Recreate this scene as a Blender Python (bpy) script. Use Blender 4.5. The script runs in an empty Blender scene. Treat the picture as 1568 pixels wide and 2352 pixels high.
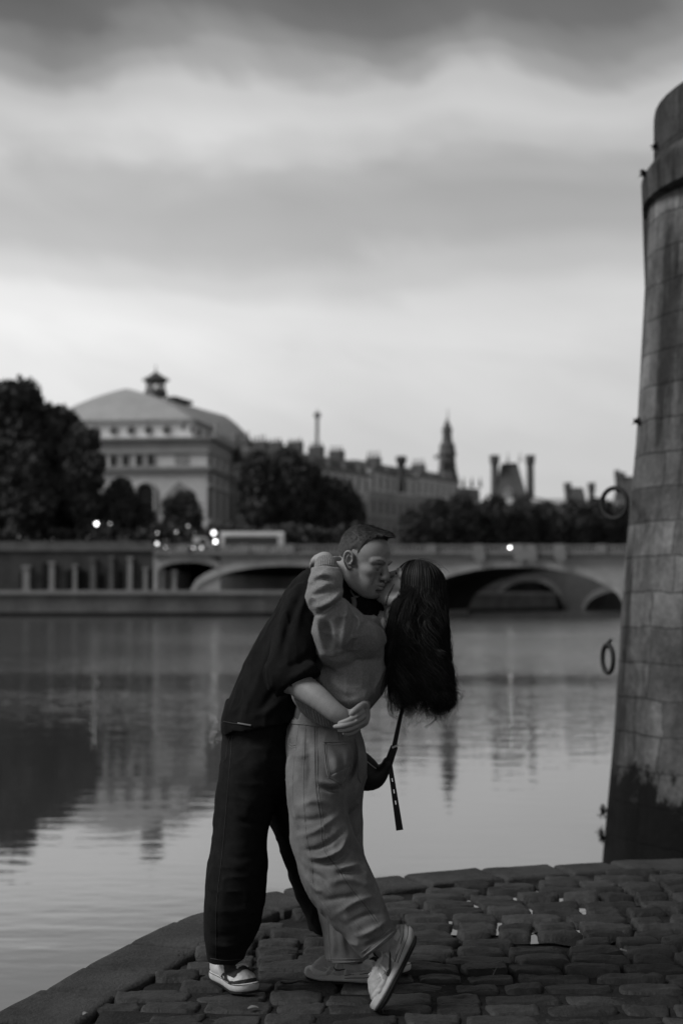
import bpy, bmesh, math, random
import numpy as np
from mathutils import Vector, Matrix
from mathutils.bvhtree import BVHTree

SC = bpy.context.scene
COL = SC.collection
# ------------------------------------------------------------------ camera
F = 2352 * 50 / 36.0            # focal length in units of a 1568 x 2352 picture
CX, CY, YH = 784.0, 1176.0, 1370.0
PITCH = math.atan((YH - CY) / F)
CAMZ = 1.47
WATER_Z = -1.13
cam = bpy.data.cameras.new('camera')
cam.lens = 50; cam.sensor_fit = 'VERTICAL'; cam.sensor_height = 36; cam.sensor_width = 24
cam.clip_start = 0.1; cam.clip_end = 5000
cam.dof.use_dof = True; cam.dof.focus_distance = 5.32; cam.dof.aperture_fstop = 2.0
camo = bpy.data.objects.new('camera', cam); COL.objects.link(camo)
camo.location = (0, 0, CAMZ); camo.rotation_euler = (math.pi / 2 + PITCH, 0, 0)
SC.camera = camo
SC.render.resolution_x, SC.render.resolution_y = 682, 1024
SC.view_settings.view_transform = 'Standard'; SC.view_settings.look = 'None'
SC.view_settings.exposure = 0.0; SC.view_settings.gamma = 1.0
SC.cycles.max_bounces = 6; SC.cycles.use_denoising = True
SC.cycles.caustics_reflective = False; SC.cycles.caustics_refractive = False
SC.cycles.sample_clamp_indirect = 0.9

def W(x, y, Y):
    """the point at distance Y (metres ahead) seen at x, y of a 1568 x 2352 picture"""
    dx, dy = (x - CX) / F, (CY - y) / F
    d = (dx, math.cos(PITCH) - dy * math.sin(PITCH), math.sin(PITCH) + dy * math.cos(PITCH))
    s = Y / d[1]
    return Vector((d[0] * s, Y, CAMZ + d[2] * s))
def G(x, y, z=0.0):
    """the point at height z seen at x, y"""
    a = W(x, y, 1.0)
    s = (z - CAMZ) / (a.z - CAMZ)
    return Vector((a.x * s, s, z))
def zof(y, Y): return W(CX, y, Y).z
def xof(x, Y): return W(x, YH, Y).x
def spline(pts, n):
    """Catmull-Rom through points (any dimension), n samples"""
    P = np.array(pts, float); m = len(P)
    if m == 2: return np.array([P[0] + (P[1] - P[0]) * t for t in np.linspace(0, 1, n)])
    E = np.vstack([2 * P[0] - P[1], P, 2 * P[-1] - P[-2]])
    out = []
    for t in np.linspace(0, m - 1, n):
        i = min(int(t), m - 2); u = t - i
        a, b, c, d = E[i], E[i + 1], E[i + 2], E[i + 3]
        out.append(0.5 * ((2 * b) + (c - a) * u + (2 * a - 5 * b + 4 * c - d) * u * u + (3 * b - a - 3 * c + d) * u ** 3))
    return np.array(out)

# ------------------------------------------------------------------ world and sun
SUN_EL, SUN_AZ = math.radians(44), math.radians(-110)      # azimuth from +Y towards +X
wd = bpy.data.worlds.new('World'); SC.world = wd; wd.use_nodes = True
nt = wd.node_tree; N = nt.nodes; L = nt.links
for n in list(N): N.remove(n)
def wn(t, **k):
    n = N.new(t)
    for a, b in k.items(): setattr(n, a, b)
    return n
def wmath(op, a, b=None):
    n = wn('ShaderNodeMath', operation=op)
    for i, v in enumerate((a, b)):
        if v is None: continue
        if isinstance(v, (int, float)): n.inputs[i].default_value = v
        else: L.new(v, n.inputs[i])
    return n.outputs[0]
tc = wn('ShaderNodeTexCoord')
sep = wn('ShaderNodeSeparateXYZ'); L.new(tc.outputs['Generated'], sep.inputs[0])
el = wmath('MULTIPLY', wmath('ARCSINE', sep.outputs[2]), 57.2958)
az = wmath('MULTIPLY', wmath('ARCTAN2', sep.outputs[0], sep.outputs[1]), 57.2958)
def cloud(sx, sy, seed, detail=5, rough=0.55, dist=0.6, shear=0.0):
    c = wn('ShaderNodeCombineXYZ')
    L.new(wmath('MULTIPLY', az, sx), c.inputs[0])
    L.new(wmath('MULTIPLY', wmath('ADD', el, wmath('MULTIPLY', az, shear)), sy), c.inputs[1]); c.inputs[2].default_value = seed
    n = wn('ShaderNodeTexNoise'); L.new(c.outputs[0], n.inputs['Vector'])
    n.inputs['Scale'].default_value = 1; n.inputs['Detail'].default_value = detail
    n.inputs['Roughness'].default_value = rough; n.inputs['Distortion'].default_value = dist
    return n.outputs['Fac']
big = cloud(0.10, 0.13, 5.3, 4, 0.5, 0.5, 0.42)
mid = cloud(0.15, 0.42, 7.7, 4, 0.45, 0.4, 0.16)
# height of the cloud banks, bent by noise
az2 = wmath('MULTIPLY', az, az)
e2 = wmath('ADD', el, wmath('MULTIPLY', wmath('SUBTRACT', big, 0.5), 3.4))
e2 = wmath('ADD', e2, wmath('MULTIPLY', wmath('SUBTRACT', mid, 0.5), 1.9))
hi = wn('ShaderNodeMapRange'); L.new(el, hi.inputs[0]); hi.inputs[1].default_value = 16; hi.inputs[2].default_value = 20; hi.inputs[3].default_value = 0.1; hi.inputs[4].default_value = 1.0
e2 = wmath('ADD', e2, wmath('MULTIPLY', wmath('MULTIPLY', wmath('SINE', wmath('ADD', wmath('MULTIPLY', az, 0.546), 2.0)), 0.40), hi.outputs[0]))
ramp = wn('ShaderNodeValToRGB'); L.new(wmath('DIVIDE', e2, 90.0), ramp.inputs[0])
stops = [(-5, .55), (0, .58), (5.6, .59), (8.6, .64), (10.6, .69), (11.6, .66), (13.0, .53), (14.6, .41), (15.6, .39), (16.8, .41), (17.9, .51), (19.0, .57),
         (20.0, .52), (20.8, .36), (21.7, .24), (22.7, .15), (24, .12), (34, .13), (55, .18), (90, .22)]
cr = ramp.color_ramp
while len(cr.elements) < len(stops): cr.elements.new(0.5)
for e, (p, v) in zip(cr.elements, stops):
    e.position = max(0.0, p) / 90.0; e.color = (v, v, v, 1)
cr.interpolation = 'EASE'
detail = wmath('ADD', 0.88, wmath('MULTIPLY', mid, 0.24))
front = wn('ShaderNodeMapRange'); L.new(sep.outputs[1], front.inputs[0])
front.inputs[1].default_value = -0.6; front.inputs[2].default_value = 0.8; front.inputs[3].default_value = 0.78; front.inputs[4].default_value = 1.0
sky = wn('ShaderNodeTexSky'); sky.sky_type = 'NISHITA'; sky.sun_disc = False
sky.sun_elevation = SUN_EL; sky.sun_rotation = SUN_AZ; sky.air_density = 2; sky.dust_density = 4
bw = wn('ShaderNodeRGBToBW'); L.new(sky.outputs[0], bw.inputs[0])
lft = wn('ShaderNodeMapRange'); L.new(az, lft.inputs[0]); lft.interpolation_type = 'SMOOTHSTEP'; lft.inputs[1].default_value = -12; lft.inputs[2].default_value = 3; lft.inputs[3].default_value = 1.14; lft.inputs[4].default_value = 1.0
low = wn('ShaderNodeMapRange'); L.new(el, low.inputs[0]); low.interpolation_type = 'SMOOTHSTEP'; low.inputs[1].default_value = 17; low.inputs[2].default_value = 20; low.inputs[3].default_value = 1.0; low.inputs[4].default_value = 0.0
side = wn('ShaderNodeMapRange'); L.new(sep.outputs[0], side.inputs[0])
side.inputs[1].default_value = -0.7; side.inputs[2].default_value = 0.9; side.inputs[3].default_value = 1.30; side.inputs[4].default_value = 0.72
v = wmath('MULTIPLY', wmath('MULTIPLY', wmath('MULTIPLY', ramp.outputs[0], detail), front.outputs[0]), side.outputs[0])
v = wmath('MULTIPLY', v, wmath('ADD', 1.0, wmath('MULTIPLY', wmath('SUBTRACT', lft.outputs[0], 1.0), low.outputs[0])))
hl2 = wn('ShaderNodeMapRange'); L.new(az, hl2.inputs[0]); hl2.interpolation_type = 'SMOOTHSTEP'; hl2.inputs[1].default_value = -13; hl2.inputs[2].default_value = -5; hl2.inputs[3].default_value = 0.22; hl2.inputs[4].default_value = 0.0
v = wmath('MULTIPLY', v, wmath('SUBTRACT', 1.0, wmath('MULTIPLY', hl2.outputs[0], hi.outputs[0])))
v = wmath('ADD', v, wmath('MULTIPLY', bw.outputs[0], 0.004))
bg = wn('ShaderNodeBackground'); L.new(v, bg.inputs[0]); bg.inputs[1].default_value = 1.0
L.new(bg.outputs[0], wn('ShaderNodeOutputWorld').inputs[0])
sunl = bpy.data.lights.new('sun', 'SUN'); sunl.energy = 2.4; sunl.angle = math.radians(22)
suno = bpy.data.objects.new('sun', sunl); COL.objects.link(suno)
sd = Vector((math.sin(SUN_AZ) * math.cos(SUN_EL), math.cos(SUN_AZ) * math.cos(SUN_EL), math.sin(SUN_EL)))
suno.rotation_euler = sd.to_track_quat('Z', 'Y').to_euler()

# ------------------------------------------------------------------ materials
MATS = {}
def mat(name, v, rough=0.8, scale=3.0, amt=0.25, bump=0.0, bscale=None, spec=0.3, stretch=(1, 1, 1), scale2=None, bdist=0.01):
    if name in MATS: return MATS[name]
    m = bpy.data.materials.new(name); m.use_nodes = True; MATS[name] = m
    t = m.node_tree; n = t.nodes; l = t.links
    p = n['Principled BSDF']
    p.inputs['Roughness'].default_value = rough; p.inputs['Specular IOR Level'].default_value = spec
    p.inputs['Base Color'].default_value = (v, v, v, 1)
    co = n.new('ShaderNodeTexCoord'); mp = n.new('ShaderNodeMapping'); mp.inputs['Scale'].default_value = stretch
    l.new(co.outputs['Object'], mp.inputs[0])
    if amt > 0:
        a = n.new('ShaderNodeTexNoise'); a.inputs['Scale'].default_value = scale; a.inputs['Detail'].default_value = 6; a.inputs['Roughness'].default_value = 0.6
        b = n.new('ShaderNodeTexNoise'); b.inputs['Scale'].default_value = scale2 or scale * 7.3; b.inputs['Detail'].default_value = 3
        l.new(mp.outputs[0], a.inputs[0]); l.new(mp.outputs[0], b.inputs[0])
        mx = n.new('ShaderNodeMath'); mx.operation = 'MULTIPLY_ADD'; l.new(b.outputs[0], mx.inputs[0]); mx.inputs[1].default_value = 0.5
        l.new(a.outputs[0], mx.inputs[2])
        r = n.new('ShaderNodeMapRange'); l.new(mx.outputs[0], r.inputs[0])
        r.inputs[1].default_value = 0.45; r.inputs[2].default_value = 1.05
        r.inputs[3].default_value = v * (1 - amt); r.inputs[4].default_value = v * (1 + amt)
        l.new(r.outputs[0], p.inputs['Base Color'])
    if bump > 0:
        c = n.new('ShaderNodeTexNoise'); c.inputs['Scale'].default_value = bscale or scale * 9; c.inputs['Detail'].default_value = 5
        l.new(mp.outputs[0], c.inputs[0])
        bn = n.new('ShaderNodeBump'); bn.inputs['Strength'].default_value = bump; bn.inputs['Distance'].default_value = bdist
        l.new(c.outputs[0], bn.inputs['Height']); l.new(bn.outputs[0], p.inputs['Normal'])
    return m
def emit(name, s):
    if name in MATS: return MATS[name]
    m = bpy.data.materials.new(name); m.use_nodes = True; MATS[name] = m
    p = m.node_tree.nodes['Principled BSDF']; p.inputs['Base Color'].default_value = (.8, .8, .8, 1)
    p.inputs['Emission Color'].default_value = (1, 1, 1, 1); p.inputs['Emission Strength'].default_value = s
    return m

# ------------------------------------------------------------------ object helpers
def tag(o, label, cat, group=None, kind=None):
    if label: o['label'] = label
    if cat: o['category'] = cat
    if group: o['group'] = group
    if kind: o['kind'] = kind
    return o
def thing(name, label, cat, loc=(0, 0, 0), group=None, rz=0.0):
    o = bpy.data.objects.new(name, None); COL.objects.link(o); o.empty_display_size = 0.2
    o.location = loc; o.rotation_euler = (0, 0, rz)
    return tag(o, label, cat, group)
def copy_tree(o, parent=None):
    c = o.copy(); COL.objects.link(c)
    if parent: c.parent = parent
    for ch in o.children: copy_tree(ch, c)
    return c
class MB:
    """collects shapes, then links them as ONE mesh object"""
    def __init__(self): self.v = []; self.f = []
    def add(self, vs, fs):
        b = len(self.v); self.v += [tuple(p) for p in vs]; self.f += [tuple(i + b for i in q) for q in fs]; return self
    def box(self, x0, x1, y0, y1, z0, z1):
        vs = [(x, y, z) for z in (z0, z1) for y in (y0, y1) for x in (x0, x1)]
        return self.add(vs, [(0, 2, 3, 1), (4, 5, 7, 6), (0, 1, 5, 4), (2, 6, 7, 3), (0, 4, 6, 2), (1, 3, 7, 5)])
    def obox(self, c, u, w, h, hx, hy, hz):
        """box about c with half sizes along unit vectors u, w, h"""
        c, u, w, h = map(Vector, (c, u, w, h))
        vs = [c + u * hx * a + w * hy * b + h * hz * d for d in (-1, 1) for b in (-1, 1) for a in (-1, 1)]
        return self.add(vs, [(0, 2, 3, 1), (4, 5, 7, 6), (0, 1, 5, 4), (2, 6, 7, 3), (0, 4, 6, 2), (1, 3, 7, 5)])
    def rings(self, rings, cap=True, closed=True):
        n = len(rings[0]); vs = [p for r in rings for p in r]; fs = []
        for i in range(len(rings) - 1):
            for j in range(n if closed else n - 1):
                a, b = i * n + j, i * n + (j + 1) % n
                fs.append((a, b, b + n, a + n))
        if cap and closed:
            fs.append(tuple(reversed(range(n)))); fs.append(tuple(range((len(rings) - 1) * n, len(rings) * n)))
        return self.add(vs, fs)
    def lathe(self, c, prof, n=16):
        """prof: (radius, z) from bottom to top"""
        return self.rings([[(c[0] + r * math.cos(2 * math.pi * k / n), c[1] + r * math.sin(2 * math.pi * k / n), c[2] + z) for k in range(n)] for r, z in prof])
    def tube(self, pts, rad, n=8, cap=True):
        P = [Vector(p) for p in pts]; R = rad if hasattr(rad, '__len__') else [rad] * len(P)
        rings = []; up = None
        for i, p in enumerate(P):
            t = (P[min(i + 1, len(P) - 1)] - P[max(i - 1, 0)])
            t = t.normalized() if t.length > 1e-9 else Vector((0, 0, 1))
            if up is None:
                up = Vector((0, 0, 1)) if abs(t.z) < 0.9 else Vector((0, 1, 0))
            a = (up - t * up.dot(t))
            if a.length < 1e-6: a = t.orthogonal()
            a.normalize(); up = a; b = t.cross(a)
            rings.append([p + (a * math.cos(2 * math.pi * k / n) + b * math.sin(2 * math.pi * k / n)) * R[i] for k in range(n)])
        return self.rings(rings, cap)
    def prism(self, poly, y0, y1):
        """outline of (x, z) extruded along y"""
        n = len(poly)
        vs = [(x, y0, z) for x, z in poly] + [(x, y1, z) for x, z in poly]
        fs = [tuple(range(n)), tuple(reversed(range(n, 2 * n)))] + [(i, i + n, (i + 1) % n + n, (i + 1) % n) for i in range(n)]
        return self.add(vs, fs)
    def build(self, name, m, parent=None, smooth=False, loc=None):
        me = bpy.data.meshes.new(name)
        vs = self.v
        if parent is not None and loc is None:
            q = parent
            off = Vector((0, 0, 0)); inv = Matrix.Identity(4)
            chain = []
            while q is not None: chain.append(q); q = q.parent
            M = Matrix.Identity(4)
            for q in reversed(chain): M = M @ Matrix.LocRotScale(q.location, q.rotation_euler, q.scale)
            inv = M.inverted(); vs = [tuple(inv @ Vector(p)) for p in vs]
        me.from_pydata(vs, [], self.f); me.validate(); me.update()
        if smooth: me.polygons.foreach_set('use_smooth', [True] * len(me.polygons))
        me.materials.append(m)
        o = bpy.data.objects.new(name, me); COL.objects.link(o)
        if parent is not None: o.parent = parent
        if loc is not None: o.location = loc
        return o
def structure(o): o['kind'] = 'structure'; return o
def fixn(o):
    bm = bmesh.new(); bm.from_mesh(o.data); bmesh.ops.recalc_face_normals(bm, faces=bm.faces); bm.to_mesh(o.data); bm.free(); return o
# ================================================================== SETTING
from mathutils import noise as mnoise
rnd = random.Random(11)
def water_mat():
    m = bpy.data.materials.new('river_water'); m.use_nodes = True
    t = m.node_tree; n = t.nodes; l = t.links; p = n['Principled BSDF']
    p.inputs['Base Color'].default_value = (.055, .055, .055, 1); p.inputs['Roughness'].default_value = 0.03
    p.inputs['IOR'].default_value = 1.9; p.inputs['Specular IOR Level'].default_value = 0.5
    co = n.new('ShaderNodeTexCoord')
    def noise(sx, sy, det, off=0.0, rough=0.5):
        mp = n.new('ShaderNodeMapping'); mp.inputs['Scale'].default_value = (sx, sy, 1); mp.inputs['Location'].default_value = (off, off * 2, 0)
        l.new(co.outputs['Object'], mp.inputs[0]); a = n.new('ShaderNodeTexNoise'); a.inputs['Scale'].default_value = 1
        a.inputs['Detail'].default_value = det; a.inputs['Roughness'].default_value = rough; l.new(mp.outputs[0], a.inputs[0]); return a.outputs[0]
    def mth(op, a, b, c=None):
        q = n.new('ShaderNodeMath'); q.operation = op
        for i, v in enumerate((a, b, c)):
            if v is None: continue
            if isinstance(v, (int, float)): q.inputs[i].default_value = v
            else: l.new(v, q.inputs[i])
        return q.outputs[0]
    sp = n.new('ShaderNodeSeparateXYZ'); l.new(co.outputs['Object'], sp.inputs[0])
    # wind-ruffled water in the middle of the river, calm by the quay
    far = n.new('ShaderNodeMapRange'); far.interpolation_type = 'SMOOTHSTEP'; l.new(sp.outputs[1], far.inputs[0])
    far.inputs[1].default_value = 14; far.inputs[2].default_value = 46; far.inputs[3].default_value = 0.05; far.inputs[4].default_value = 0.55
    patch = n.new('ShaderNodeMapRange'); patch.interpolation_type = 'SMOOTHSTEP'; l.new(noise(.012, .05, 3, 4.0), patch.inputs[0])
    patch.inputs[1].default_value = 0.42; patch.inputs[2].default_value = 0.62; patch.inputs[3].default_value = 0.25; patch.inputs[4].default_value = 1.25
    def smooth(v, a, b):
        q = n.new('ShaderNodeMapRange'); q.interpolation_type = 'SMOOTHSTEP'; l.new(v, q.inputs[0]); q.inputs[1].default_value = a; q.inputs[2].default_value = b; return q.outputs[0]
    wob = mth('MULTIPLY_ADD', noise(.05, .02, 3, 17.0), 18.0, sp.outputs[1])
    strip_ = mth('MULTIPLY', mth('MULTIPLY', smooth(wob, 70, 79), mth('SUBTRACT', 1.0, smooth(wob, 96, 106))), smooth(sp.outputs[0], -2, 10))
    amp = mth('ADD', mth('MULTIPLY', far.outputs[0], patch.outputs[0]), mth('MULTIPLY', strip_, 1.5))
    rip = mth('ADD', noise(.9, 2.2, 3, 0, .5), mth('MULTIPLY', noise(3.0, 6.5, 2, 9.0), .22))
    sw = mth('MULTIPLY', noise(.22, .75, 2, 31.0), 0.35)
    l.new(mth('MULTIPLY_ADD', smooth(sp.outputs[1], 26, 75), .13, .03), p.inputs['Roughness'])
    h = mth('ADD', mth('MULTIPLY', mth('SUBTRACT', rip, .61), amp), mth('MULTIPLY', sw, 0.028))
    b = n.new('ShaderNodeBump'); b.inputs['Strength'].default_value = 1.0; b.inputs['Distance'].default_value = 0.085
    l.new(h, b.inputs['Height']); l.new(b.outputs[0], p.inputs['Normal'])
    return m
mb = MB(); mb.box(-900, 900, -60, 1500, WATER_Z - 0.5, WATER_Z)
structure(mb.build('water', water_mat()))

# ---- the cobbled quay ------------------------------------------------------
edge_px = [(-260, 2480), (-120, 2390), (0, 2321), (90, 2274), (185, 2219), (280, 2169), (350, 2134), (430, 2099), (475, 2087), (600, 2051), (675, 2039), (760, 2026), (846, 2015),
           (939, 2008), (1084, 1996), (1219, 1986), (1384, 1976), (1568, 1971)]
inner_px = [(200, 2339), (272, 2286), (375, 2229), (472, 2169), (590, 2111), (695, 2076), (864, 2049), (999, 2031), (1149, 2019), (1284, 2007), (1419, 1999), (1568, 1994)]
KZ = 0.004
eo = [G(x, y, KZ) for x, y in edge_px]
eo = [eo[0] + (eo[0] - eo[2]) * 2.0, eo[0] + (eo[0] - eo[2]) * 0.8] + eo + [Vector((2.9, 8.12, KZ)), Vector((4.4, 8.0, KZ)), Vector((6.5, 7.6, KZ))]
ei = [G(x, y, 0.0) for x, y in inner_px]
ei = [ei[0] + (ei[0] - ei[1]) * 5.0, ei[0] + (ei[0] - ei[1]) * 2.2] + ei + [Vector((2.9, 7.72, 0)), Vector((4.4, 7.6, 0)), Vector((6.5, 7.2, 0))]
EO = spline([(p.x, p.y) for p in eo], 240); EI = spline([(p.x, p.y) for p in ei], 240)
def arc(P):
    d = np.r_[0, np.cumsum(np.linalg.norm(np.diff(P, axis=0), axis=1))]; return d
def at_arc(P, d, s): return np.array([np.interp(s, d, P[:, 0]), np.interp(s, d, P[:, 1])])
def nearest(P, q): return int(np.argmin(((P - q) ** 2).sum(1)))
dO = arc(EO)
stone = mat('kerb_stone', 0.042, 0.82, 3.2, 0.6, 0.9, 75, spec=0.25, bdist=0.007, scale2=37)
def hash2(i, j, k=0): return (math.sin(i * 127.1 + j * 311.7 + k * 74.7) * 43758.5453) % 1.0
mb = MB(); s = 0.0; cuts = [0.0]
while s < dO[-1]: s += rnd.uniform(.34, .48); cuts.append(min(s, dO[-1]))
for i in range(len(cuts) - 1):
    a, b = cuts[i] + .015, cuts[i + 1] - .015
    if b - a < .1: continue
    nu, nv = 15, 11
    zt = KZ + rnd.uniform(-.008, .008); tl = rnd.uniform(-.008, .008); kt = rnd.uniform(.72, 1.35)
    par = lambda n_: [0.0, .012, .035] + list(np.linspace(.09, .91, n_ - 6)) + [.965, .988, 1.0]
    PU, PV = par(nu), par(nv)
    po = [at_arc(EO, dO, a + (b - a) * t) for t in PU]
    pi_ = [EI[nearest(EI, q)] for q in po]
    i0, i1 = np.array(pi_[0]), np.array(pi_[-1])
    wk = (hash2(i, 3) - .5) * .10
    g = []
    for u in range(nu):
        tu = PU[u]; inn = i0 + (i1 - i0) * tu
        row = []
        for v_ in range(nv):
            tv = PV[v_]; p = po[u] * (1 - tv) + inn * tv
            eu = min(tu, 1 - tu) * (b - a); ev = min(tv, 1 - tv) * .42
            r = min(eu, ev); q = mnoise.fractal(Vector((p[0] * 9, p[1] * 9, i)), 1.0, 2.0, 4)
            ch = max(0, 1 - r / .024); zz = zt + tl * (tv - .5) + wk * .06 * (tu - .5) - .014 * ch * ch + .0042 * q
            j_ = (.010 if r < 1e-6 else .004) * q
            row.append((p[0] + j_, p[1] - j_, zz))
        g.append(row)
    # top sheet with softened rim, then a skirt down
    base = len(mb.v)
    for row in g: mb.v += row
    for u in range(nu - 1):
        for v_ in range(nv - 1):
            q = base + u * nv + v_; mb.f.append((q, q + nv, q + nv + 1, q + 1))
    rim = [base + u * nv for u in range(nu)] + [base + (nu - 1) * nv + v_ for v_ in range(1, nv)] + [base + u * nv + nv - 1 for u in range(nu - 2, -1, -1)] + [base + v_ for v_ in range(nv - 2, 0, -1)]
    lo = len(mb.v); mb.v += [(mb.v[k][0], mb.v[k][1], -.30) for k in rim]
    for k in range(len(rim)):
        k2 = (k + 1) % len(rim); mb.f.append((rim[k], lo + k, lo + k2, rim[k2]))
ko = fixn(mb.build('kerb', stone, smooth=True)); structure(ko)
# quay wall below the kerb
mb = MB(); ring_t = [(p[0], p[1], -.25) for p in EO]; ring_b = [(p[0], p[1], -2.0) for p in EO]
inset = [tuple(np.array(p)) for p in EO]
cen = np.array([2.5, 3.0])
def ins(p, d): v = cen - p; return p + v / np.linalg.norm(v) * d
mb.rings([[(*ins(p, .02), -2.0) for p in EO], [(*ins(p, .02), -.20) for p in EO]], cap=False, closed=False)
fixn(structure(mb.build('quay_embankment', mat('embankment', .10, .9, 2, .5, .5, 20))))
# dirt sheet between and under the stones
dm = mat('dirt', 0.020, 0.95, 6.0, 0.5, 0.8, 70, spec=0.15, bdist=0.01)
def dirt_z(x, y):
    t = min(1, max(0, (y - 5.15) / 1.0)); t = t * t * (3 - 2 * t)
    return -.006 - .026 * t + .008 * math.sin(x * 5.1 + y * 2.3) * math.sin(y * 6.1 - x * 3.0) * (.4 + t)
mb = MB(); nx, ny = 190, 150
X0, X1, Y0, Y1 = -3.2, 6.5, 2.2, 8.4
inside_poly = [tuple(p) for p in EO] + [(6.5, 1.0), (-3.5, 1.0)]
def inside(x, y, poly=inside_poly):
    c = False; j = len(poly) - 1
    for i in range(len(poly)):
        xi, yi = poly[i]; xj, yj = poly[j]
        if (yi > y) != (yj > y) and x < (xj - xi) * (y - yi) / (yj - yi) + xi: c = not c
        j = i
    return c
for j in range(ny + 1):
    for i in range(nx + 1):
        x, y = X0 + (X1 - X0) * i / nx, Y0 + (Y1 - Y0) * j / ny
        mb.v.append((x, y, dirt_z(x, y)))
EIq = [tuple(p) for p in EI] + [(6.5, 1.0), (-3.5, 1.0)]
inn = [inside(v[0], v[1]) for v in mb.v]
mb.v = [v if inside(v[0], v[1], EIq) else (v[0], v[1], -.13) for v in mb.v]
for j in range(ny):
    for i in range(nx):
        a = j * (nx + 1) + i; q = (a, a + 1, a + nx + 2, a + nx + 1)
        if all(inn[k] for k in q): mb.f.append(q)
structure(mb.build('ground', dm, smooth=True))
mb = MB(); mb.add([(-60, -60, -.1), (60, -60, -.1), (60, 2.25, -.1), (-3.4, 2.25, -.1), (-60, -4, -.1)], [(0, 1, 2, 3, 4)])
structure(mb.build('quay_floor', dm))
# rain water lying in the joints
pm = bpy.data.materials.new('puddle_water'); pm.use_nodes = True
pp = pm.node_tree.nodes['Principled BSDF']; pp.inputs['Base Color'].default_value = (.03, .03, .03, 1); pp.inputs['Roughness'].default_value = .02; pp.inputs['IOR'].default_value = 2.0
mb = MB()
pc = [(.62, 6.75, .55, .42), (1.15, 7.05, .5, .3), (.25, 6.35, .2, .2), (1.75, 7.1, .4, .2), (.95, 6.3, .3, .15), (2.3, 6.9, .3, .2)]
for k, (x, y, rx, ry) in enumerate(pc):
    n_ = 28; r_ = [1 + .25 * math.sin(3 * t + k) + .15 * math.sin(5 * t + 2 * k) for t in np.linspace(0, 2 * math.pi, n_, endpoint=False)]
    rx, ry = rx * .8, ry * .85
    mb.add([(x + rx * r_[i] * math.cos(2 * math.pi * i / n_), y + ry * r_[i] * math.sin(2 * math.pi * i / n_), -.0182 - .0006 * k) for i in range(n_)], [tuple(range(n_))])
structure(mb.build('puddle_water', pm))
# cobbles: one sheet of setts
cob = mat('cobble', 0.023, 0.66, 4.0, 0.7, .8, 85, spec=0.34, bdist=0.006, scale2=31)
EIp = [tuple(p) for p in EI] + [(6.5, 1.0), (-3.5, 1.0)]
mb = MB(); y = 2.4; row = 0
TONE = []
def toned(o, per, tones):
    a = o.data.attributes.new('tone', 'FLOAT', 'POINT'); v = np.ones(len(o.data.vertices), np.float32); v[:] = np.repeat(np.array(tones, np.float32), per)[:len(v)]; a.data.foreach_set('value', v)
def use_tone(m):
    t = m.node_tree; p = t.nodes['Principled BSDF']; src = p.inputs['Base Color'].links[0].from_socket; at = t.nodes.new('ShaderNodeAttribute'); at.attribute_name = 'tone'; mu = t.nodes.new('ShaderNodeMath'); mu.operation = 'MULTIPLY'
    t.links.new(src, mu.inputs[0]); t.links.new(at.outputs['Fac'], mu.inputs[1]); t.links.new(mu.outputs[0], p.inputs['Base Color'])
use_tone(cob)
def stone_at(mb, x, y, hx, hy, rz, k):
    nu, nv = 17, 11
    wear = min(1, max(0, (y - 5.0) / 0.9))
    top = .014 * (rnd.random() - .5) * (1.2 if wear > .5 else .7); dome = (.003 + .008 * rnd.random()) * (.4 + .7 * wear)
    tx, ty = rnd.uniform(-.05, .05), rnd.uniform(-.07, .07); ca, sa = math.cos(rz), math.sin(rz)
    pw = rnd.uniform(3.6, 7.5); ph = rnd.random() * 60; er = rnd.uniform(.012, .026); TONE.append(rnd.uniform(.55, 1.55) ** 1.1)
    skx, sky_ = rnd.uniform(-.10, .10), rnd.uniform(-.05, .05); tap = rnd.uniform(-.10, .10)
    base = len(mb.v)
    for j in range(nv):
        for i in range(nu):
            a, b = -1 + 2 * i / (nu - 1), -1 + 2 * j / (nv - 1)
            a = math.copysign(abs(a) ** .62, a); b = math.copysign(abs(b) ** .72, b)
            rr = max(abs(a), abs(b))
            sc_ = rr / ((abs(a) ** pw + abs(b) ** pw) ** (1 / pw)) if rr > 0 else 1
            aa, bb = a * sc_, b * sc_
            lx, ly = aa * hx * (1 + tap * bb) + skx * bb * hy, bb * hy + sky_ * aa * hx
            wn_ = mnoise.fractal(Vector((lx * 11 + ph, ly * 11, ph)), 1.0, 2.0, 3)
            lx *= 1 + .07 * wn_ * rr; ly *= 1 + .10 * wn_ * rr
            edge = min((1 - abs(aa)) * hx, (1 - abs(bb)) * hy) if rr < 1 else 0
            q = max(0, 1 - edge / er)
            z = top + dome * (1 - rr ** 2) - (.050 if rr > .999 else (er * .75) * (1 - math.sqrt(max(0, 1 - q * q)))) + lx * tx + ly * ty
            z += .0055 * mnoise.fractal(Vector((lx * 15, ly * 30, ph)), .75, 2.1, 6) + .004 * wn_
            mb.v.append((x + lx * ca - ly * sa, y + lx * sa + ly * ca, z))
    for j in range(nv - 1):
        for i in range(nu - 1):
            q = base + j * nu + i; mb.f.append((q, q + 1, q + nu + 1, q + nu))
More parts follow.
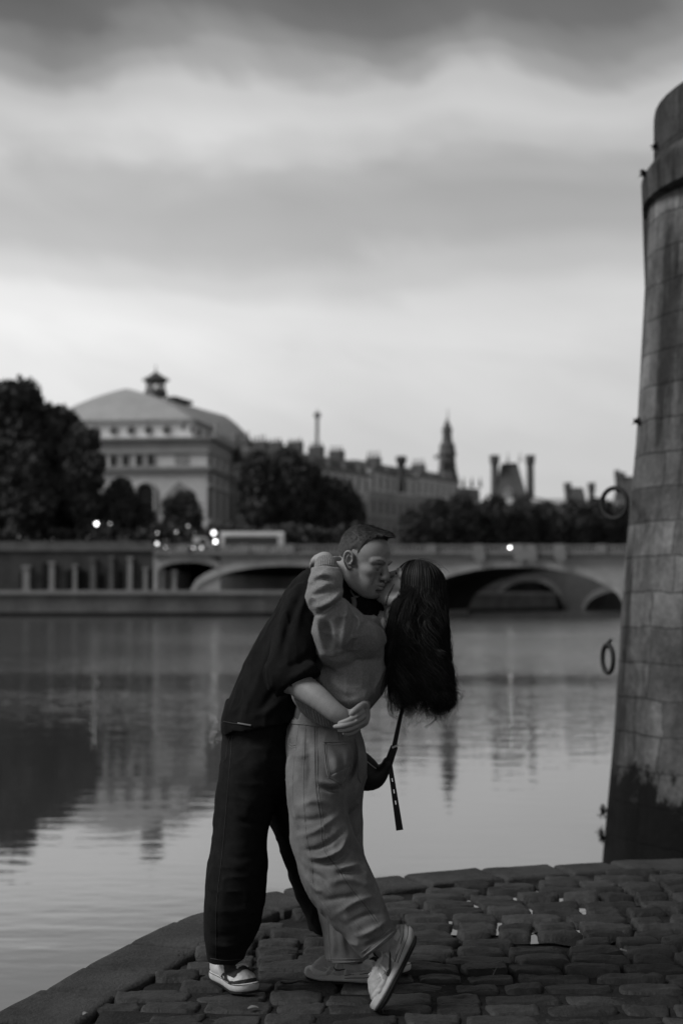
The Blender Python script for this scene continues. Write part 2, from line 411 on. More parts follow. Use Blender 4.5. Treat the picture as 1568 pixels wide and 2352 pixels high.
while y < 8.0:
    dy = rnd.uniform(.125, .168); x = -3.1 + rnd.random() * .3; row += 1
    while x < 6.4:
        w = rnd.uniform(.16, .30); yy = y + .03 * math.sin(x * .9 + row * .15) + .035 * x * .0
        cxs = x + w / 2
        if inside(cxs, yy, EIp) and inside(cxs - w * .24, yy + dy * .24, EIp) and inside(cxs + w * .24, yy + dy * .24, EIp) and rnd.random() > .015:
            g = rnd.uniform(.002, .013)
            if ((cxs - .9) / .85) ** 2 + ((yy - 6.75) / .62) ** 2 < 1: g = rnd.choice((.004, .008, .012, .026))
            stone_at(mb, cxs, yy + rnd.uniform(-.012, .012), w / 2 - g * .6, dy / 2 - g * .45, rnd.uniform(-.07, .07), row)
        x += w
    y += dy
co_ = structure(mb.build('cobbled_paving', cob, smooth=True)); toned(co_, 17 * 11, TONE)

# ---- far bank --------------------------------------------------------------
wall_m = mat('far_wall', .060, .9, .35, .5, 0.4, 3)
quay_m = mat('far_quay_stone', .14, .9, .3, .45, 0.3, 2)
road_m = mat('road_asphalt', .05, .9, 1, .2)
pale_m = mat('pale_stone', .26, .85, .3, .22)
dark_m = mat('painted_shade', .012, .95, 1, .2)  # near-black colour that stands in for shade
LQZ, UQZ = 2.25, 7.6
# lower quay: a long platform that turns away behind the bridge
poly = [(-260, 184), (-10, 184), (3, 186), (8, 200), (20, 232), (46, 272), (100, 320), (300, 340), (300, 420), (-260, 420)]
mb = MB(); n_ = len(poly)
mb.add([(x, y_, LQZ) for x, y_ in poly] + [(x, y_, -2.0) for x, y_ in poly], [tuple(range(n_))] + [(i, (i + 1) % n_, n_ + (i + 1) % n_, n_ + i) for i in range(n_)])
structure(fixn(mb.build('lower_quay_pavement', quay_m)))
mb = MB(); off = [(-260, 183.85), (-10, 183.85), (3.1, 185.85), (8.15, 199.9), (20.15, 231.9), (46.1, 271.9)]
mb.rings([[(x, y_, LQZ + .02) for x, y_ in off], [(x, y_ - .25, LQZ + .02) for x, y_ in off], [(x, y_ - .25, LQZ - .5) for x, y_ in off], [(x, y_, LQZ - .5) for x, y_ in off]], cap=False, closed=False)
structure(fixn(mb.build('lower_quay_kerb', pale_m)))
mb = MB(); off = [(-260, 183.7), (-10, 183.7), (3.2, 185.7), (8.3, 199.8), (20.3, 231.8), (46.3, 271.8)]
mb.rings([[(x, y_ , WATER_Z + .55) for x, y_ in off], [(x, y_ - .1, WATER_Z - 1) for x, y_ in off]], cap=False, closed=False)
structure(fixn(mb.build('quay_foot_shade', dark_m)))  # dark strip: the shadow gap at the waterline put into the colour
# upper road and retaining wall
mb = MB(); poly = [(-260, 191.6), (-25, 191.6), (-18, 214), (6, 236), (34, 278), (90, 330), (320, 350), (320, 620), (-260, 620)]
n_ = len(poly); mb.add([(x, y_, UQZ) for x, y_ in poly], [tuple(range(n_))])
structure(fixn(mb.build('road', road_m)))
rw = thing('retaining_wall', 'long dark stone retaining wall with pale pilasters along the far lower quay', 'wall', (-90, 191, LQZ))
mb = MB(); pts = [(-260, 191), (-37, 191)]
mb.rings([[(-260, 191, LQZ), (-25.3, 191, LQZ), (-18, 213.6, LQZ), (6, 235.6, LQZ), (34, 277.6, LQZ), (90, 329.6, LQZ), (320, 350, LQZ)], [(-260, 191, UQZ), (-25.3, 191, UQZ), (-18, 213.6, UQZ), (6, 235.6, UQZ), (34, 277.6, UQZ), (90, 329.6, UQZ), (320, 350, UQZ)]], cap=False, closed=False)
fixn(mb.build('wall', wall_m, rw))
mb = MB(); mb.rings([[(-18, 213.4, z0), (6, 235.4, z0), (34, 277.4, z0), (90, 329.4, z0)] for z0 in (UQZ + .01, UQZ + 1.2)], cap=False, closed=False); fixn(mb.build('parapet', mat('parapet_stone', .12, .9, .5, .5), rw))
mb = MB(); mb.box(-260, -25.4, 190.72, 191.9, UQZ + .02, UQZ + .34); mb.build('cornice', mat('cornice_stone', .15, .9, .4, .4), rw)
mb = MB(); mb.box(-260, -25.4, 190.95, 191.35, UQZ + .345, UQZ + 1.25); mb.build('parapet', mat('parapet_stone', .12, .9, .5, .5), rw)
def c1(x): return x * .7015 / 1.6327      # crop column -> picture column
for a, b, t, dk in ((125, 160, 1170, 0), (265, 292, 1150, 0), (393, 412, 1165, 0), (485, 512, 1130, 0), (588, 606, 1120, 0), (684, 708, 1125, 0), (768, 790, 1180, 0), (856, 878, 1190, 0), (922, 944, 1195, 0)):
    X0_, X1_ = xof(c1(a), 190.7), xof(c1(b), 190.7); zt = zof((1300 + t * .7015) / 1.6327, 190.7)
    mb = MB(); xc, hw = (X0_ + X1_) / 2, (X1_ - X0_) / 2
    mb.box(xc - hw, xc + hw, 190.35, 191.0 - .003, LQZ + .3, zt - .35).box(xc - hw * 1.35, xc + hw * 1.35, 190.2, 190.997, zt - .347, zt).box(xc - hw * 1.3, xc + hw * 1.3, 190.2, 190.997, LQZ + .003, LQZ + .297)
    mb.build('pilaster', pale_m if a not in (588, 485) else quay_m, rw)
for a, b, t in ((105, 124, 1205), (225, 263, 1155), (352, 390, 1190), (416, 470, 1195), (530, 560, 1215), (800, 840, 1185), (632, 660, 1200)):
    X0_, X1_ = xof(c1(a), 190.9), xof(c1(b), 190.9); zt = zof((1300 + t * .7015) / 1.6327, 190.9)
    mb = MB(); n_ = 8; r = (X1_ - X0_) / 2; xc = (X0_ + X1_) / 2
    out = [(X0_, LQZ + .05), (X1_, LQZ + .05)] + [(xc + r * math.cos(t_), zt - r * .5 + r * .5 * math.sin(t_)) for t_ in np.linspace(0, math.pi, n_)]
    mb.prism(out, 190.94, 191.0 - .004); mb.build('archway', dark_m, rw)  # flat panel, the shade of the opening put into its colour

# ---- the stone bridge ------------------------------------------------------
BY, BW, SK = 190.0, 22.0, 10.0
bridge = thing('stone_bridge', 'low pale stone arch bridge with a balustrade crossing the river behind the couple', 'bridge', (20, BY, WATER_Z))
def arch_curve(cx, crown, hw, drop, n=28):
    """outline in picture columns/rows -> (x, z) at the bridge face"""
    out = []
    for t in np.linspace(-1, 1, n):
        yy = crown + drop * (1 - math.sqrt(max(0, 1 - (abs(t) ** 2.05) * .999)))
        out.append((xof(cx + hw * t, BY), zof(yy, BY)))
    return out
arches = [arch_curve(433, 1291, 72, 22), arch_curve(658, 1299, 222, 78), arch_curve(1186, 1302, 252, 104), arch_curve(1712, 1303, 235, 100)]
springs = [LQZ, LQZ - .3, WATER_Z - .5, WATER_Z - .5]
top = zof(1278, BY)
bm_ = mat('bridge_stone', .40, .88, .22, .30, .3, 1.5)
sof = mat('soffit_shade', .014, .9, .5, .4)  # bridge stone with the shade under the arches put into its colour
xl = xof(352, BY); xr = xof(1990, BY)
mb = MB()
def span_cols():
    xs = []
    cur = xl
    for a in arches:
        yield (cur, a[0][0], None); yield (a[0][0], a[-1][0], a); cur = a[-1][0]
    yield (cur, xr, None)
for x0, x1, a in span_cols():
    if a is None:
        zb_ = WATER_Z - 1 if x0 > xof(800, BY) else LQZ - .5
        mb.rings([[(x0, BY, z), (x1, BY, z), (x1 + SK, BY + BW, z), (x0 + SK, BY + BW, z)] for z in (zb_, top)])
    else:
        for (xa, za), (xb, zb) in zip(a[:-1], a[1:]):
            vs = [(xa, BY, za), (xb, BY, zb), (xb, BY, top), (xa, BY, top), (xa + SK, BY + BW, za), (xb + SK, BY + BW, zb), (xb + SK, BY + BW, top), (xa + SK, BY + BW, top)]
            mb.add(vs, [(0, 1, 2, 3), (4, 7, 6, 5), (3, 2, 6, 7), (0, 4, 5, 1)])
mb.build('spandrel_wall', bm_, bridge)
mb = MB()
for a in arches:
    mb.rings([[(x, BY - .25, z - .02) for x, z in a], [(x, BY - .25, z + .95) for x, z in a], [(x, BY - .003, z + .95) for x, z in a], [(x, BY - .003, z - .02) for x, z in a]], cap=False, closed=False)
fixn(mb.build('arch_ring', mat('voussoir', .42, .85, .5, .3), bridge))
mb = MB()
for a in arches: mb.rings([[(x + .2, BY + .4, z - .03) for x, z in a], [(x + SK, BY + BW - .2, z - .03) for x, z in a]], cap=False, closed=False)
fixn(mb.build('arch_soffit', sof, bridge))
mb = MB(); mb.box(xl, xr, BY - .7, BY + BW + .3, top + .003, top + .42); mb.build('cornice', mat('bridge_cornice', .13, .9, .5, .3), bridge)
mb = MB(); mb.box(xl, xr, BY + .6, BY + BW - .6, top + .43, top + .50); mb.build('roadway', road_m, bridge)
zp = top + .423; ph = zof(1252, BY) - zp
mb = MB(); mb.box(xl, xr, BY - .35, BY + .05, zp, zp + .25).box(xl, xr, BY - .38, BY + .08, zp + ph - .25, zp + ph)
mb.box(xl, xr, BY + BW - .35, BY + BW + .05, zp, zp + ph)
x = xl + .3
while x < xr:
    mb.box(x, x + .24, BY - .28, BY - .02, zp + .253, zp + ph - .253); x += .52
mb.build('balustrade', mat('balustrade_stone', .27, .85, .6, .3), bridge)
for px in (420, 560, 665, 880, 990, 1099, 1192, 1218, 1285, 1380):
    x = xof(px, BY); mb = MB(); mb.box(x - .6, x + .6, BY - .62, BY + .1, zp + .004, zp + ph + .1)
    if px in (1099, 1192, 1218, 1285): mb.box(x - .75, x + .75, BY - 1.0, BY - .75, top - .5, zp + .5).box(x - .45, x + .45, BY - .95, BY - .75, top - 1.0, top - .503)
    mb.build('pedestal', pale_m, bridge)
for px0, px1 in ((882, 932),):
    x0, x1 = xof(px0, BY), xof(px1, BY); xc = (x0 + x1) / 2
    mb = MB(); mb.rings([[(x0 - .3, BY + .1, z), (xc - 1, BY - 2.2, z), (xc + 1, BY - 2.2, z), (x1 + .3, BY + .1, z), (x1 + .3 + SK, BY + BW + 1, z), (x0 - .3 + SK, BY + BW + 1, z)] for z in (WATER_Z - 1, LQZ + 1.5)])
    mb.build('pier_nosing', mat('pier_shade_stone', .06, .9, .3, .4), bridge)  # same stone coloured darker for the shade inside the arch
for xx in ((1438, 1477),):
    x0, x1 = xof(xx[0], BY), xof(xx[1], BY); xc = (x0 + x1) / 2
    mb = MB(); mb.rings([[(x0 - .3, BY + .1, z), (xc - 1, BY - 2.2, z), (xc + 1, BY - 2.2, z), (x1 + .3, BY + .1, z)] for z in (WATER_Z - 1, LQZ + 1.5)]); mb.build('pier_nosing', bm_, bridge)

# second bridge further up the river
B2 = 262.0
br2 = thing('distant_bridge', 'second stone arch bridge further upstream seen through the near bridge arch', 'bridge', (40, B2, WATER_Z))
mb = MB(); top2 = zof(1300, B2)
def arch2(cx, crown, hw, drop, n=20): return [(xof(cx + hw * t, B2), zof(crown + drop * (1 - math.sqrt(max(0, 1 - t * t * .999))), B2)) for t in np.linspace(-1, 1, n)]
a2 = [arch2(1010, 1330, 90, 60), arch2(1214, 1334, 80, 66), arch2(1436, 1354, 100, 55)]
cur = xof(900, B2)
for a in a2:
    mb.box(cur, a[0][0], B2, B2 + 12, WATER_Z - 1, top2)
    for (xa, za), (xb, zb) in zip(a[:-1], a[1:]):
        mb.add([(xa, B2, za), (xb, B2, zb), (xb, B2, top2), (xa, B2, top2), (xa, B2 + 12, za), (xb, B2 + 12, zb), (xb, B2 + 12, top2), (xa, B2 + 12, top2)], [(0, 1, 2, 3), (4, 7, 6, 5), (0, 4, 5, 1)])
    cur = a[-1][0]
mb.box(cur, cur + 60, B2, B2 + 12, WATER_Z - 1, top2)
mb.build('spandrel_wall', mat('distant_stone', .13, .9, .2, .4), br2)
mb = MB()
for a in a2: mb.rings([[(x, B2 - .3, z - .1) for x, z in a], [(x, B2 - .3, z + 1.0) for x, z in a], [(x, B2 - .003, z + 1.0) for x, z in a]], cap=False, closed=False)
fixn(mb.build('arch_ring', mat('distant_ring', .24, .9, .3, .3), br2))
# far shore closing the river behind
mb = MB(); mb.box(20, 400, 330, 420, -2, LQZ + 2); structure(mb.build('far_embankment', quay_m))

# ---- pier of the old bridge at the right ------------------------------------
pier = thing('bridge_pier', 'tall stained stone pier with corbelled turret rising from the water at the right edge', 'pier', (4, 13, WATER_Z))
PY = 12.6
def xat(px, yd, Y): return W(px, yd, Y).x
def pier_x(yd): return float(np.interp(yd, [180, 660, 1000, 1340, 1700, 2000, 2300], [1500, 1479, 1460, 1430, 1408, 1381, 1368]))
NOSE = 1.15
def pier_ring(z, xe, n=22, inset=0.0, nose=NOSE, dy=0.0):
    """plan: rounded upstream corner then long straight sides going back to the right"""
    r = nose; pts = []
    PY_ = PY + dy; cy_ = PY_; ang = math.atan2(xe, PY_)
    cx_ = xe + r
    for _ in range(12):           # put the outermost point of the round corner on the wanted sight line
        cx_ = PY_ * math.tan(ang + math.asin(r / math.hypot(cx_, PY_)))
    # left side going away from the camera, slightly skewed
    r0 = math.pi - .30
    p0 = (cx_ + r * math.cos(r0), cy_ + r * math.sin(r0))
    for d in (7, 3.5, 1.2): pts.append((p0[0] + math.sin(.30) * d, p0[1] + math.cos(.30) * d))
    for t in np.linspace(r0, math.pi * 1.62, n): pts.append((cx_ + r * math.cos(t), cy_ + r * math.sin(t)))
    last = pts[-1]; dx, dy = math.cos(math.pi * 1.62 + math.pi / 2), math.sin(math.pi * 1.62 + math.pi / 2)
    for d in (.6, 1.6, 3.2): pts.append((last[0] + dx * d, last[1] + dy * d))
    pts.append((last[0] + dx * 3.2 + 3, PY + 7))
    return [(x, y_, z) for x, y_ in pts]
def stone_blocks(name, v, sx=.62, sz=.46):
    m = bpy.data.materials.new(name); m.use_nodes = True; t = m.node_tree; n = t.nodes; l = t.links; p = n['Principled BSDF']
    p.inputs['Roughness'].default_value = .88; p.inputs['Specular IOR Level'].default_value = .2
    uv = n.new('ShaderNodeUVMap')
    br = n.new('ShaderNodeTexBrick'); br.offset = .38; br.squash = 1.45; br.squash_frequency = 3; br.offset_frequency = 2
    br.inputs['Scale'].default_value = 1; br.inputs['Brick Width'].default_value = sx; br.inputs['Row Height'].default_value = sz
    br.inputs['Mortar Size'].default_value = .009; br.inputs['Mortar Smooth'].default_value = .4
    br.inputs['Color1'].default_value = (v * .64,) * 3 + (1,); br.inputs['Color2'].default_value = (v * 1.25,) * 3 + (1,); br.inputs['Mortar'].default_value = (v * .58,) * 3 + (1,)
    co = n.new('ShaderNodeTexCoord')
    def noise(sc3, det=5, rough=.6):
        mp = n.new('ShaderNodeMapping'); mp.inputs['Scale'].default_value = sc3; l.new(co.outputs['Object'], mp.inputs[0])
        a = n.new('ShaderNodeTexNoise'); a.inputs['Scale'].default_value = 1; a.inputs['Detail'].default_value = det; a.inputs['Roughness'].default_value = rough; l.new(mp.outputs[0], a.inputs[0]); return a.outputs[0]
    def rng(x, a, b, c, d, sm=True):
        r = n.new('ShaderNodeMapRange'); l.new(x, r.inputs[0])
        if sm: r.interpolation_type = 'SMOOTHSTEP'
        for i, q in enumerate((a, b, c, d)): r.inputs[i + 1].default_value = q
        return r.outputs[0]
    def mth(op, a, b):
        q = n.new('ShaderNodeMath'); q.operation = op
        for i, x in enumerate((a, b)):
            if isinstance(x, (int, float)): q.inputs[i].default_value = x
            else: l.new(x, q.inputs[i])
        return q.outputs[0]
    wv = n.new('ShaderNodeVectorMath'); wv.operation = 'ADD'; l.new(uv.outputs[0], wv.inputs[0])
    cb = n.new('ShaderNodeCombineXYZ'); l.new(mth('MULTIPLY', mth('SUBTRACT', noise((1.1, 1.1, 2.3), 3), .5), .16), cb.inputs[0]); l.new(mth('MULTIPLY', mth('SUBTRACT', noise((2.0, 2.0, .8), 3), .5), .10), cb.inputs[1])
    l.new(cb.outputs[0], wv.inputs[1]); l.new(wv.outputs[0], br.inputs[0])
    g = n.new('ShaderNodeRGBToBW'); l.new(br.outputs[0], g.inputs[0])
    streak = rng(noise((2.6, 2.6, .30), 5), .46, .62, 1.0, .25)            # dark water stains running down
    blot = rng(noise((1.6, 1.6, 1.2), 6, .72), .35, .68, .55, 1.30)
    fine = rng(noise((17, 17, 17), 5, .7), .3, .7, .78, 1.18)
    c = mth('MULTIPLY', mth('MULTIPLY', mth('MULTIPLY', g.outputs[0], streak), blot), fine)
    # black weed up to the flood line
    sp = n.new('ShaderNodeSeparateXYZ'); l.new(co.outputs['Object'], sp.inputs[0])
    lvl = mth('ADD', sp.outputs[2], mth('MULTIPLY', mth('SUBTRACT', noise((2.6, 2.6, 1.6), 8, .78), .5), 1.9))
    weed = rng(lvl, .98, 1.14, 0.05, 1.0)
    damp = rng(lvl, 1.0, 2.6, .70, 1.0)
    c = mth('MULTIPLY', mth('MULTIPLY', c, weed), damp)
    l.new(c, p.inputs['Base Color'])
    bn = n.new('ShaderNodeBump'); bn.inputs['Strength'].default_value = .8; bn.inputs['Distance'].default_value = .02
    h = mth('ADD', mth('MULTIPLY', br.outputs['Fac'], -1.0), mth('MULTIPLY', noise((9, 9, 9), 6, .7), .9)); l.new(h, bn.inputs['Height']); l.new(bn.outputs[0], p.inputs['Normal'])
    return m
def loft_uv(name, rings, m, parent, sharp=False):
    n_ = len(rings[0]); mb = MB(); mb.rings(rings, cap=True, closed=True); o = mb.build(name, m, parent)
    me = o.data; uvl = me.uv_layers.new(name='UVMap')
    dist = [0.0]
    for k in range(1, n_): dist.append(dist[-1] + (Vector(rings[0][k]) - Vector(rings[0][k - 1])).length)
    for poly in me.polygons:
        for li in poly.loop_indices:
            vi = me.loops[li].vertex_index; k = vi % n_
            u = dist[k]
            if k == 0 and any((me.loops[q].vertex_index % n_) == n_ - 1 for q in poly.loop_indices) and len(poly.vertices) == 4: u = dist[-1] + 4
            uvl.data[li].uv = (u, rings[vi // n_][k][2])
    fixn(o)
    if sharp:
        bm = bmesh.new(); bm.from_mesh(o.data); bmesh.ops.split_edges(bm, edges=[e for e in bm.edges if abs(e.verts[0].co.z - e.verts[1].co.z) < 1e-4]); bm.to_mesh(o.data); bm.free()
    o.data.polygons.foreach_set('use_smooth', [len(q.vertices) == 4 for q in o.data.polygons]); return o
pst = stone_blocks('pier_stone', .15, .58, .30)
ys = list(np.linspace(466, 2420, 40))
rings = []
for yd in reversed(ys):
    z = zof(yd, PY); rings.append(pier_ring(z, xat(pier_x(yd), yd, PY)))
loft_uv('shaft', rings, pst, pier)
TB = .55
PT = PY + TB
zc0, zc1, zc2, zc3 = zof(664, PT), zof(464, PT), zof(392, PT), zof(362, PT)
# corbel: a soffit, its shade put into the colour, swelling out to carry the turret, on the river side of the shaft
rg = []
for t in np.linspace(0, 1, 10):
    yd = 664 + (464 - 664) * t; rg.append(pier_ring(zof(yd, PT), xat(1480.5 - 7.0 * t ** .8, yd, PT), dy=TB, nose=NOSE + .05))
loft_uv('corbel', rg, stone_blocks('corbel_shade', .035), pier)
cm = stone_blocks('cornice_block', .10, .9, .8)
def cr_(px, yd, dz=0.0, off=0.0): return pier_ring(zof(yd, PT) + dz, xat(px, yd, PT) + off, dy=TB - .62, nose=NOSE + .55)
PT = PY - .07
zc1, zc2, zc3 = zof(464, PT), zof(392, PT), zof(362, PT)
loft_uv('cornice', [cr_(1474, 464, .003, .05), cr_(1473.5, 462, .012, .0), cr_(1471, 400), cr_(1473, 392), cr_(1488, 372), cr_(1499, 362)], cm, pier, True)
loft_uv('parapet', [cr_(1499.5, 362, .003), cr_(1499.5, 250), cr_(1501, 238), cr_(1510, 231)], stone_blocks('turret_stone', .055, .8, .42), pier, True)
# tufts of weed rooted in the joints
def tuft(x, y, Y, n, ln, label):
    r = random.Random(int(x * 7 + y)); p = W(x, y, Y); mb = MB()
    for k in range(n):
        a = r.uniform(-2.6, .5); e = r.uniform(-.4, 1.0); d = Vector((math.cos(a) * math.cos(e) - .5, math.sin(a) * math.cos(e) * .6, math.sin(e))).normalized(); q = d.cross(Vector((r.random(), r.random(), r.random()))).normalized() * .008
        l_ = ln * r.uniform(.5, 1.1); tip = p + d * l_ + Vector((0, 0, -.3 * l_ * r.random())); mid = p + d * l_ * .55 + Vector((0, 0, .12 * l_))
        mb.add([p - q, p + q, mid + q * 1.4, mid - q * 1.4, tip], [(0, 1, 2, 3), (3, 2, 4)])
    o = mb.build('weed', mat('weed_leaf', .03, .8, 20, .3)); tag(o, label, 'plant'); return o
tuft(1507, 342, PY - .05, 26, .08, 'small weed sprouting from the turret just above the cornice')
tuft(1481, 405, PY - .05, 26, .09, 'small weed growing on the outer edge of the pier cornice')
tuft(1462, 972, PY - .03, 34, .07, 'small weed in a joint halfway up the pier above the upper ring')
# mooring rings
iron = mat('rusty_iron', .018, .7, 30, .4, .3)
def mooring(xc, yc, rx, ry, Y, label, wallx):
    c = W(xc, yc, Y); s_ = Y / F
    root = thing('mooring_ring', label, 'mooring ring', c, 'iron mooring rings on the pier')
    R = ry * s_; th = math.acos(max(-1, min(1, rx / ry))) + math.atan2(c.x, c.y); mb = MB()
    pts = [c + Vector((math.cos(a) * R * math.cos(th), -math.cos(a) * R * math.sin(th), math.sin(a) * R)) for a in np.linspace(0, 2 * math.pi, 41)]
    mb.tube(pts, .0205 * Y / 12.3, 10, cap=False); mb.build('ring', iron, root, True)
    a = W(wallx + 8, yc - ry * .82, Y + .1); b = c + Vector((R * math.cos(th) * .35, 0, R * .93))
    mb = MB(); mb.tube([b + Vector((.10, .45, .03)), b + Vector((.02, .10, .025)), b + Vector((0, 0, .02)), b + Vector((-.006, -.02, -.02))], .018, 8); mb.build('eye_bolt', iron, root, True)
mooring(1410, 1156, 29, 35, 12.25, 'large round iron mooring ring hanging high on the pier', 1440)
mooring(1395, 1513, 12, 32, 12.1, 'narrow edge-on iron mooring ring hanging low on the pier', 1407)
def weed_clump(x, y, lab, seed):
    r = random.Random(seed); mb = MB(); c = W(x, y, PY)
    for k in range(60):
        d = Vector((r.gauss(-.4, .6), r.gauss(-.3, .6), r.gauss(-.2, .7))).normalized(); q = d.orthogonal().normalized() * .010; l_ = r.uniform(.02, .055); p = c + Vector((r.gauss(0, .012), r.gauss(0, .012), r.gauss(0, .03))); mb.add([p - q, p + q, p + d * l_], [(0, 1, 2)])
    tag(mb.build('weed_clump', mat('weed_leaf', .03)), lab, 'weed')
weed_clump(1384, 1862, 'dark tuft of river weed on the wet edge of the pier, the upper of two', 1); weed_clump(1382, 1918, 'dark tuft of river weed on the wet edge of the pier, the lower of two', 2)
# ================================================================== BUILDINGS, TREES, VEHICLES ON THE FAR BANK
theatre_m = mat('theatre_stone', .62, .85, .12, .16, scale2=.9)
roof_m = mat('zinc_roof', .36, .6, .2, .18)
win_m = mat('window_dark', .02, .3, .5, .2, spec=.5)
trim_m = mat('theatre_cornice', .28, .85, .4, .25)
TH = thing('theatre', 'large pale stone theatre with a wide zinc roof and a lantern on its ridge', 'theatre', (-40, 235, UQZ))
# corner plan: A = hidden left end, B = the corner, C = far right end
D0 = 236.0
B = np.array([xof(474, D0), D0]); A = B + np.array([-26.0, 3.0]); 
Cc = np.array([xof(616, 292.0), 292.0])
def fpt(P, Q, t, z): return (P[0] + (Q[0] - P[0]) * t, P[1] + (Q[1] - P[1]) * t, z)
def facade_frame(P, Q):
    u = np.array([Q[0] - P[0], Q[1] - P[1], 0.0]); Lg = np.linalg.norm(u); u /= Lg; nrm = np.array([u[1], -u[0], 0.0])
    return u, nrm, Lg
def fbox(mb, P, Q, s0, s1, z0, z1, d0, d1):
    """box on the facade P-Q between s0..s1 metres along it, z0..z1, standing d0..d1 proud of it"""
    u, n_, Lg = facade_frame(P, Q); c = np.array([P[0], P[1], 0.0]) + u * (s0 + s1) / 2 + n_ * (d0 + d1) / 2; c[2] = (z0 + z1) / 2
    mb.obox(c, u, n_, (0, 0, 1), (s1 - s0) / 2, (d1 - d0) / 2, (z1 - z0) / 2)
def quad_prism(poly, z0, z1):
    mb = MB(); mb.rings([[(x, y, z0) for x, y in poly], [(x, y, z1) for x, y in poly]]); return mb
BK = A + (Cc - B)
def zt(yd): return zof(yd, D0)
def fx(px):
    """picture column -> metres from A along the front A-B"""
    k = (px - CX) / F; u = B - A; t = (k * A[1] - A[0]) / (u[0] - k * u[1]); return t * np.linalg.norm(u)
def fx2(px):
    k = (px - CX) / F; u = Cc - B; t = (k * B[1] - B[0]) / (u[0] - k * u[1]); return t * np.linalg.norm(u)
quad = [tuple(A), tuple(B), tuple(Cc), tuple(BK)]
zroof, zcor2, zcor1, zst = zt(958), zt(1003), zt(1076), UQZ
fixn(quad_prism(quad, UQZ - 1, zcor2).build('wall', theatre_m, TH))
# attic set back a little, with round windows
up = []
cen_ = (A + Cc) / 2
shr = lambda p, d: tuple(np.array(p) + (cen_ - np.array(p)) / np.linalg.norm(cen_ - np.array(p)) * d)
A2, B2_, C2, K2 = [np.array(shr(p, 3.2)) for p in quad]
B2_ = np.array([xof(440, D0 + 3), D0 + 3.0]); A2 = B2_ + (A - B) * .98; K2 = A2 + (np.array([xof(592, 290.0), 290.0]) - B2_); C2 = np.array([xof(592, 290.0), 290.0])
fixn(quad_prism([tuple(A2), tuple(B2_), tuple(C2), tuple(K2)], zcor2 + .003, zroof).build('attic', mat('attic_stone', .70, .85, .12, .12), TH))
def band(name, P, Q, z0, z1, d, m, s0=0.0, s1=None):
    u, n_, Lg = facade_frame(P, Q); mb = MB(); fbox(mb, P, Q, s0 - d, (Lg if s1 is None else s1) + d - .004, z0, z1, .004, d); return mb.build(name, m, TH)
band('cornice', A, B, zcor2 - .5, zcor2 - .1, 1.1, trim_m); band('cornice', B, Cc, zcor2 - .5, zcor2 - .11, 1.1, trim_m, 1.1)
band('frieze', A, B, zt(1040), zcor2 - .503, .35, mat('frieze_stone', .36, .85, .5, .2)); band('frieze', B, Cc, zt(1040), zcor2 - .503, .35, mat('frieze_stone', .36), .36)
band('string_course', A, B, zcor1 - .25, zcor1 + .35, .7, trim_m); band('string_course', B, Cc, zcor1 - .25, zcor1 + .34, .7, trim_m, .72)
band('eaves', A2, B2_, zroof - .45, zroof + .05, .6, trim_m); band('eaves', B2_, C2, zroof - .45, zroof + .045, .6, trim_m, .62)
def disc(P, Q, s, z, r, d, m, name, n=18, rim=None):
    u, n_, Lg = facade_frame(P, Q); c = np.array([P[0], P[1], 0.0]) + u * s; c[2] = z
    mb = MB(); mb.rings([[tuple(c + u * r * math.cos(t) + np.array([0, 0, 1.]) * r * math.sin(t) + n_ * q) for t in np.linspace(0, 2 * math.pi, n, endpoint=False)] for q in (.01, d)])
    o = fixn(mb.build(name, m, TH))
    mb = MB(); mb.tube([tuple(c + u * r * 1.12 * math.cos(t) + np.array([0, 0, 1.]) * r * 1.12 * math.sin(t) + n_ * d) for t in np.linspace(0, 2 * math.pi, n + 1)], .16, 6, cap=False); mb.build('frame', trim_m, o)
def fxA2(px):
    k = (px - CX) / F; u = B2_ - A2; t = (k * A2[1] - A2[0]) / (u[0] - k * u[1]); return t * np.linalg.norm(u)
def fxB2(px):
    k = (px - CX) / F; u = C2 - B2_; t = (k * B2_[1] - B2_[0]) / (u[0] - k * u[1]); return t * np.linalg.norm(u)
for px in (218, 260, 300, 340, 382): disc(A2, B2_, fxA2(px), zt(983), .58, .12, win_m, 'round_window')
for px in (417, 437, 455, 475, 494, 514, 532, 550, 566): disc(B2_, C2, fxB2(px), zt(983), .58, .12, win_m, 'round_window')
def window(P, Q, s, w, z0, z1, m=win_m, arch=False, d=.06, sill=True, fr=.35):
    u, n_, Lg = facade_frame(P, Q); c = np.array([P[0], P[1], 0.0]) + u * s; e = np.array([0, 0, 1.])
    out = [(-w / 2, z0), (w / 2, z0)] + ([(w / 2 * math.cos(t), z1 - w / 2 + w / 2 * math.sin(t)) for t in np.linspace(0, math.pi, 12)] if arch else [(w / 2, z1), (-w / 2, z1)])
    mb = MB(); mb.rings([[tuple(c + u * a + e * b + n_ * q) for a, b in out] for q in (.01, d)]); o = fixn(mb.build('window', m, TH))
    mb = MB(); mb.tube([tuple(c + u * a + e * b + n_ * (d + .05)) for a, b in out[1:] + [out[0]]], fr * .45, 6); mb.build('frame', mat('window_surround', .36, .85, .5, .15), o)
    return o
for px in (228, 260, 288, 319, 346): window(A, B, fx(px), 1.25, zt(1068), zt(1043))
for px in (417,): 
    mb = MB(); fbox(mb, A, B, fx(400), fx(433), zt(1066), zt(1042), .004, .12); mb.build('relief_panel', trim_m, TH)
for px in (210, 273, 334): window(A, B, fx(px), 3.3, zt(1200), zt(1107), arch=True, fr=.7)
u_, n_, Lg_ = facade_frame(A, B)
mb = MB(); s_ = fx(412); c_ = np.array([A[0], A[1], 0.0]) + u_ * s_
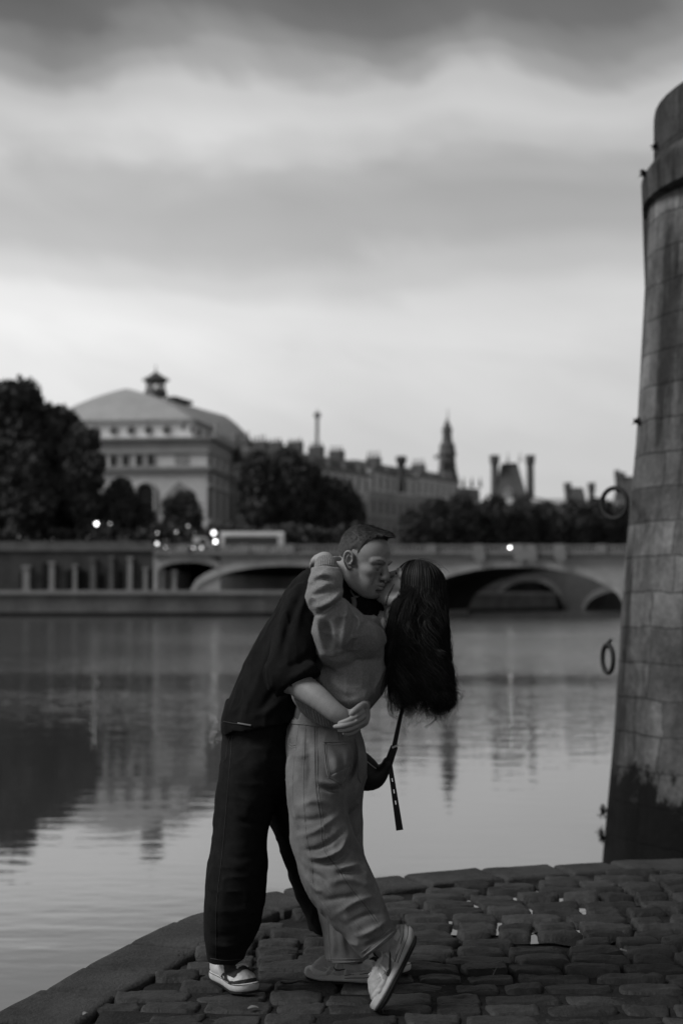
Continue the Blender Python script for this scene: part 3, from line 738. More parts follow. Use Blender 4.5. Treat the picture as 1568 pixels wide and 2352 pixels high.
mb.rings([[tuple(c_ + u_ * a + np.array([0, 0, b]) + n_ * q) for a, b in ((-2.6, zt(1140)), (2.6, zt(1140)), (1.2, zt(1118)), (0, zt(1105)), (-1.2, zt(1118)))] for q in (.01, .3)]); fixn(mb.build('relief_panel', trim_m, TH))
for i, px in enumerate((482, 498, 512, 527, 541, 554, 567, 580)):
    s_ = fx2(px)
    window(B, Cc, s_, 1.3, zt(1066), zt(1044), fr=.25); window(B, Cc, s_, 1.5, zt(1110), zt(1083), fr=.25); window(B, Cc, s_, 1.7, zt(1190), zt(1118), fr=.25); window(B, Cc, s_, 1.7, UQZ + .2, zt(1222), arch=True, fr=.25)
band('string_course', B, Cc, zt(1116), zt(1112), .45, theatre_m, .46); band('string_course', B, Cc, zt(1200), zt(1194), .5, theatre_m, .52)
# statues along the side cornice
u_, n_, Lg_ = facade_frame(B, Cc)
for i in range(9):
    mb = MB(); c_ = np.array([B[0], B[1], 0]) + u_ * (5 + i * 4.6) + n_ * .5; mb.lathe((c_[0], c_[1], zcor2), [(.7, 0), (.75, .5), (.45, .6), (.6, 1.4), (.35, 2.2), (.4, 2.6), (.1, 3.0)], 8); mb.build('roof_statue', trim_m, TH)
# hipped, slightly bulging roof
rb = [np.array(p) for p in (A2, B2_, C2, K2)]
ze = zroof; zr = zof(893, D0 + 14)
r0 = np.array([xof(287, D0 + 14), D0 + 14]); r1 = np.array([xof(515, 290.), 290.])
def hip(i, j, t):
    base = rb[i] + (rb[j] - rb[i]) * t; return base
mb = MB(); nU, nV = 12, 8
def ridge_of(i, j, t):
    tgt = {0: r0, 1: r0, 2: r1, 3: r1}
    return tgt[i] + (tgt[j] - tgt[i]) * t
def zridge(i, j, t):
    zz = {0: zr, 1: zr, 2: zof(955, 290.) , 3: zof(955, 290.)}; return zz[i] + (zz[j] - zz[i]) * t
for i, j in ((0, 1), (1, 2), (2, 3), (3, 0)):
    g = []
    ov = .8
    for v_ in range(nV + 1):
        tv = v_ / nV; row = []
        for u in range(nU + 1):
            tu = u / nU; b_ = hip(i, j, tu); r_ = ridge_of(i, j, tu); p = b_ + (r_ - b_) * tv
            zz = ze + .06 + (zridge(i, j, tu) - ze) * (tv + .42 * tv * (1 - tv)); row.append((p[0], p[1], zz))
        g.append(row)
    mb.rings(g, cap=False, closed=False)
fixn(mb.build('roof', roof_m, TH, True))
mb = MB(); c_ = r0 + (r1 - r0) * .43; zz = zof(917, c_[1]); wv = [(r1 - r0) / np.linalg.norm(r1 - r0)][0]
mb.obox((c_[0] + wv[0] * 3, c_[1] + wv[1] * 3, zz + .1), (wv[0], wv[1], 0), (-wv[1], wv[0], 0), (0, 0, 1), 3.8, 1.0, .35); mb.build('ridge_vent', mat('dark_zinc', .07, .6, .5, .2), TH)
lx, ly = xof(354, 262.), 262.; zz = lambda y: zof(y, ly); m1 = ly / F
LN = MB(); LN.lathe((lx, ly, 0), [(26 * m1, zz(912)), (26 * m1, zz(899)), (24 * m1, zz(897.5)), (24 * m1, zz(896))], 8); ln = LN.build('lantern', mat('lantern_base', .10, .7, .5, .2), TH)
mb = MB()
for k in range(8):
    a = 2 * math.pi * (k + .5) / 8; x, y_ = lx + 20 * m1 * math.cos(a), ly + 20 * m1 * math.sin(a); mb.tube([(x, y_, zz(897)), (x, y_, zz(877))], 3.0 * m1, 6)
mb.build('column', mat('lantern_base', .1), ln)
mb = MB(); mb.lathe((lx, ly, 0), [(24 * m1, zz(879)), (24 * m1, zz(876)), (33 * m1, zz(874)), (32 * m1, zz(872)), (17 * m1, zz(864)), (5 * m1, zz(856)), (1.6 * m1, zz(853)), (.8 * m1, zz(838))], 8)
mb.build('lantern_roof', mat('dark_zinc', .07), ln)

# ---- rows of town houses ---------------------------------------------------
def house(P, Q, zw, zm, label, nwin, name='town_house', depth=14.0, floors=4, wall=.52, bright=(), chim=2, seed=0, mans=.09):
    r = random.Random(seed); root = thing(name, label, 'building', (P[0], P[1], UQZ), 'town houses beyond the bridge')
    u, n_, Lg = facade_frame(P, Q); P, Q = np.array(P), np.array(Q); bk = -n_[:2] * depth
    poly = [tuple(P), tuple(Q), tuple(Q + bk), tuple(P + bk)]
    mb = MB(); mb.rings([[(x, y, UQZ - 1) for x, y in poly], [(x, y, zw) for x, y in poly]]); fixn(mb.build('wall', mat('house_stone_%d' % int(wall * 100), wall, .85, .2, .25), root))
    ins_ = [tuple(np.array(p) + (-n_[:2] * 1.6 if k < 2 else n_[:2] * 1.6) + (u[:2] * .2 if k in (0, 3) else -u[:2] * .2)) for k, p in enumerate(poly)]
    ins2 = [tuple(np.array(p) + (-n_[:2] * 3.4 if k < 2 else n_[:2] * 3.4) + (u[:2] * .4 if k in (0, 3) else -u[:2] * .4)) for k, p in enumerate(poly)]
    mb = MB(); mb.rings([[(x, y, zw + .004) for x, y in poly], [(x, y, zw + (zm - zw) * .78) for x, y in ins_], [(x, y, zm) for x, y in ins2]]); fixn(mb.build('mansard_roof', mat('slate', mans, .6, .4, .3), root))
    mb = MB(); fbox(mb, P, Q, -.2, Lg + .2, zw - .35, zw + .25, .004, .6); mb.build('cornice', pale_m, root)
    fh = (zw - UQZ) / floors; pit = Lg / nwin
    for f in range(floors):
        z0 = UQZ + fh * f
        if f in bright:
            mb = MB(); fbox(mb, P, Q, .1, Lg - .1, z0 + fh * .15, z0 + fh * .95, .004, .05); mb.build('storey_band', mat('bright_stone', .80, .8, .3, .1), root)
        else:
            mb = MB(); fbox(mb, P, Q, 0.05, Lg - .05, z0 - .1, z0 + .15, .004, .35); mb.build('string_course', pale_m, root)
        for k in range(nwin):
            s0 = pit * (k + .5); mb = MB(); fbox(mb, P, Q, s0 - pit * .19, s0 + pit * .19, z0 + fh * .22, z0 + fh * .80, .052, .08); w_ = mb.build('window', win_m, root)
    for k in range(nwin // 2):
        s0 = pit * (2 * k + 1); mb = MB(); zb = zw + .3; fbox(mb, P, Q, s0 - .75, s0 + .75, zb, zb + (zm - zw) * .5, -1.5, -.1); dd = mb.build('dormer', mat('dormer_stone', .16, .8, .5, .2), root)
        mb = MB(); fbox(mb, P, Q, s0 - .5, s0 + .5, zb + .3, zb + (zm - zw) * .42, -.097, -.06); mb.build('pane', win_m, dd)
    for k in range(chim):
        s0 = Lg * (k + .6) / chim; mb = MB(); fbox(mb, P, Q, s0 - .5, s0 + .5, zw + 1, zm + 1.5 + r.random(), -7.5, -4.2)
        for q in range(4): 
            c = np.array([P[0], P[1], 0.]) + u * s0 - n_ * (4.7 + q * .8); mb.tube([(c[0], c[1], zm + 1.2), (c[0], c[1], zm + 2.9 + .3 * r.random())], .16, 6)
        mb.build('chimney_stack', mat('chimney_brick', .09, .9, .5, .3), root)
    return root
def pp2(px, Y): return (xof(px, Y), Y)
house(pp2(596, 252), pp2(705, 266), zof(1068, 258), zof(1032, 258), 'dark roofed town house just right of the theatre behind the plane trees', 6, seed=1, bright=(3,), chim=3)
house(pp2(706, 268), pp2(848, 288), zof(1082, 278), zof(1047, 278), 'mid row town house below the thin mast with a pale top storey', 8, seed=2, bright=(3,), chim=3)
house(pp2(850, 292), pp2(955, 312), zof(1086, 300), zof(1062, 300), 'town house with a bright attic storey left of the city hall belfry', 7, seed=3, bright=(3,), chim=1, wall=.38)
house(pp2(956, 313), pp2(1052, 334), zof(1098, 322), zof(1078, 322), 'town house with a bright attic storey directly under the city hall belfry', 7, seed=4, bright=(3,), chim=1, wall=.38)
mb = MB(); c = W(921, 1062, 300); c.z -= 3.4
mb.lathe(c, [(.7, -3), (.7, 2.4), (.8, 2.8), (1.1, 3.6), (1.25, 4.2), (1.0, 4.7)], 12)
tag(mb.build('ventilation_cowl', mat('dark_zinc', .07)), 'dark capped cowl standing on a town house roof', 'roof cowl')
mb = MB(); a = W(727.5, 1040, 285); b = W(728.5, 958, 285); mb.tube([a, b], .34, 8); mb.tube([b, b + Vector((0, 0, .9))], [.75, .6], 8); mb.tube([b + Vector((0, 0, .9)), b + Vector((0, 0, 1.6))], .12, 6)
tag(mb.build('mast', mat('grey_mast', .16, .6, 1, .1)), 'thin tall grey mast above the roofs right of the theatre', 'mast')

# ---- city hall -------------------------------------------------------------
HY = 345.0; hs = HY / F
hall = thing('city_hall', 'ornate city hall with a stepped belfry, steep pavilion roofs and tall chimneys', 'city hall', (xof(1150, HY), HY, UQZ))
hx = lambda px: xof(px, HY); hz = lambda py: zof(py, HY)
hall_m = mat('hall_stone', .32, .85, .3, .3); slate = mat('slate', .09); hall_d = mat('hall_dark_stone', .10, .85, .5, .3)
mb = MB(); mb.box(hx(1040), hx(1520), HY, HY + 22, UQZ - 1, hz(1152)); mb.build('wall', hall_m, hall)
mb = MB(); mb.box(hx(1160), hx(1300), HY - .8, HY, hz(1158), hz(1146)); mb.build('cornice', mat('bright_stone', .80, .8, .3, .1), hall)
def tower(cx, prof, n, name, m, ang=0.0, y=HY + 8):
    mb = MB(); s_ = y / F
    mb.rings([[(xof(cx, y) + r * s_ * math.cos(2 * math.pi * (k + .5) / n + ang), y + r * s_ * math.sin(2 * math.pi * (k + .5) / n + ang), zof(py, y)) for k in range(n)] for r, py in prof]); return mb.build(name, m, hall)
bf = tower(1028, [(28, 1200), (27, 1096), (24, 1090), (20.5, 1070), (19, 1050), (22, 1046), (22, 1042), (19.5, 1036), (18.5, 1022), (13, 1016), (11.5, 1008), (11, 992), (13.5, 989), (13, 986), (9.5, 982), (8, 976), (4, 968), (2, 962)], 8, 'belfry', hall_d)
mb = MB(); p = W(1028, 962, HY + 8); mb.tube([p, p + Vector((0, 0, 2.6))], [.16, .06], 6); mb.build('finial', hall_d, bf)
for dx in (-9, 0, 9):
    mb = MB(); a = W(1028 + dx, 1070, HY + 8 - 2.35); mb.box(a.x - .35, a.x + .35, a.y - .03, a.y + .25, a.z - 1.0, a.z + 1.2); mb.build('louvre', win_m, bf)
mb = MB(); a = W(1006, 1058, HY + 7); mb.tube([a, a + Vector((-.2, 0, 1.6))], .06, 6); mb.box(a.x - 1.0, a.x - .1, a.y - .03, a.y + .03, a.z + .4, a.z + 1.3); mb.tube([W(1016, 1062, HY + 7), a], .1, 6); mb.build('flag', mat('grey_mast', .16), bf)
mb = MB(); mb.prism([(hx(1046), hz(1152)), (hx(1107), hz(1152)), (hx(1105), hz(1120)), (hx(1048), hz(1116))], HY + 4, HY + 14); mb.build('roof', slate, hall)
mb = MB()
for px in (1064, 1083, 1102): mb = MB(); mb.lathe(W(px, 1119, HY + 9), [(.45, 0), (.5, .5), (.25, .7), (.35, 1.3), (.2, 1.7), (.1, 2.4)], 8); mb.build('roof_statue', hall_d, hall)
def frustum(x0, x1, xa, xb, y0, y1, name, m, dep=12, top=3):
    mb = MB(); zb, zt_ = hz(y0), hz(y1)
    rows = []
    for t in (0, .25, .5, .75, 1):
        k = t ** .9; xl_, xr_ = x0 + (xa - x0) * k, x1 + (xb - x1) * k; ins__ = (dep - top) / 2 * t
        rows.append([(hx(xl_), HY + 2 + ins__, zb + (zt_ - zb) * t), (hx(xr_), HY + 2 + ins__, zb + (zt_ - zb) * t), (hx(xr_), HY + 2 + dep - ins__, zb + (zt_ - zb) * t), (hx(xl_), HY + 2 + dep - ins__, zb + (zt_ - zb) * t)])
    mb.rings(rows); return fixn(mb.build(name, m, hall))
pr = frustum(1138, 1219, 1161, 1198, 1152, 1060, 'pavilion_roof', slate)
mb = MB()
for px in (1166, 1193): p = W(px, 1061, HY + 8); mb.lathe(p, [(.3, 0), (.35, .5), (.12, .9), (.1, 2.0), (.02, 2.6)], 8)
mb.build('finial', hall_d, pr)
mb = MB(); mb.box(hx(1165), hx(1195), HY + 6, HY + 10, hz(1061), hz(1058)); mb.build('ridge_crest', hall_d, pr)
mb = MB(); mb.box(hx(1160), hx(1178), HY + .5, HY + 3, hz(1152), hz(1128)); mb.prism([(hx(1158), hz(1128)), (hx(1180), hz(1128)), (hx(1169), hz(1116))], HY + .4, HY + 3); dm_ = mb.build('dormer', hall_m, hall)
def chimney(px, ytop, y0, w):
    mb = MB(); y_ = HY + 5; m_1 = y_ / F
    mb.lathe((xof(px, y_), y_, 0), [(w * .44 * m_1, zof(y0, y_)), (w * .40 * m_1, zof(ytop + 22, y_)), (w * .55 * m_1, zof(ytop + 15, y_)), (w * .5 * m_1, zof(ytop + 4, y_)), (w * .62 * m_1, zof(ytop + 3, y_)), (w * .55 * m_1, zof(ytop, y_))], 8)
    mb.build('chimney_stack', hall_d, hall)
chimney(1137, 1046, 1152, 21); chimney(1219, 1046, 1152, 21); chimney(1305, 1109, 1158, 17); chimney(1360, 1109, 1158, 17); chimney(1419, 1080, 1160, 12); chimney(1432, 1085, 1160, 12)
p2_ = frustum(1314, 1354, 1320, 1347, 1158, 1117, 'pavilion_roof', slate, 10, 6)
frustum(1425, 1500, 1440, 1485, 1160, 1090, 'pavilion_roof', slate, 10, 4)
mb = MB(); mb.prism([(hx(1216), hz(1153)), (hx(1316), hz(1158)), (hx(1316), hz(1154)), (hx(1240), hz(1140)), (hx(1218), hz(1136))], HY + 4, HY + 14); mb.build('roof', slate, hall)

# ---- trees -----------------------------------------------------------------
leaf_m = mat('leaf', .062, .75, .5, .45, spec=.2)
bark_m = mat('bark', .03, .95, 2, .3, .5, 12)
def tree(label, base, h, rad, seed, trunk_h=None, dens=1.0, lobes=None, cat='tree', group='plane trees along the far bank', squash=1.0):
    r = random.Random(seed); base = Vector(base); root = thing('plane_tree', label, cat, base, group)
    th = trunk_h or h * .3
    mb = MB(); lean = Vector((r.uniform(-.04, .04), r.uniform(-.04, .04), 0)) * h
    tp = base + Vector((0, 0, th)) + lean * .4
    mb.tube([base - Vector((0, 0, .3)), base + Vector((0, 0, th * .5)) + lean * .2, tp, base + Vector((0, 0, h * .72)) + lean], [h * .028, h * .022, h * .018, h * .006], 8)
    L_ = lobes or 15; cs = []
    for k in range(L_):
        t = k / (L_ - 1) if L_ > 1 else .5
        zz = th * .85 + (h - th * .85) * (.12 + .80 * r.random() ** .9); env = math.sin(math.pi * min(1, max(0.04, (zz - th * .6) / (h * 1.06 - th * .6))) ** .85)
        a = r.uniform(0, 2 * math.pi); d = rad * env * r.uniform(.25, .82)
        cs.append((base + Vector((d * math.cos(a), d * math.sin(a) * squash, zz)) + lean * (zz / h), rad * r.uniform(.24, .42)))
    cs.append((base + Vector((0, 0, th + (h - th) * .28)), rad * .70)); cs.append((base + Vector((0, 0, th + (h - th) * .55)), rad * .72)); cs.append((base + Vector((0, 0, h * .84)) + lean, rad * .46))
    for c, _ in cs[:9]:
        m_ = tp + (c - tp) * .5 + Vector((0, 0, -.05 * h)); mb.tube([base + Vector((0, 0, th * r.uniform(.75, 1.1))) + lean * .35, m_, c], [h * .011, h * .007, h * .002], 6)
    mb.build('trunk', bark_m, root, True)
    mb = MB(); n = int(340 * dens)
    V_ = []; Fc = []
    for c, q in cs:
        for k in range(int(n * (q / (rad * .33)) ** 2 * .62)):
            d = Vector((r.gauss(0, 1), r.gauss(0, 1), r.gauss(0, 1))).normalized(); rr = q * (r.random() ** .36) * r.choice((1, 1, 1, 1.12))
            p = c + d * rr; s_ = r.uniform(.22, .55) * (h / 18) ** .5; n1 = Vector((r.gauss(0, 1), r.gauss(0, 1), r.gauss(0, .7))).normalized(); u = n1.orthogonal().normalized(); v_ = n1.cross(u)
            b_ = len(V_); V_ += [p + u * s_, p + v_ * s_ * .8, p - u * s_, p - v_ * s_ * .8]; Fc.append((b_, b_ + 1, b_ + 2, b_ + 3))
    mb.v = [tuple(p) for p in V_]; mb.f = Fc
    mb.build('crown', leaf_m, root)
    return root
def tree_px(px, ptop, Y, rad_px, seed, label, ground=UQZ, **k):
    x = xof(px, Y); zt_ = zof(ptop, Y); return tree(label, (x, Y, ground), zt_ - ground, rad_px * Y / F, seed, **k)
tree_px(25, 868, 200, 105, 1, 'tallest dark plane tree at the left edge of the far bank', dens=2.2, lobes=24, trunk_h=3.5)
tree_px(-85, 900, 205, 100, 8, 'dark plane tree partly out of the frame at far left', dens=1.5, trunk_h=4)
tree_px(130, 930, 203, 92, 2, 'dark plane tree second from the left with a rounded shoulder', dens=2.0, lobes=22, trunk_h=3.5)
tree_px(188, 992, 199, 62, 3, 'plane tree whose crown hides the left corner of the theatre', dens=1.6, trunk_h=3)
tree_px(75, 905, 208, 85, 34, 'plane tree closing the gap between the two tallest at left', dens=1.5, trunk_h=3.5)
tree_px(60, 1010, 197, 80, 4, 'low broad plane tree in front of the tallest one at left', dens=1.4, trunk_h=3)
tree_px(10, 1090, 214, 60, 31, 'low tree behind the tallest plane tree at far left', dens=1.3, trunk_h=2)
tree_px(95, 1080, 216, 60, 32, 'low tree filling the gap under the second plane tree at left', dens=1.3, trunk_h=2)
tree_px(170, 1100, 213, 58, 33, 'low tree under the crown that hides the theatre corner', dens=1.3, trunk_h=2)
tree_px(265, 1108, 201, 56, 5, 'small rounded tree under the theatre arches', dens=1.1, trunk_h=2.2)
tree_px(325, 1150, 204, 42, 6, 'smallest dark tree between the two theatre trees', dens=.9, trunk_h=2)
tree_px(420, 1137, 206, 62, 7, 'neat rounded tree before the theatre corner', dens=1.2, trunk_h=2.4)
tree_px(592, 1038, 222, 66, 10, 'large dark plane tree hiding the right end of the theatre', dens=1.7, lobes=18)
tree_px(668, 1032, 225, 70, 11, 'tall plane tree between the theatre and the thin mast', dens=1.6, lobes=18)
tree_px(745, 1092, 230, 70, 12, 'plane tree lower on the right of the tall pair by the mast', dens=1.4)
tree_px(800, 1108, 236, 48, 13, 'slim plane tree directly above the kissing man', dens=1.1)
for k, (px, pt, rp) in enumerate(((945, 1172, 46), (1000, 1152, 56), (1062, 1140, 58), (1128, 1136, 60), (1192, 1150, 56), (1255, 1152, 60), (1318, 1147, 58), (1375, 1150, 58), (1432, 1158, 50))):
    lab = ['low tree at the left end of the row above the bridge', 'second tree of the row above the bridge, below the belfry', 'broad tree of the row right of the belfry', 'tree of the row under the left city hall chimney',
           'tree of the row directly below the steep pavilion roof', 'tree of the row under the right hand pale cornice', 'tree of the row below the small twin chimney pavilion', 'tree of the row beside the upper mooring ring', 'tree at the right end of the row behind the pier'][k]
    tree_px(px, pt, 246 + k * 5, rp, 20 + k, lab, dens=1.2, trunk_h=2.0, lobes=13)
def hedge():
    r = random.Random(3); mb = MB(); V_ = []; Fc = []
    for k in range(9000):
        x = r.uniform(-120, 6); y_ = 196 + r.uniform(0, 5); z = UQZ + 3.6 * r.random() ** .8 + .5 * math.sin(x * .7)
        p = Vector((x, y_, max(z, UQZ + .1))); s_ = .4; n1 = Vector((r.gauss(0, 1), r.gauss(0, 1), r.gauss(0, 1))).normalized(); u = n1.orthogonal().normalized(); v_ = n1.cross(u)
        b_ = len(V_); V_ += [p + u * s_, p + v_ * s_, p - u * s_, p - v_ * s_]; Fc.append((b_, b_ + 1, b_ + 2, b_ + 3))
    mb.v = [tuple(p) for p in V_]; mb.f = Fc; o = mb.build('shrubbery', leaf_m); o['kind'] = 'stuff'; tag(o, 'low dark shrubs along the far embankment road', 'shrubbery')
hedge()

# ---- vehicles and lamps on the bridge and the embankment ---------------------
glass_m = mat('vehicle_glass', .012, .1, 2, .1, spec=.5); tyre_m = mat('tyre', .02, .9, 5, .1); white_m = mat('white_paint', .55, .35, .5, .08, spec=.5); grey_m = mat('dark_paint', .05, .35, .5, .1, spec=.5)
head_e = emit('headlight_glow', 26.0); tail_e = emit('tail_light_glow', 2.2); lamp_e = emit('lamp_glow', 5.5)
RZ = top + .5
def wheel_at(root, x, y, r):
    mb = MB(); mb.tube([(x, y - .12, RZ + r), (x, y + .12, RZ + r)], r, 14); w = mb.build('wheel', tyre_m, root); mb = MB(); mb.tube([(x, y - .135, RZ + r), (x, y - .121, RZ + r)], r * .55, 12); mb.build('rim', white_m, w)
def bus(px0, px1, Y, label):
    x0, x1 = xof(px0, Y), xof(px1, Y); root = thing('city_bus', label, 'bus', ((x0 + x1) / 2, Y + 1.2, RZ)); H = 3.0
    def profile(x, s_): return [(x, Y + .1 * s_, RZ + .35), (x, Y, RZ + .6), (x, Y, RZ + H - .4), (x, Y + .2, RZ + H), (x, Y + 2.2, RZ + H), (x, Y + 2.4, RZ + H - .4), (x, Y + 2.4, RZ + .6), (x, Y + 2.3, RZ + .35)]
    mb = MB(); mb.rings([profile(x0, 2), profile(x0 + .25, 1), profile(x1 - .25, 1), profile(x1, 2)]); fixn(mb.build('body', white_m, root))
    mb = MB(); mb.box(x0 + .5, x1 - .9, Y - .02, Y - .004, RZ + 1.15, RZ + 2.35); mb.build('window', glass_m, root)
    mb = MB(); mb.box(x1 + .003, x1 + .02, Y + .2, Y + 2.2, RZ + 1.1, RZ + 2.5); mb.build('windscreen', glass_m, root)
    for x in (x0 + 1.6, x1 - 1.8): wheel_at(root, x, Y - .02, .48)
    return root
bus(506, 652, BY + 4, 'long white city bus with dark windows crossing the bridge')
def van(px0, px1, Y, label):
    x0, x1 = xof(px0, Y), xof(px1, Y); root = thing('delivery_van', label, 'van', ((x0 + x1) / 2, Y + 1, RZ)); out = [(x0, .35), (x1, .35), (x1, 1.1), (x1 - .5, 1.3), (x1 - 1.1, 2.3), (x0 + .05, 2.35)]
    mb = MB(); mb.prism([(x, RZ + z) for x, z in out], Y, Y + 1.9); fixn(mb.build('body', white_m, root))
    mb = MB(); mb.prism([(x1 - .7, RZ + 1.3), (x1 - 1.2, RZ + 2.1), (x1 - 1.9, RZ + 2.1), (x1 - 1.9, RZ + 1.3)], Y - .02, Y - .003); mb.build('window', glass_m, root)
    for x in (x0 + .8, x1 - .9): wheel_at(root, x, Y - .02, .33)
    return root
van(442, 490, BY + 4.5, 'white delivery van behind the bus on the bridge')
def car(px, Y, label, m, lights=None, ln=4.2):
    xc = xof(px, Y); root = thing('parked_car', label, 'car', (xc, Y + .9, RZ), 'cars on the bridge'); h = ln / 2
    sec = [(-h, .45, .75), (-h + .15, .3, .92), (-h + .9, .3, .98), (-.9, .3, 1.42), (.5, .3, 1.44), (1.15, .3, .98), (h - .2, .3, .80), (h, .45, .65)]
    mb = MB(); mb.rings([[(xc + x, Y + .08, RZ + z0), (xc + x, Y, RZ + (z0 + z1) / 2), (xc + x, Y + .12, RZ + z1), (xc + x, Y + 1.6, RZ + z1), (xc + x, Y + 1.72, RZ + (z0 + z1) / 2), (xc + x, Y + 1.64, RZ + z0)] for x, z0, z1 in sec]); fixn(mb.build('body', m, root))
    mb = MB(); mb.prism([(xc - 1.1, RZ + .98), (xc - .85, RZ + 1.33), (xc + .45, RZ + 1.35), (xc + .9, RZ + .98)], Y + .03, Y + .055); mb.build('window', glass_m, root)
    for x in (-h + .75, h - .8): wheel_at(root, xc + x, Y, .3)
    if lights:
        for lx_, ly_, e in lights:
            p = W(lx_, ly_, Y - .12); mb = MB(); mb.lathe((p.x, p.y, p.z - .21), [(.03, 0), (.17, .08), (.21, .21), (.17, .34), (.03, .42)], 10); mb.build('headlight' if e is head_e else 'tail_light', e, root)
    return root
car(1190, BY + 6, 'dark car with two bright headlights on the right half of the bridge', grey_m, [(1172, 1256.5, head_e), (1186, 1256.5, head_e)])
car(372, BY + 3, 'dark car with dim lights at the left end of the bridge', grey_m, [(361, 1249, tail_e), (379, 1256, tail_e)], 3.6)
car(446, BY + 2.5, 'dark car with three dim lights in front of the white van', grey_m, [(431, 1256, tail_e), (445, 1256, tail_e), (463, 1257, tail_e)])
def lamp_post(px, py, Y, label, zb, s_=1.0, e=None, r=.2):
    p = W(px, py, Y); root = thing('street_lamp', label, 'street lamp', (p.x, Y, zb), 'street lamps on the far bank')
    mb = MB(); mb.lathe((p.x, Y, zb), [(.16, 0), (.14, .5), (.07, .7), (.055, p.z - zb - .5), (.1, p.z - zb - .3)], 8); mb.build('post', mat('dark_zinc', .07), root)
    mb = MB(); mb.lathe((p.x, Y, p.z - r), [(r * .3, 0), (r * .85, r * .5), (r, r), (r * .8, r * 1.6), (r * .2, r * 2)], 10); mb.build('lamp_globe', e or lamp_e, root)
    mb = MB(); mb.lathe((p.x, Y, p.z + r * 1.0), [(r * 1.1, 0), (r * .7, .12), (.03, .3)], 8); mb.build('lamp_cap', mat('dark_zinc', .07), root)
lamp_post(222, 1203, 193.5, 'bright lit street lamp under the big trees at left', UQZ, r=.24)
lamp_post(495, 1244, BY + 2, 'bright lit low lamp beside the bus', RZ, r=.24)
lamp_post(491, 1224, BY + 3, 'bright lit lamp above the van', RZ, r=.30, e=emit('van_lamp_glow', 3.5))
lamp_post(445, 1224, BY + 7, 'lit lamp at the left end of the van', RZ, r=.20, e=emit('van_lamp_glow', 3.5))
dim_e = emit('dim_lamp_glow', 1.6)
for px, py, w in ((253, 1203, 'faint'), (432, 1208, 'dim'), (405, 1222, 'dim'), (362, 1224, 'dim')):
    lamp_post(px, py, 194.5, '%s street lamp %s' % (w, {253: 'just right of the bright one', 432: 'in front of the rounded tree by the theatre corner', 405: 'between the rounded tree and the small car', 362: 'at the left foot of the rounded tree'}[px]), UQZ, r=.11, e=dim_e)
# ================================================================== SIGNED-DISTANCE MODELLING
def smin(a, b, k):
    if k <= 0: return np.minimum(a, b)
    h = np.clip(0.5 + 0.5 * (b - a) / k, 0, 1)
    return b * (1 - h) + a * h - k * h * (1 - h)
def vnoise(P, seed=0):
    """smooth value noise in [-1, 1] at points P (n, 3)"""
    I = np.floor(P).astype(np.int64); f = P - I; f = f * f * f * (f * (f * 6 - 15) + 10); out = np.zeros(len(P))
    for c in range(8):
        o = np.array([c & 1, (c >> 1) & 1, c >> 2]); q = I + o
        h = (q[:, 0] * 73856093) ^ (q[:, 1] * 19349663) ^ (q[:, 2] * 83492791) ^ (seed * 2654435761)
        h = (h ^ (h >> 13)) * 1274126177 & 0x7fffffff; h = (h ^ (h >> 16)) & 0xffff
        w = np.prod(np.where(o == 1, f, 1 - f), axis=1); out += w * (h / 32767.5 - 1)
    return out
def project(P):
    """world points -> columns and rows of the 1568 x 2352 picture"""
    c, s = math.cos(PITCH), math.sin(PITCH); z = P[:, 2] - CAMZ
    fw = P[:, 1] * c + z * s; up = -P[:, 1] * s + z * c
    return CX + F * P[:, 0] / fw, CY - F * up / fw
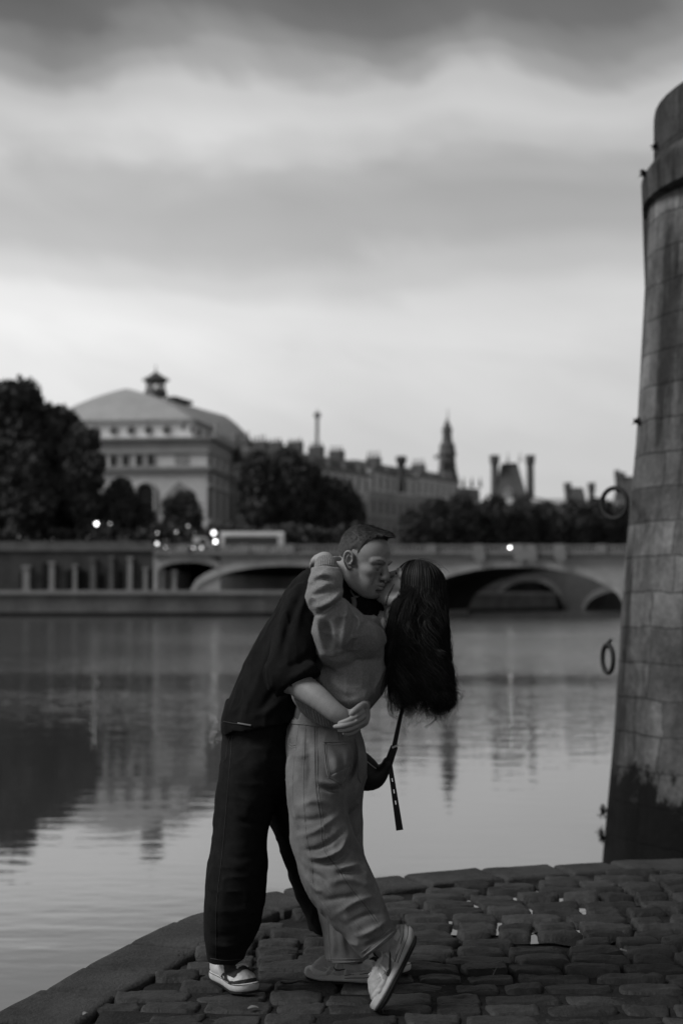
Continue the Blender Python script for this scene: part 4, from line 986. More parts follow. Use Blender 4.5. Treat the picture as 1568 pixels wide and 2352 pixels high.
class Field:
    def __init__(self, lo, hi, h):
        self.h = h; self.lo = np.array(lo, float); n = np.ceil((np.array(hi) - self.lo) / h).astype(int) + 1
        self.ax = [self.lo[i] + h * np.arange(n[i]) for i in range(3)]; self.d = np.full(n, 1.0, np.float32)
    def sub(self, lo, hi):
        return tuple(slice(max(0, int(math.floor((lo[i] - self.lo[i]) / self.h))), max(0, int(math.ceil((hi[i] - self.lo[i]) / self.h)) + 1)) for i in range(3))
    def grid(self, s): return (self.ax[0][s[0]][:, None, None], self.ax[1][s[1]][None, :, None], self.ax[2][s[2]][None, None, :])
    def put(self, lo, hi, fn, k=0.0, op='add'):
        m = k + 2 * self.h; s = self.sub(np.array(lo) - m, np.array(hi) + m)
        if any(self.d[s].shape[i] == 0 for i in range(3)): return self
        X, Y, Z = self.grid(s); v = fn(X, Y, Z).astype(np.float32)
        if op == 'add': self.d[s] = smin(self.d[s], v, k)
        elif op == 'cut': self.d[s] = -smin(-self.d[s], v, k)      # subtract
        return self
    def ell(self, c, r, R=None, k=0.0, op='add'):
        c = np.array(c, float); r = np.array(r, float); R = np.eye(3) if R is None else np.array(R)   # rows of R: local axes
        ext = np.sqrt(((R.T * r) ** 2).sum(1)); rm = r.min()
        def fn(X, Y, Z):
            x, y, z = X - c[0], Y - c[1], Z - c[2]
            a = [(R[i][0] * x + R[i][1] * y + R[i][2] * z) / r[i] for i in range(3)]
            q = np.sqrt(a[0] ** 2 + a[1] ** 2 + a[2] ** 2) + 1e-9
            g = np.sqrt((a[0] / r[0]) ** 2 + (a[1] / r[1]) ** 2 + (a[2] / r[2]) ** 2) + 1e-9
            return q * (q - 1) / g
        return self.put(c - ext, c + ext, fn, k, op)
    def seg(self, a, b, ra, rb, u=None, fa=1.0, fb=1.0, k=0.0, op='add'):
        """tapered segment; radius ra..rb along u and ra*fa..rb*fb across it"""
        a, b = np.array(a, float), np.array(b, float); ax = b - a; L_ = np.linalg.norm(ax); 
        if L_ < 1e-9: return self
        ax /= L_; m = max(ra, rb) * max(1, fa, fb)
        if u is None: u = np.array([1., 0, 0]) if abs(ax[0]) < .8 else np.array([0, 0, 1.])
        u = np.array(u, float); u = u - ax * u.dot(ax); u /= np.linalg.norm(u) + 1e-9; v = np.cross(ax, u)
        def fn(X, Y, Z):
            x, y, z = X - a[0], Y - a[1], Z - a[2]
            t = x * ax[0] + y * ax[1] + z * ax[2]; tc_ = np.clip(t / L_, 0, 1); e = t - tc_ * L_
            p = x * u[0] + y * u[1] + z * u[2]; q = x * v[0] + y * v[1] + z * v[2]
            r1 = ra + (rb - ra) * tc_; r2 = ra * fa + (rb * fb - ra * fa) * tc_; rm = np.minimum(r1, r2)
            return (np.sqrt((p / r1) ** 2 + (q / r2) ** 2 + (e / rm) ** 2) - 1) * rm
        return self.put(np.minimum(a, b) - m, np.maximum(a, b) + m, fn, k, op)
    def limb(self, pts, n=None, u=None, k=0.012, k0=None, op='add'):
        """pts: rows of (x, y, z, r, flatten); smooth chain"""
        P = np.array([tuple(p) + ((1.0,) if len(p) == 4 else ()) for p in pts], float); n = n or 4 * len(P); S = spline(P, n)
        for i in range(n - 1): self.seg(S[i, :3], S[i + 1, :3], S[i, 3], S[i + 1, 3], u, S[i, 4], S[i + 1, 4], k if i or k0 is None else k0, op)
        return self
    def plane(self, p, n, op='cut'):
        """remove what lies on the side n points to"""
        p = np.array(p, float); n = np.array(n, float); n /= np.linalg.norm(n)
        X, Y, Z = self.grid((slice(None),) * 3); self.d = np.maximum(self.d, ((X - p[0]) * n[0] + (Y - p[1]) * n[1] + (Z - p[2]) * n[2]).astype(np.float32)); return self
    def band(self, w):
        idx = np.nonzero(np.abs(self.d) < w); P = np.stack([self.ax[i][idx[i]] for i in range(3)], 1); return idx, P
    def noise(self, amp, scale, seed=0, stretch=(1, 1, 1)):
        idx, P = self.band(abs(amp) * 2 + 3 * self.h); self.d[idx] += (amp * vnoise(P / (scale * np.array(stretch)), seed)).astype(np.float32); return self
    def ridged(self, amp, scale, seed=0, stretch=(1, 1, 1), p=3.0):
        idx, P = self.band(abs(amp) * 2 + 3 * self.h); n = 1 - np.abs(vnoise(P / (scale * np.array(stretch)), seed)); n2 = .5 + .5 * vnoise(P / (scale * 2.6), seed + 7); self.d[idx] -= (amp * n ** p * n2).astype(np.float32); return self
    def folds(self, strokes, ymax=99.0, ymin=-99.0):
        """strokes: (picture polyline, width px, height m): ridges (+) or furrows (-) on the side towards smaller Y"""
        idx, P = self.band(.03 + 3 * self.h); px, py = project(P); m = (P[:, 1] < ymax) & (P[:, 1] > ymin); dd = np.zeros(len(P))
        for pl, w, amp in strokes:
            pl = spline(pl, 6 * len(pl)) if len(pl) > 2 else np.array(pl, float); best = np.full(len(P), 1e9); bt = np.zeros(len(P)); n_ = len(pl) - 1
            near = m & (px > pl[:, 0].min() - 4 * w) & (px < pl[:, 0].max() + 4 * w) & (py > pl[:, 1].min() - 4 * w) & (py < pl[:, 1].max() + 4 * w); q = np.nonzero(near)[0]
            if len(q) == 0: continue
            bx = np.full(len(q), 1e9); tt = np.zeros(len(q))
            for i in range(n_):
                ax_, ay = pl[i]; ex, ey = pl[i + 1] - pl[i]; L2 = ex * ex + ey * ey + 1e-9
                t = np.clip(((px[q] - ax_) * ex + (py[q] - ay) * ey) / L2, 0, 1); s2 = (px[q] - ax_ - t * ex) ** 2 + (py[q] - ay - t * ey) ** 2
                w_ = s2 < bx; bx = np.where(w_, s2, bx); tt = np.where(w_, (i + t) / n_, tt)
            fade = np.sin(np.pi * np.clip(tt, 0.03, .97)) ** .7; dd[q] += amp * np.exp(-bx / (w * w)) * fade
        self.d[idx] -= dd.astype(np.float32); return self
    def mesh(self):
        d = self.d; s = d < 0; nx, ny, nz = d.shape
        c = [s[i:nx - 1 + i, j:ny - 1 + j, k:nz - 1 + k] for i in (0, 1) for j in (0, 1) for k in (0, 1)]
        cnt = sum(q.astype(np.int8) for q in c); act = (cnt > 0) & (cnt < 8); idx = np.stack(np.nonzero(act), 1)
        vid = np.full(act.shape, -1, np.int64); vid[act] = np.arange(len(idx))
        acc = np.zeros((len(idx), 3)); num = np.zeros(len(idx))
        corner = [np.array((i, j, k)) for i in (0, 1) for j in (0, 1) for k in (0, 1)]
        val = [d[idx[:, 0] + o[0], idx[:, 1] + o[1], idx[:, 2] + o[2]] for o in corner]
        for a in range(8):
            for b in range(a + 1, 8):
                if np.abs(corner[a] - corner[b]).sum() != 1: continue
                va, vb = val[a], val[b]; x = (va < 0) != (vb < 0); t = np.where(x, va / np.where(x, va - vb, 1), 0)
                acc += np.where(x[:, None], corner[a] + (corner[b] - corner[a]) * t[:, None], 0); num += x
        V = self.lo + (idx + acc / num[:, None]) * self.h
        Fs = []
        for a in range(3):
            b, c_ = (a + 1) % 3, (a + 2) % 3
            sl0 = [slice(None)] * 3; sl1 = [slice(None)] * 3; sl0[a] = slice(0, -1); sl1[a] = slice(1, None)
            x = s[tuple(sl0)] != s[tuple(sl1)]; e = np.stack(np.nonzero(x), 1); e = e[(e[:, b] > 0) & (e[:, c_] > 0) & (e[:, b] < d.shape[b] - 1) & (e[:, c_] < d.shape[c_] - 1)]
            if len(e) == 0: continue
            inside_ = s[e[:, 0], e[:, 1], e[:, 2]]
            def v(db, dc):
                q = e.copy(); q[:, b] += db; q[:, c_] += dc; return vid[q[:, 0], q[:, 1], q[:, 2]]
            quad = np.stack([v(-1, -1), v(0, -1), v(0, 0), v(-1, 0)], 1); quad[~inside_] = quad[~inside_][:, ::-1]; Fs.append(quad)
        return V, np.concatenate(Fs)
def np_mesh(name, parts, m, parent=None, smooth=True):
    V = np.concatenate([p[0] for p in parts]); off = 0; Q = []
    for p in parts: Q.append(p[1] + off); off += len(p[0])
    Q = np.concatenate(Q)
    inv = Matrix.Identity(4)
    if parent is not None:
        M = Matrix.Identity(4); ch = []; q = parent
        while q is not None: ch.append(q); q = q.parent
        for q in reversed(ch): M = M @ Matrix.LocRotScale(q.location, q.rotation_euler, q.scale)
        inv = np.array(M.inverted()); V = V @ inv[:3, :3].T + inv[:3, 3]
    me = bpy.data.meshes.new(name); me.vertices.add(len(V)); me.vertices.foreach_set('co', V.ravel()); me.loops.add(Q.size); me.loops.foreach_set('vertex_index', Q.ravel().astype(np.int32))
    me.polygons.add(len(Q)); me.polygons.foreach_set('loop_start', np.arange(0, Q.size, 4, dtype=np.int32)); me.polygons.foreach_set('loop_total', np.full(len(Q), 4, np.int32))
    me.polygons.foreach_set('use_smooth', np.full(len(Q), smooth)); me.update(); me.validate(); me.materials.append(m)
    o = bpy.data.objects.new(name, me); COL.objects.link(o)
    if parent is not None: o.parent = parent
    return o
def relax(VF, it=2, lam=.5):
    V, Q = VF; n = len(V)
    E = np.concatenate([Q[:, [i, (i + 1) % 4]] for i in range(4)])
    for _ in range(it):
        acc = np.zeros((n, 3)); cnt = np.zeros(n)
        for a, b in ((0, 1), (1, 0)):
            np.add.at(acc, E[:, a], V[E[:, b]]); np.add.at(cnt, E[:, a], 1)
        V = V + lam * (acc / np.maximum(cnt, 1)[:, None] - V)
    return V, Q
def bvh_of(VF): return BVHTree.FromPolygons([tuple(v) for v in VF[0]], [tuple(int(i) for i in q) for q in VF[1]])
CAMV = Vector((0, 0, CAMZ))
def on_surface(bvh, x, y, lift=.0):
    d = (W(x, y, 5.0) - CAMV).normalized(); p, n, i, dist = bvh.ray_cast(CAMV, d)
    if p is None: return None, None
    if n.dot(d) > 0: n = -n
    return p + n * lift, n
def strip(mb, bvh, pl, wid, lift=.0015, n=None, hgt=.0016, dash=None):
    """a sewn line: thin raised ribbon laid along the cloth, following picture polyline pl"""
    pl = spline(pl, n or 10 * len(pl)); pts = []
    for x, y in pl:
        p, nn = on_surface(bvh, x, y, lift)
        if p is not None: pts.append((p, nn))
    run = []
    runs = [run]
    for i, q in enumerate(pts):
        if run and (q[0] - run[-1][0]).length > .05: run = []; runs.append(run)
        run.append(q)
    for run in runs:
        if len(run) < 2: continue
        rings = []
        for i, (p, nn) in enumerate(run):
            t = (run[min(i + 1, len(run) - 1)][0] - run[max(i - 1, 0)][0]).normalized(); s_ = t.cross(nn).normalized()
            rings.append([p + s_ * wid, p + s_ * wid * .6 + nn * hgt, p - s_ * wid * .6 + nn * hgt, p - s_ * wid, p - nn * .004])
        mb.rings(rings)
def rot_rows(fwd, up):
    """rows: forward, left, up"""
    f = np.array(fwd, float); f /= np.linalg.norm(f); u = np.array(up, float); u -= f * u.dot(f); u /= np.linalg.norm(u); return np.array([f, np.cross(u, f), u])
PXM = lambda Y: Y / F                # metres per picture pixel at distance Y
def pr(x, y, Y, rpx, flat=1.0): p = W(x, y, Y); return (p.x, p.y, p.z, rpx * Y / F, flat)
# ================================================================== THE MAN
skin_m = mat('skin', .24, .55, 26, .16, .14, 330, spec=.35, bdist=.0025, scale2=210)
skin2_m = mat('woman_skin', .30, .5, 60, .08, .08, 420, spec=.35, bdist=.002)
blackshirt_m = mat('black_linen', .009, .95, 30, .35, .35, 340, spec=.12, bdist=.003)
blackjean_m = mat('black_denim', .010, .95, 40, .35, .35, 420, spec=.12, bdist=.003)
hair_m = mat('short_hair', .020, .6, 90, .35, spec=.35)
tee_m = mat('tee_cotton', .16, .9, 50, .1, .1, 300)
shoe_w = mat('white_leather', .50, .55, 40, .10, .12, 260, spec=.35, bdist=.002)
shoe_d = mat('dark_suede', .035, .9, 60, .25, .2, 300, spec=.15, bdist=.002)
sole_w = mat('midsole_rubber', .46, .7, 30, .22, .15, 200, spec=.3, bdist=.002)
sole_d = mat('outsole_rubber', .018, .85, 30, .25)
lace_m = mat('shoelace', .52, .85, 200, .15)
man = thing('person', 'man in a black overshirt and dark jeans bending to kiss the woman in his arms', 'person', tuple(G(560, 2262)))
def tr(VF, c, R): return (np.array(c) + VF[0] @ np.array(R), VF[1])
# ---- head ----
yaw, pit, rol = math.radians(31), math.radians(17), math.radians(2)
f0 = np.array([math.cos(yaw), -math.sin(yaw), 0.0])
fwd = f0 * math.cos(pit) + np.array([0, 0, -1.0]) * math.sin(pit); upv = f0 * math.sin(pit) + np.array([0, 0, 1.0]) * math.cos(pit)
lf = np.cross(upv, fwd); upv = upv * math.cos(rol) + lf * math.sin(rol)
MR = rot_rows(fwd, upv)
ear = np.array(W(804, 1288, 5.335)); MC = ear - np.array([-.010, -.078, -.004]) @ MR
def to_local(p, c, R): return (np.array(p) - np.array(c)) @ np.array(R).T
def ear_on(H, s, tilt=.25):
    """helix, antihelix, concha and lobe on side s (-1 right, +1 left)"""
    y0 = .076 * s; ca, sa = math.cos(tilt), math.sin(tilt)
    def q(x, z, dy): return (-.010 + x * ca - z * sa, y0 + s * dy, -.002 + x * sa + z * ca)
    H.ell(q(-.004, 0, .004), (.017, .006, .029), k=.004)
    rim = [(.012, .008, .004), (.012, .022, .009), (.002, .032, .013), (-.011, .030, .016), (-.018, .016, .017), (-.018, .000, .015), (-.012, -.016, .012), (-.004, -.028, .009), (.004, -.030, .006)]
    H.limb([(*q(x, z, d), .0042 if z > -.02 else .0060) for x, z, d in rim], n=22, k=.003)
    H.limb([(*q(x, z, d), .0034) for x, z, d in ((-.003, .020, .009), (-.010, .008, .011), (-.009, -.008, .010), (-.002, -.017, .009))], n=10, k=.003)
    H.ell(q(.001, .000, .011), (.0085, .008, .0125), k=.003, op='cut')
    H.ell(q(.010, -.006, .007), (.004, .004, .006), k=.003)
def head_field(neck_to, neck_r=.056, female=False):
    H = Field((-.135, -.105, -.22), (.145, .105, .15), .0021)
    H.ell((-.010, 0, .040), (.097, .0765, .086), k=0)
    H.ell((.032, 0, .036), (.060, .064, .064), k=.03)
    H.ell((.036, 0, -.030), (.054, .058, .074), k=.03)
    for s in (-1, 1):
        H.limb([(-.004, .058 * s, -.045, .017), (.012, .056 * s, -.070, .017), (.048, .038 * s, -.090, .017), (.078, .014 * s, -.101, .016)], k=.022)
        H.ell((.058, .047 * s, -.020), (.028, .021, .022), k=.018)
        H.ell((.060, .040 * s, -.062), (.026, .018, .030), k=.02)
        H.limb([(.089, .010 * s, .021, .0085), (.085, .030 * s, .026, .0095), (.068, .052 * s, .020, .009)], k=.012)
    H.ell((.083, 0, -.099), (.018, .021, .017), k=.015)
    H.ell((.082, 0, -.066), (.022, .032, .026), k=.014)
    for s in (-1, 1):
        H.ell((.098, .032 * s, .002), (.014, .019, .012), k=.012, op='cut')
        H.ell((.0755, .033 * s, .000), (.0150, .0165, .0135), k=.003)
        H.limb([(.0900, .019 * s, -.004, .0014), (.0915, .033 * s, -.0075, .0016), (.0855, .046 * s, -.004, .0014)], k=.002, op='cut')
        H.limb([(.086, .020 * s, .012, .0016), (.0855, .034 * s, .0135, .0016), (.078, .047 * s, .009, .0014)], k=.003, op='cut')
    H.limb([(.091, 0, .018, .0075), (.098, 0, .002, .0080), (.109, 0, -.018, .0095), (.114, 0, -.031, .0115)], k=.009)
    for s in (-1, 1):
        H.ell((.101, .013 * s, -.036), (.012, .0085, .0085), k=.006); H.ell((.107, .008 * s, -.0435), (.006, .004, .004), k=.003, op='cut')
        H.limb([(.097, .020 * s, -.035, .0010), (.089, .034 * s, -.053, .0008), (.083, .038 * s, -.064, .0005)], k=.008, op='cut')
    # puckered lips
    H.limb([(.094, -.018, -.0645, .0045), (.105, -.008, -.0585, .0066), (.107, 0, -.060, .0060), (.105, .008, -.0585, .0066), (.094, .018, -.0645, .0045)], k=.004)
    H.limb([(.092, -.016, -.0675, .0045), (.102, -.007, -.0735, .0070), (.103, 0, -.0745, .0070), (.102, .007, -.0735, .0070), (.092, .016, -.0675, .0045)], k=.004)
    H.limb([(.098, -.019, -.066, .0012), (.111, 0, -.0668, .0015), (.098, .019, -.066, .0012)], k=.002, op='cut')
    H.ell((.100, 0, -.088), (.010, .018, .005), k=.008, op='cut')
    for s in ((-1, 1) if not female else ()): ear_on(H, s)
    nl = np.array(neck_to)
    H.limb([(-.030, 0, -.030, neck_r * .98), tuple(np.array((-.030, 0, -.03)) * .5 + nl * .5) + (neck_r,), tuple(nl) + (neck_r * 1.08,)], k=.02)
    if not female: H.limb([(.030, 0, -.125, .012), (.012, 0, -.165, .012)], k=.02)
    return H
nb = to_local(W(764, 1338, 5.44), MC, MR)
hf = head_field(nb)
headVF = tr(hf.mesh(), MC, MR)
# ---- arms, hands and the body under the clothes ----
A_ = Field(W(630, 1700, 4.98) - Vector((0, 0, 0)), W(880, 1540, 5.36) + Vector((.02, 0, .02)), .0028)
A_.limb([pr(672, 1562, 5.205, 27), pr(700, 1581, 5.18, 28), pr(734, 1606, 5.14, 24.5), pr(767, 1634, 5.115, 20.5), pr(790, 1649, 5.115, 18)], n=14, k=.01)
A_.limb([pr(790, 1649, 5.118, 17, .75), pr(812, 1656, 5.135, 18, .6), pr(828, 1652, 5.17, 15, .6)], u=(0, 0, 1), k=.012)
for j, (a, b, c_) in enumerate((((826, 1640, 5.17), (838, 1632, 5.21), (842, 1627, 5.27)), ((828, 1650, 5.175), (840, 1645, 5.215), (843, 1641, 5.275)), ((826, 1660, 5.18), (836, 1657, 5.22), (838, 1654, 5.28)), ((820, 1668, 5.18), (828, 1667, 5.22), (830, 1664, 5.27)))):
    A_.limb([pr(*a, 5.4), pr(*b, 5.2), pr(*c_, 4.6)], n=8, k=.004)
A_.limb([pr(798, 1642, 5.11, 7), pr(812, 1634, 5.115, 6), pr(824, 1630, 5.13, 5)], n=8, k=.006)
armVF = A_.mesh()
Hn = Field(W(745, 1705, 4.98), W(880, 1585, 5.42), .0021)
fl = .8
Hn.limb([pr(834, 1600, 5.42, 15), pr(837, 1611, 5.34, 13), pr(835, 1625, 5.23, 12.5, .9), pr(830, 1644, 5.150, 16.5, .62), pr(823, 1662, 5.14, 14, .6)], n=16, u=(1, 0, 0), k=.012)
fingers = [([(832, 1634, 5.115, 6.6), (815, 1647, 5.088, 6.0), (796, 1656, 5.082, 5.4), (780, 1660.5, 5.088, 4.6)]),
           ([(834, 1646, 5.115, 6.8), (812, 1659, 5.085, 6.2), (788, 1667, 5.080, 5.5), (769, 1669, 5.088, 4.6)]),
           ([(831, 1659, 5.125, 6.4), (813, 1671, 5.092, 5.9), (794, 1676.5, 5.088, 5.2), (779, 1677.5, 5.095, 4.4)]),
           ([(826, 1668, 5.135, 5.6), (814, 1680, 5.110, 5.2), (801, 1685, 5.105, 4.6), (790, 1685, 5.11, 3.9)])]
for fpts in fingers: Hn.limb([pr(*p) for p in fpts], n=16, k=.0035, k0=.008)
Hn.limb([pr(836, 1622, 5.18, 8.5), pr(828, 1623, 5.125, 7.6), pr(815, 1632, 5.090, 6.6), pr(806, 1639.5, 5.086, 5.6)], n=16, k=.005, k0=.012)
for (x, y, Y) in ((819, 1644.5, 5.085), (818, 1656, 5.083), (817, 1668.5, 5.09)): Hn.ell(W(x, y, Y), (.0075, .0075, .0065), k=.006)
handVF = Hn.mesh()
Bd = Field((-.62, 5.05, .12), (.12, 6.0, 1.56), .009)
Bd.limb([pr(600, 1690, 5.50, 70, 1.0), pr(630, 1600, 5.50, 62), pr(672, 1500, 5.50, 64), pr(712, 1420, 5.48, 64), pr(748, 1352, 5.46, 42), pr(764, 1338, 5.44, 32)], n=22, k=.03)
Bd.limb([pr(702, 1392, 5.36, 36), pr(678, 1480, 5.27, 30), pr(664, 1548, 5.22, 26), pr(672, 1562, 5.205, 24)], k=.03)
Bd.limb([pr(566, 1740, 5.44, 48), pr(560, 1850, 5.41, 44), pr(545, 2010, 5.38, 34), pr(525, 2120, 5.40, 30), pr(512, 2205, 5.41, 22)], k=.03)
Bd.limb([pr(640, 1740, 5.60, 48), pr(690, 1900, 5.62, 40), pr(735, 2050, 5.68, 32), pr(785, 2165, 5.75, 22)], k=.03)
np_mesh('body', [headVF, armVF, handVF, Bd.mesh()], skin_m, man)
# ---- short hair ----
HF = Field((-.14, -.10, -.11), (.15, .10, .17), .0022)
HF.ell((-.010, 0, .041), (.0995, .0790, .088)); HF.ell((.032, 0, .036), (.0615, .0655, .0655), k=.03)
HF.ell((-.005, 0, .080), (.088, .060, .058), k=.03); HF.ell((.052, 0, .105), (.050, .046, .026), k=.025); HF.ell((.074, .004, .115), (.028, .038, .019), k=.02)
X, Y, Z = HF.grid((slice(None),) * 3)
fx_ = np.interp(X[:, 0, 0], [-.14, -.10, -.06, -.030, -.014, .004, .014, .020, .034, .052, .075, .12], [-.072, -.070, -.060, -.030, .030, .036, .018, .040, .076, .106, .121, .121])[:, None, None]
hl = fx_ + np.clip((np.abs(Y) - .034), 0, .04) * np.clip((X - .02) * 30, 0, 1) * .9
HF.d = np.maximum(HF.d + (np.clip(1 - (Z - hl) / .022, 0, 1) * .0042 * (X > -.05)).astype(np.float32), ((hl - Z) * .8).astype(np.float32)); HF.noise(.0008, .008, 3)
hairVF = HF.mesh(); bh = bvh_of(hairVF)
hair = np_mesh('hair', [tr(hairVF, MC, MR)], hair_m, man)
use_tone(hair_m)
HLX, HLZ = [-.14, -.10, -.06, -.030, -.014, .004, .014, .020, .034, .052, .075, .12], [-.072, -.070, -.060, -.030, .030, .036, .018, .040, .076, .106, .121, .121]
def hair_tone(P):
    h_ = np.interp(P[:, 0], HLX, HLZ) + np.clip((np.abs(P[:, 1]) - .034), 0, .04) * np.clip((P[:, 0] - .02) * 30, 0, 1) * .9
    return np.interp(P[:, 2] + .25 * np.clip(P[:, 0], 0, .1), [.0, .05, .085, .11], [2.6, 1.9, 1.0, .8]) * np.interp(P[:, 2] - h_, [0, .004, .016], [4.2, 2.6, 1.0])
def put_tone(o, v): a_ = o.data.attributes.new('tone', 'FLOAT', 'POINT'); a_.data.foreach_set('value', np.array(v, np.float32))
put_tone(hair, hair_tone(hairVF[0]))
rr = random.Random(5); mb = MB(); V0, Q0 = hairVF; hb = bvh_of(hf.mesh())
Rm = np.array(MR)
for k in range(14000):
    q = Q0[rr.randrange(len(Q0))]; p = V0[q].mean(0) + np.array([rr.gauss(0, .001) for _ in range(3)])
    n_ = np.cross(V0[q[2]] - V0[q[0]], V0[q[3]] - V0[q[1]]); n_ /= np.linalg.norm(n_) + 1e-12
    t_ = min(1, max(0, (p[2] - .07) / .05)); ln = (.004 + .011 * t_ * rr.random() + .003 * rr.random()) * (1.0 if p[0] < .07 else .6)
    d = n_ * (.38 if t_ < .5 else .34) + np.array([.95 * t_ - .35 * (1 - t_), rr.gauss(0, .15), .15 * t_ - .65 * (1 - t_)]) + np.array([rr.gauss(0, .16) for _ in range(3)]); d /= np.linalg.norm(d)
    s_ = np.cross(d, n_ + .01); s_ /= np.linalg.norm(s_) + 1e-9; s_ *= .00055
    p = p - n_ * .0015; pts = [p - s_, p + s_, p + d * ln * .6 + s_ * .7, p + d * ln * .6 - s_ * .7, p + d * ln]
    mb.add([tuple(np.array(MC) + x @ Rm) for x in pts], [(0, 1, 2, 3), (3, 2, 4)])
ht_ = mb.build('hair_tuft', hair_m, hair); put_tone(ht_, hair_tone(to_local(np.array(mb.v), MC, MR)))
# eyebrows and lashes, following the brow
mb = MB()
for s in (-1, 1):
    for k in range(90):
        t = rr.random(); x = .0935 - .020 * t ** 1.7; y = s * (.014 + .040 * t); z = .021 + .008 * math.sin(t * 2.4) + rr.gauss(0, .0016)
        o, n_, i_, d_ = hb.find_nearest(Vector((x + .01, y, z)))
        d = Vector((-.2, s * .9, .35 - .5 * t)).normalized(); w_ = n_.cross(d).normalized() * .0005; o = o + n_ * .0003
        mb.add([tuple(np.array(MC) + np.array(q) @ Rm) for q in (o - w_ * .7, o + w_ * .7, o + d * .006 + n_ * .0006)], [(0, 1, 2)])
    for k in range(26):
        t = rr.random(); a = Vector((.0895 - .004 * abs(t - .4), s * (.019 + .028 * t), -.006 - .003 * math.sin(t * 3.1))); d = Vector((.75, s * .35, -.5)).normalized(); w_ = Vector((0, .0004, 0))
        mb.add([tuple(np.array(MC) + np.array(q) @ Rm) for q in (a - w_, a + w_, a + d * .004)], [(0, 1, 2)])
eb_ = mb.build('eyebrow', hair_m, hair); put_tone(eb_, np.full(len(mb.v), 1.6))
# ---- overshirt ----
S = Field((-.56, 5.0, .90), (.20, 5.82, 1.62), .0062)
S.limb([pr(600, 1668, 5.47, 89, 1.05), pr(616, 1625, 5.47, 86, 1.05), pr(640, 1568, 5.475, 84, 1.05), pr(672, 1502, 5.48, 84, 1.1), pr(706, 1436, 5.48, 82, 1.25), pr(728, 1392, 5.47, 74, 1.55), pr(742, 1360, 5.46, 56, 1.8), pr(760, 1336, 5.45, 37, 1.25)], n=30, u=(1, 0, .3), k=.01)
S.limb([pr(706, 1388, 5.34, 47), pr(690, 1440, 5.29, 46), pr(674, 1500, 5.245, 46), pr(660, 1546, 5.21, 42), pr(664, 1556, 5.205, 39), pr(704, 1560, 5.185, 36)], n=22, k=.02)
S.limb([pr(770, 1392, 5.62, 40), pr(790, 1470, 5.68, 40), pr(815, 1540, 5.62, 36), pr(832, 1590, 5.50, 30)], n=14, k=.02)
S.limb([pr(790, 1384, 5.43, 36), pr(828, 1400, 5.44, 34), pr(852, 1430, 5.45, 34)], k=.02)
S.limb([pr(745, 1352, 5.45, 38, 1.1), pr(768, 1328, 5.44, 36, 1.0), pr(778, 1312, 5.44, 34.5, 1.0)], n=8, u=(1, 0, -.7), k=.008)
# shirt tail hem, cuff opening, neck opening
S.plane(W(600, 1668, 5.4), W(606, 1700, 5.4) - W(600, 1668, 5.4))
cuff_p, cuff_d = np.array(W(692, 1567, 5.18)), np.array(W(712, 1590, 5.16) - W(694, 1569, 5.18)); cuff_d /= np.linalg.norm(cuff_d)
idx, P = S.band(9.0); px_, py_ = project(P); m_ = (P[:, 1] < 5.29) & (((P - cuff_p) @ np.array(W(712, 1604, 5.16) - W(696, 1569, 5.18))) > 0) & (px_ > 640); S.d[tuple(i[m_] for i in idx)] = np.maximum(S.d[tuple(i[m_] for i in idx)], .012)
S.seg(np.array(W(775, 1330, 5.43)), np.array(W(800, 1262, 5.42)), .051, .058, k=.004, op='cut')
S.noise(.010, .09, 1, (1, 1, 1.6)).ridged(.009, .05, 2, (.6, .6, 1.8)).folds([
    ([(690, 1335), (655, 1400), (640, 1470), (612, 1540)], 9, .010), ([(715, 1340), (690, 1400), (676, 1470)], 8, .010), ([(700, 1350), (664, 1440), (642, 1540)], 7, -.010), ([(640, 1430), (600, 1530), (560, 1630)], 10, .010),
    ([(620, 1470), (580, 1570), (545, 1640)], 8, -.008), ([(660, 1600), (620, 1630), (570, 1650)], 8, .009), ([(728, 1520), (690, 1545), (660, 1560)], 7, .010), ([(724, 1490), (690, 1520), (655, 1535)], 6, -.010), ([(650, 1560), (620, 1600), (590, 1650)], 8, -.009), ([(722, 1545), (700, 1560), (672, 1571)], 5, .008)], ymax=5.6)
shirtVF = relax(S.mesh(), 1)
shirt = np_mesh('overshirt', [shirtVF], blackshirt_m, man)
bs = bvh_of(shirtVF)
# collar: a stand of cloth round the neck, open at the throat
mb = MB(); ringsC = []
for t in np.linspace(.62, 2 * math.pi - .55, 40):
    a = t + 0.0; u3 = np.array(W(800, 1352, 5.40) - W(776, 1318, 5.44)); 
    ax = np.array(W(800, 1262, 5.42) - W(775, 1330, 5.43)); ax /= np.linalg.norm(ax); e1 = np.array([1., -.25, 0]); e1 -= ax * e1.dot(ax); e1 /= np.linalg.norm(e1); e2 = np.cross(ax, e1)
    c0 = np.array(W(776, 1334, 5.43)); r0_ = e1 * math.cos(a) + e2 * math.sin(a)
    h_ = .034 + .012 * (1 - math.cos(a)) * .5
    ringsC.append([tuple(c0 + r0_ * .060 - ax * .006), tuple(c0 + r0_ * .0615 + ax * h_), tuple(c0 + r0_ * .066 + ax * (h_ + .002)), tuple(c0 + r0_ * .071 + ax * (h_ - .004)), tuple(c0 + r0_ * .078 - ax * .010), tuple(c0 + r0_ * .070 - ax * .012)])
mb.rings(ringsC); fixn(mb.build('collar', blackshirt_m, shirt, True))
# undershirt showing at the throat
mb = MB(); strip(mb, bs, [(811, 1372), (813, 1388), (810, 1402), (807, 1412)], .0105, .002, hgt=.003); strip(mb, bs, [(802, 1352), (808, 1364), (817, 1372), (827, 1368)], .0045, .003, hgt=.004)
mb.build('undershirt', tee_m, man, True)
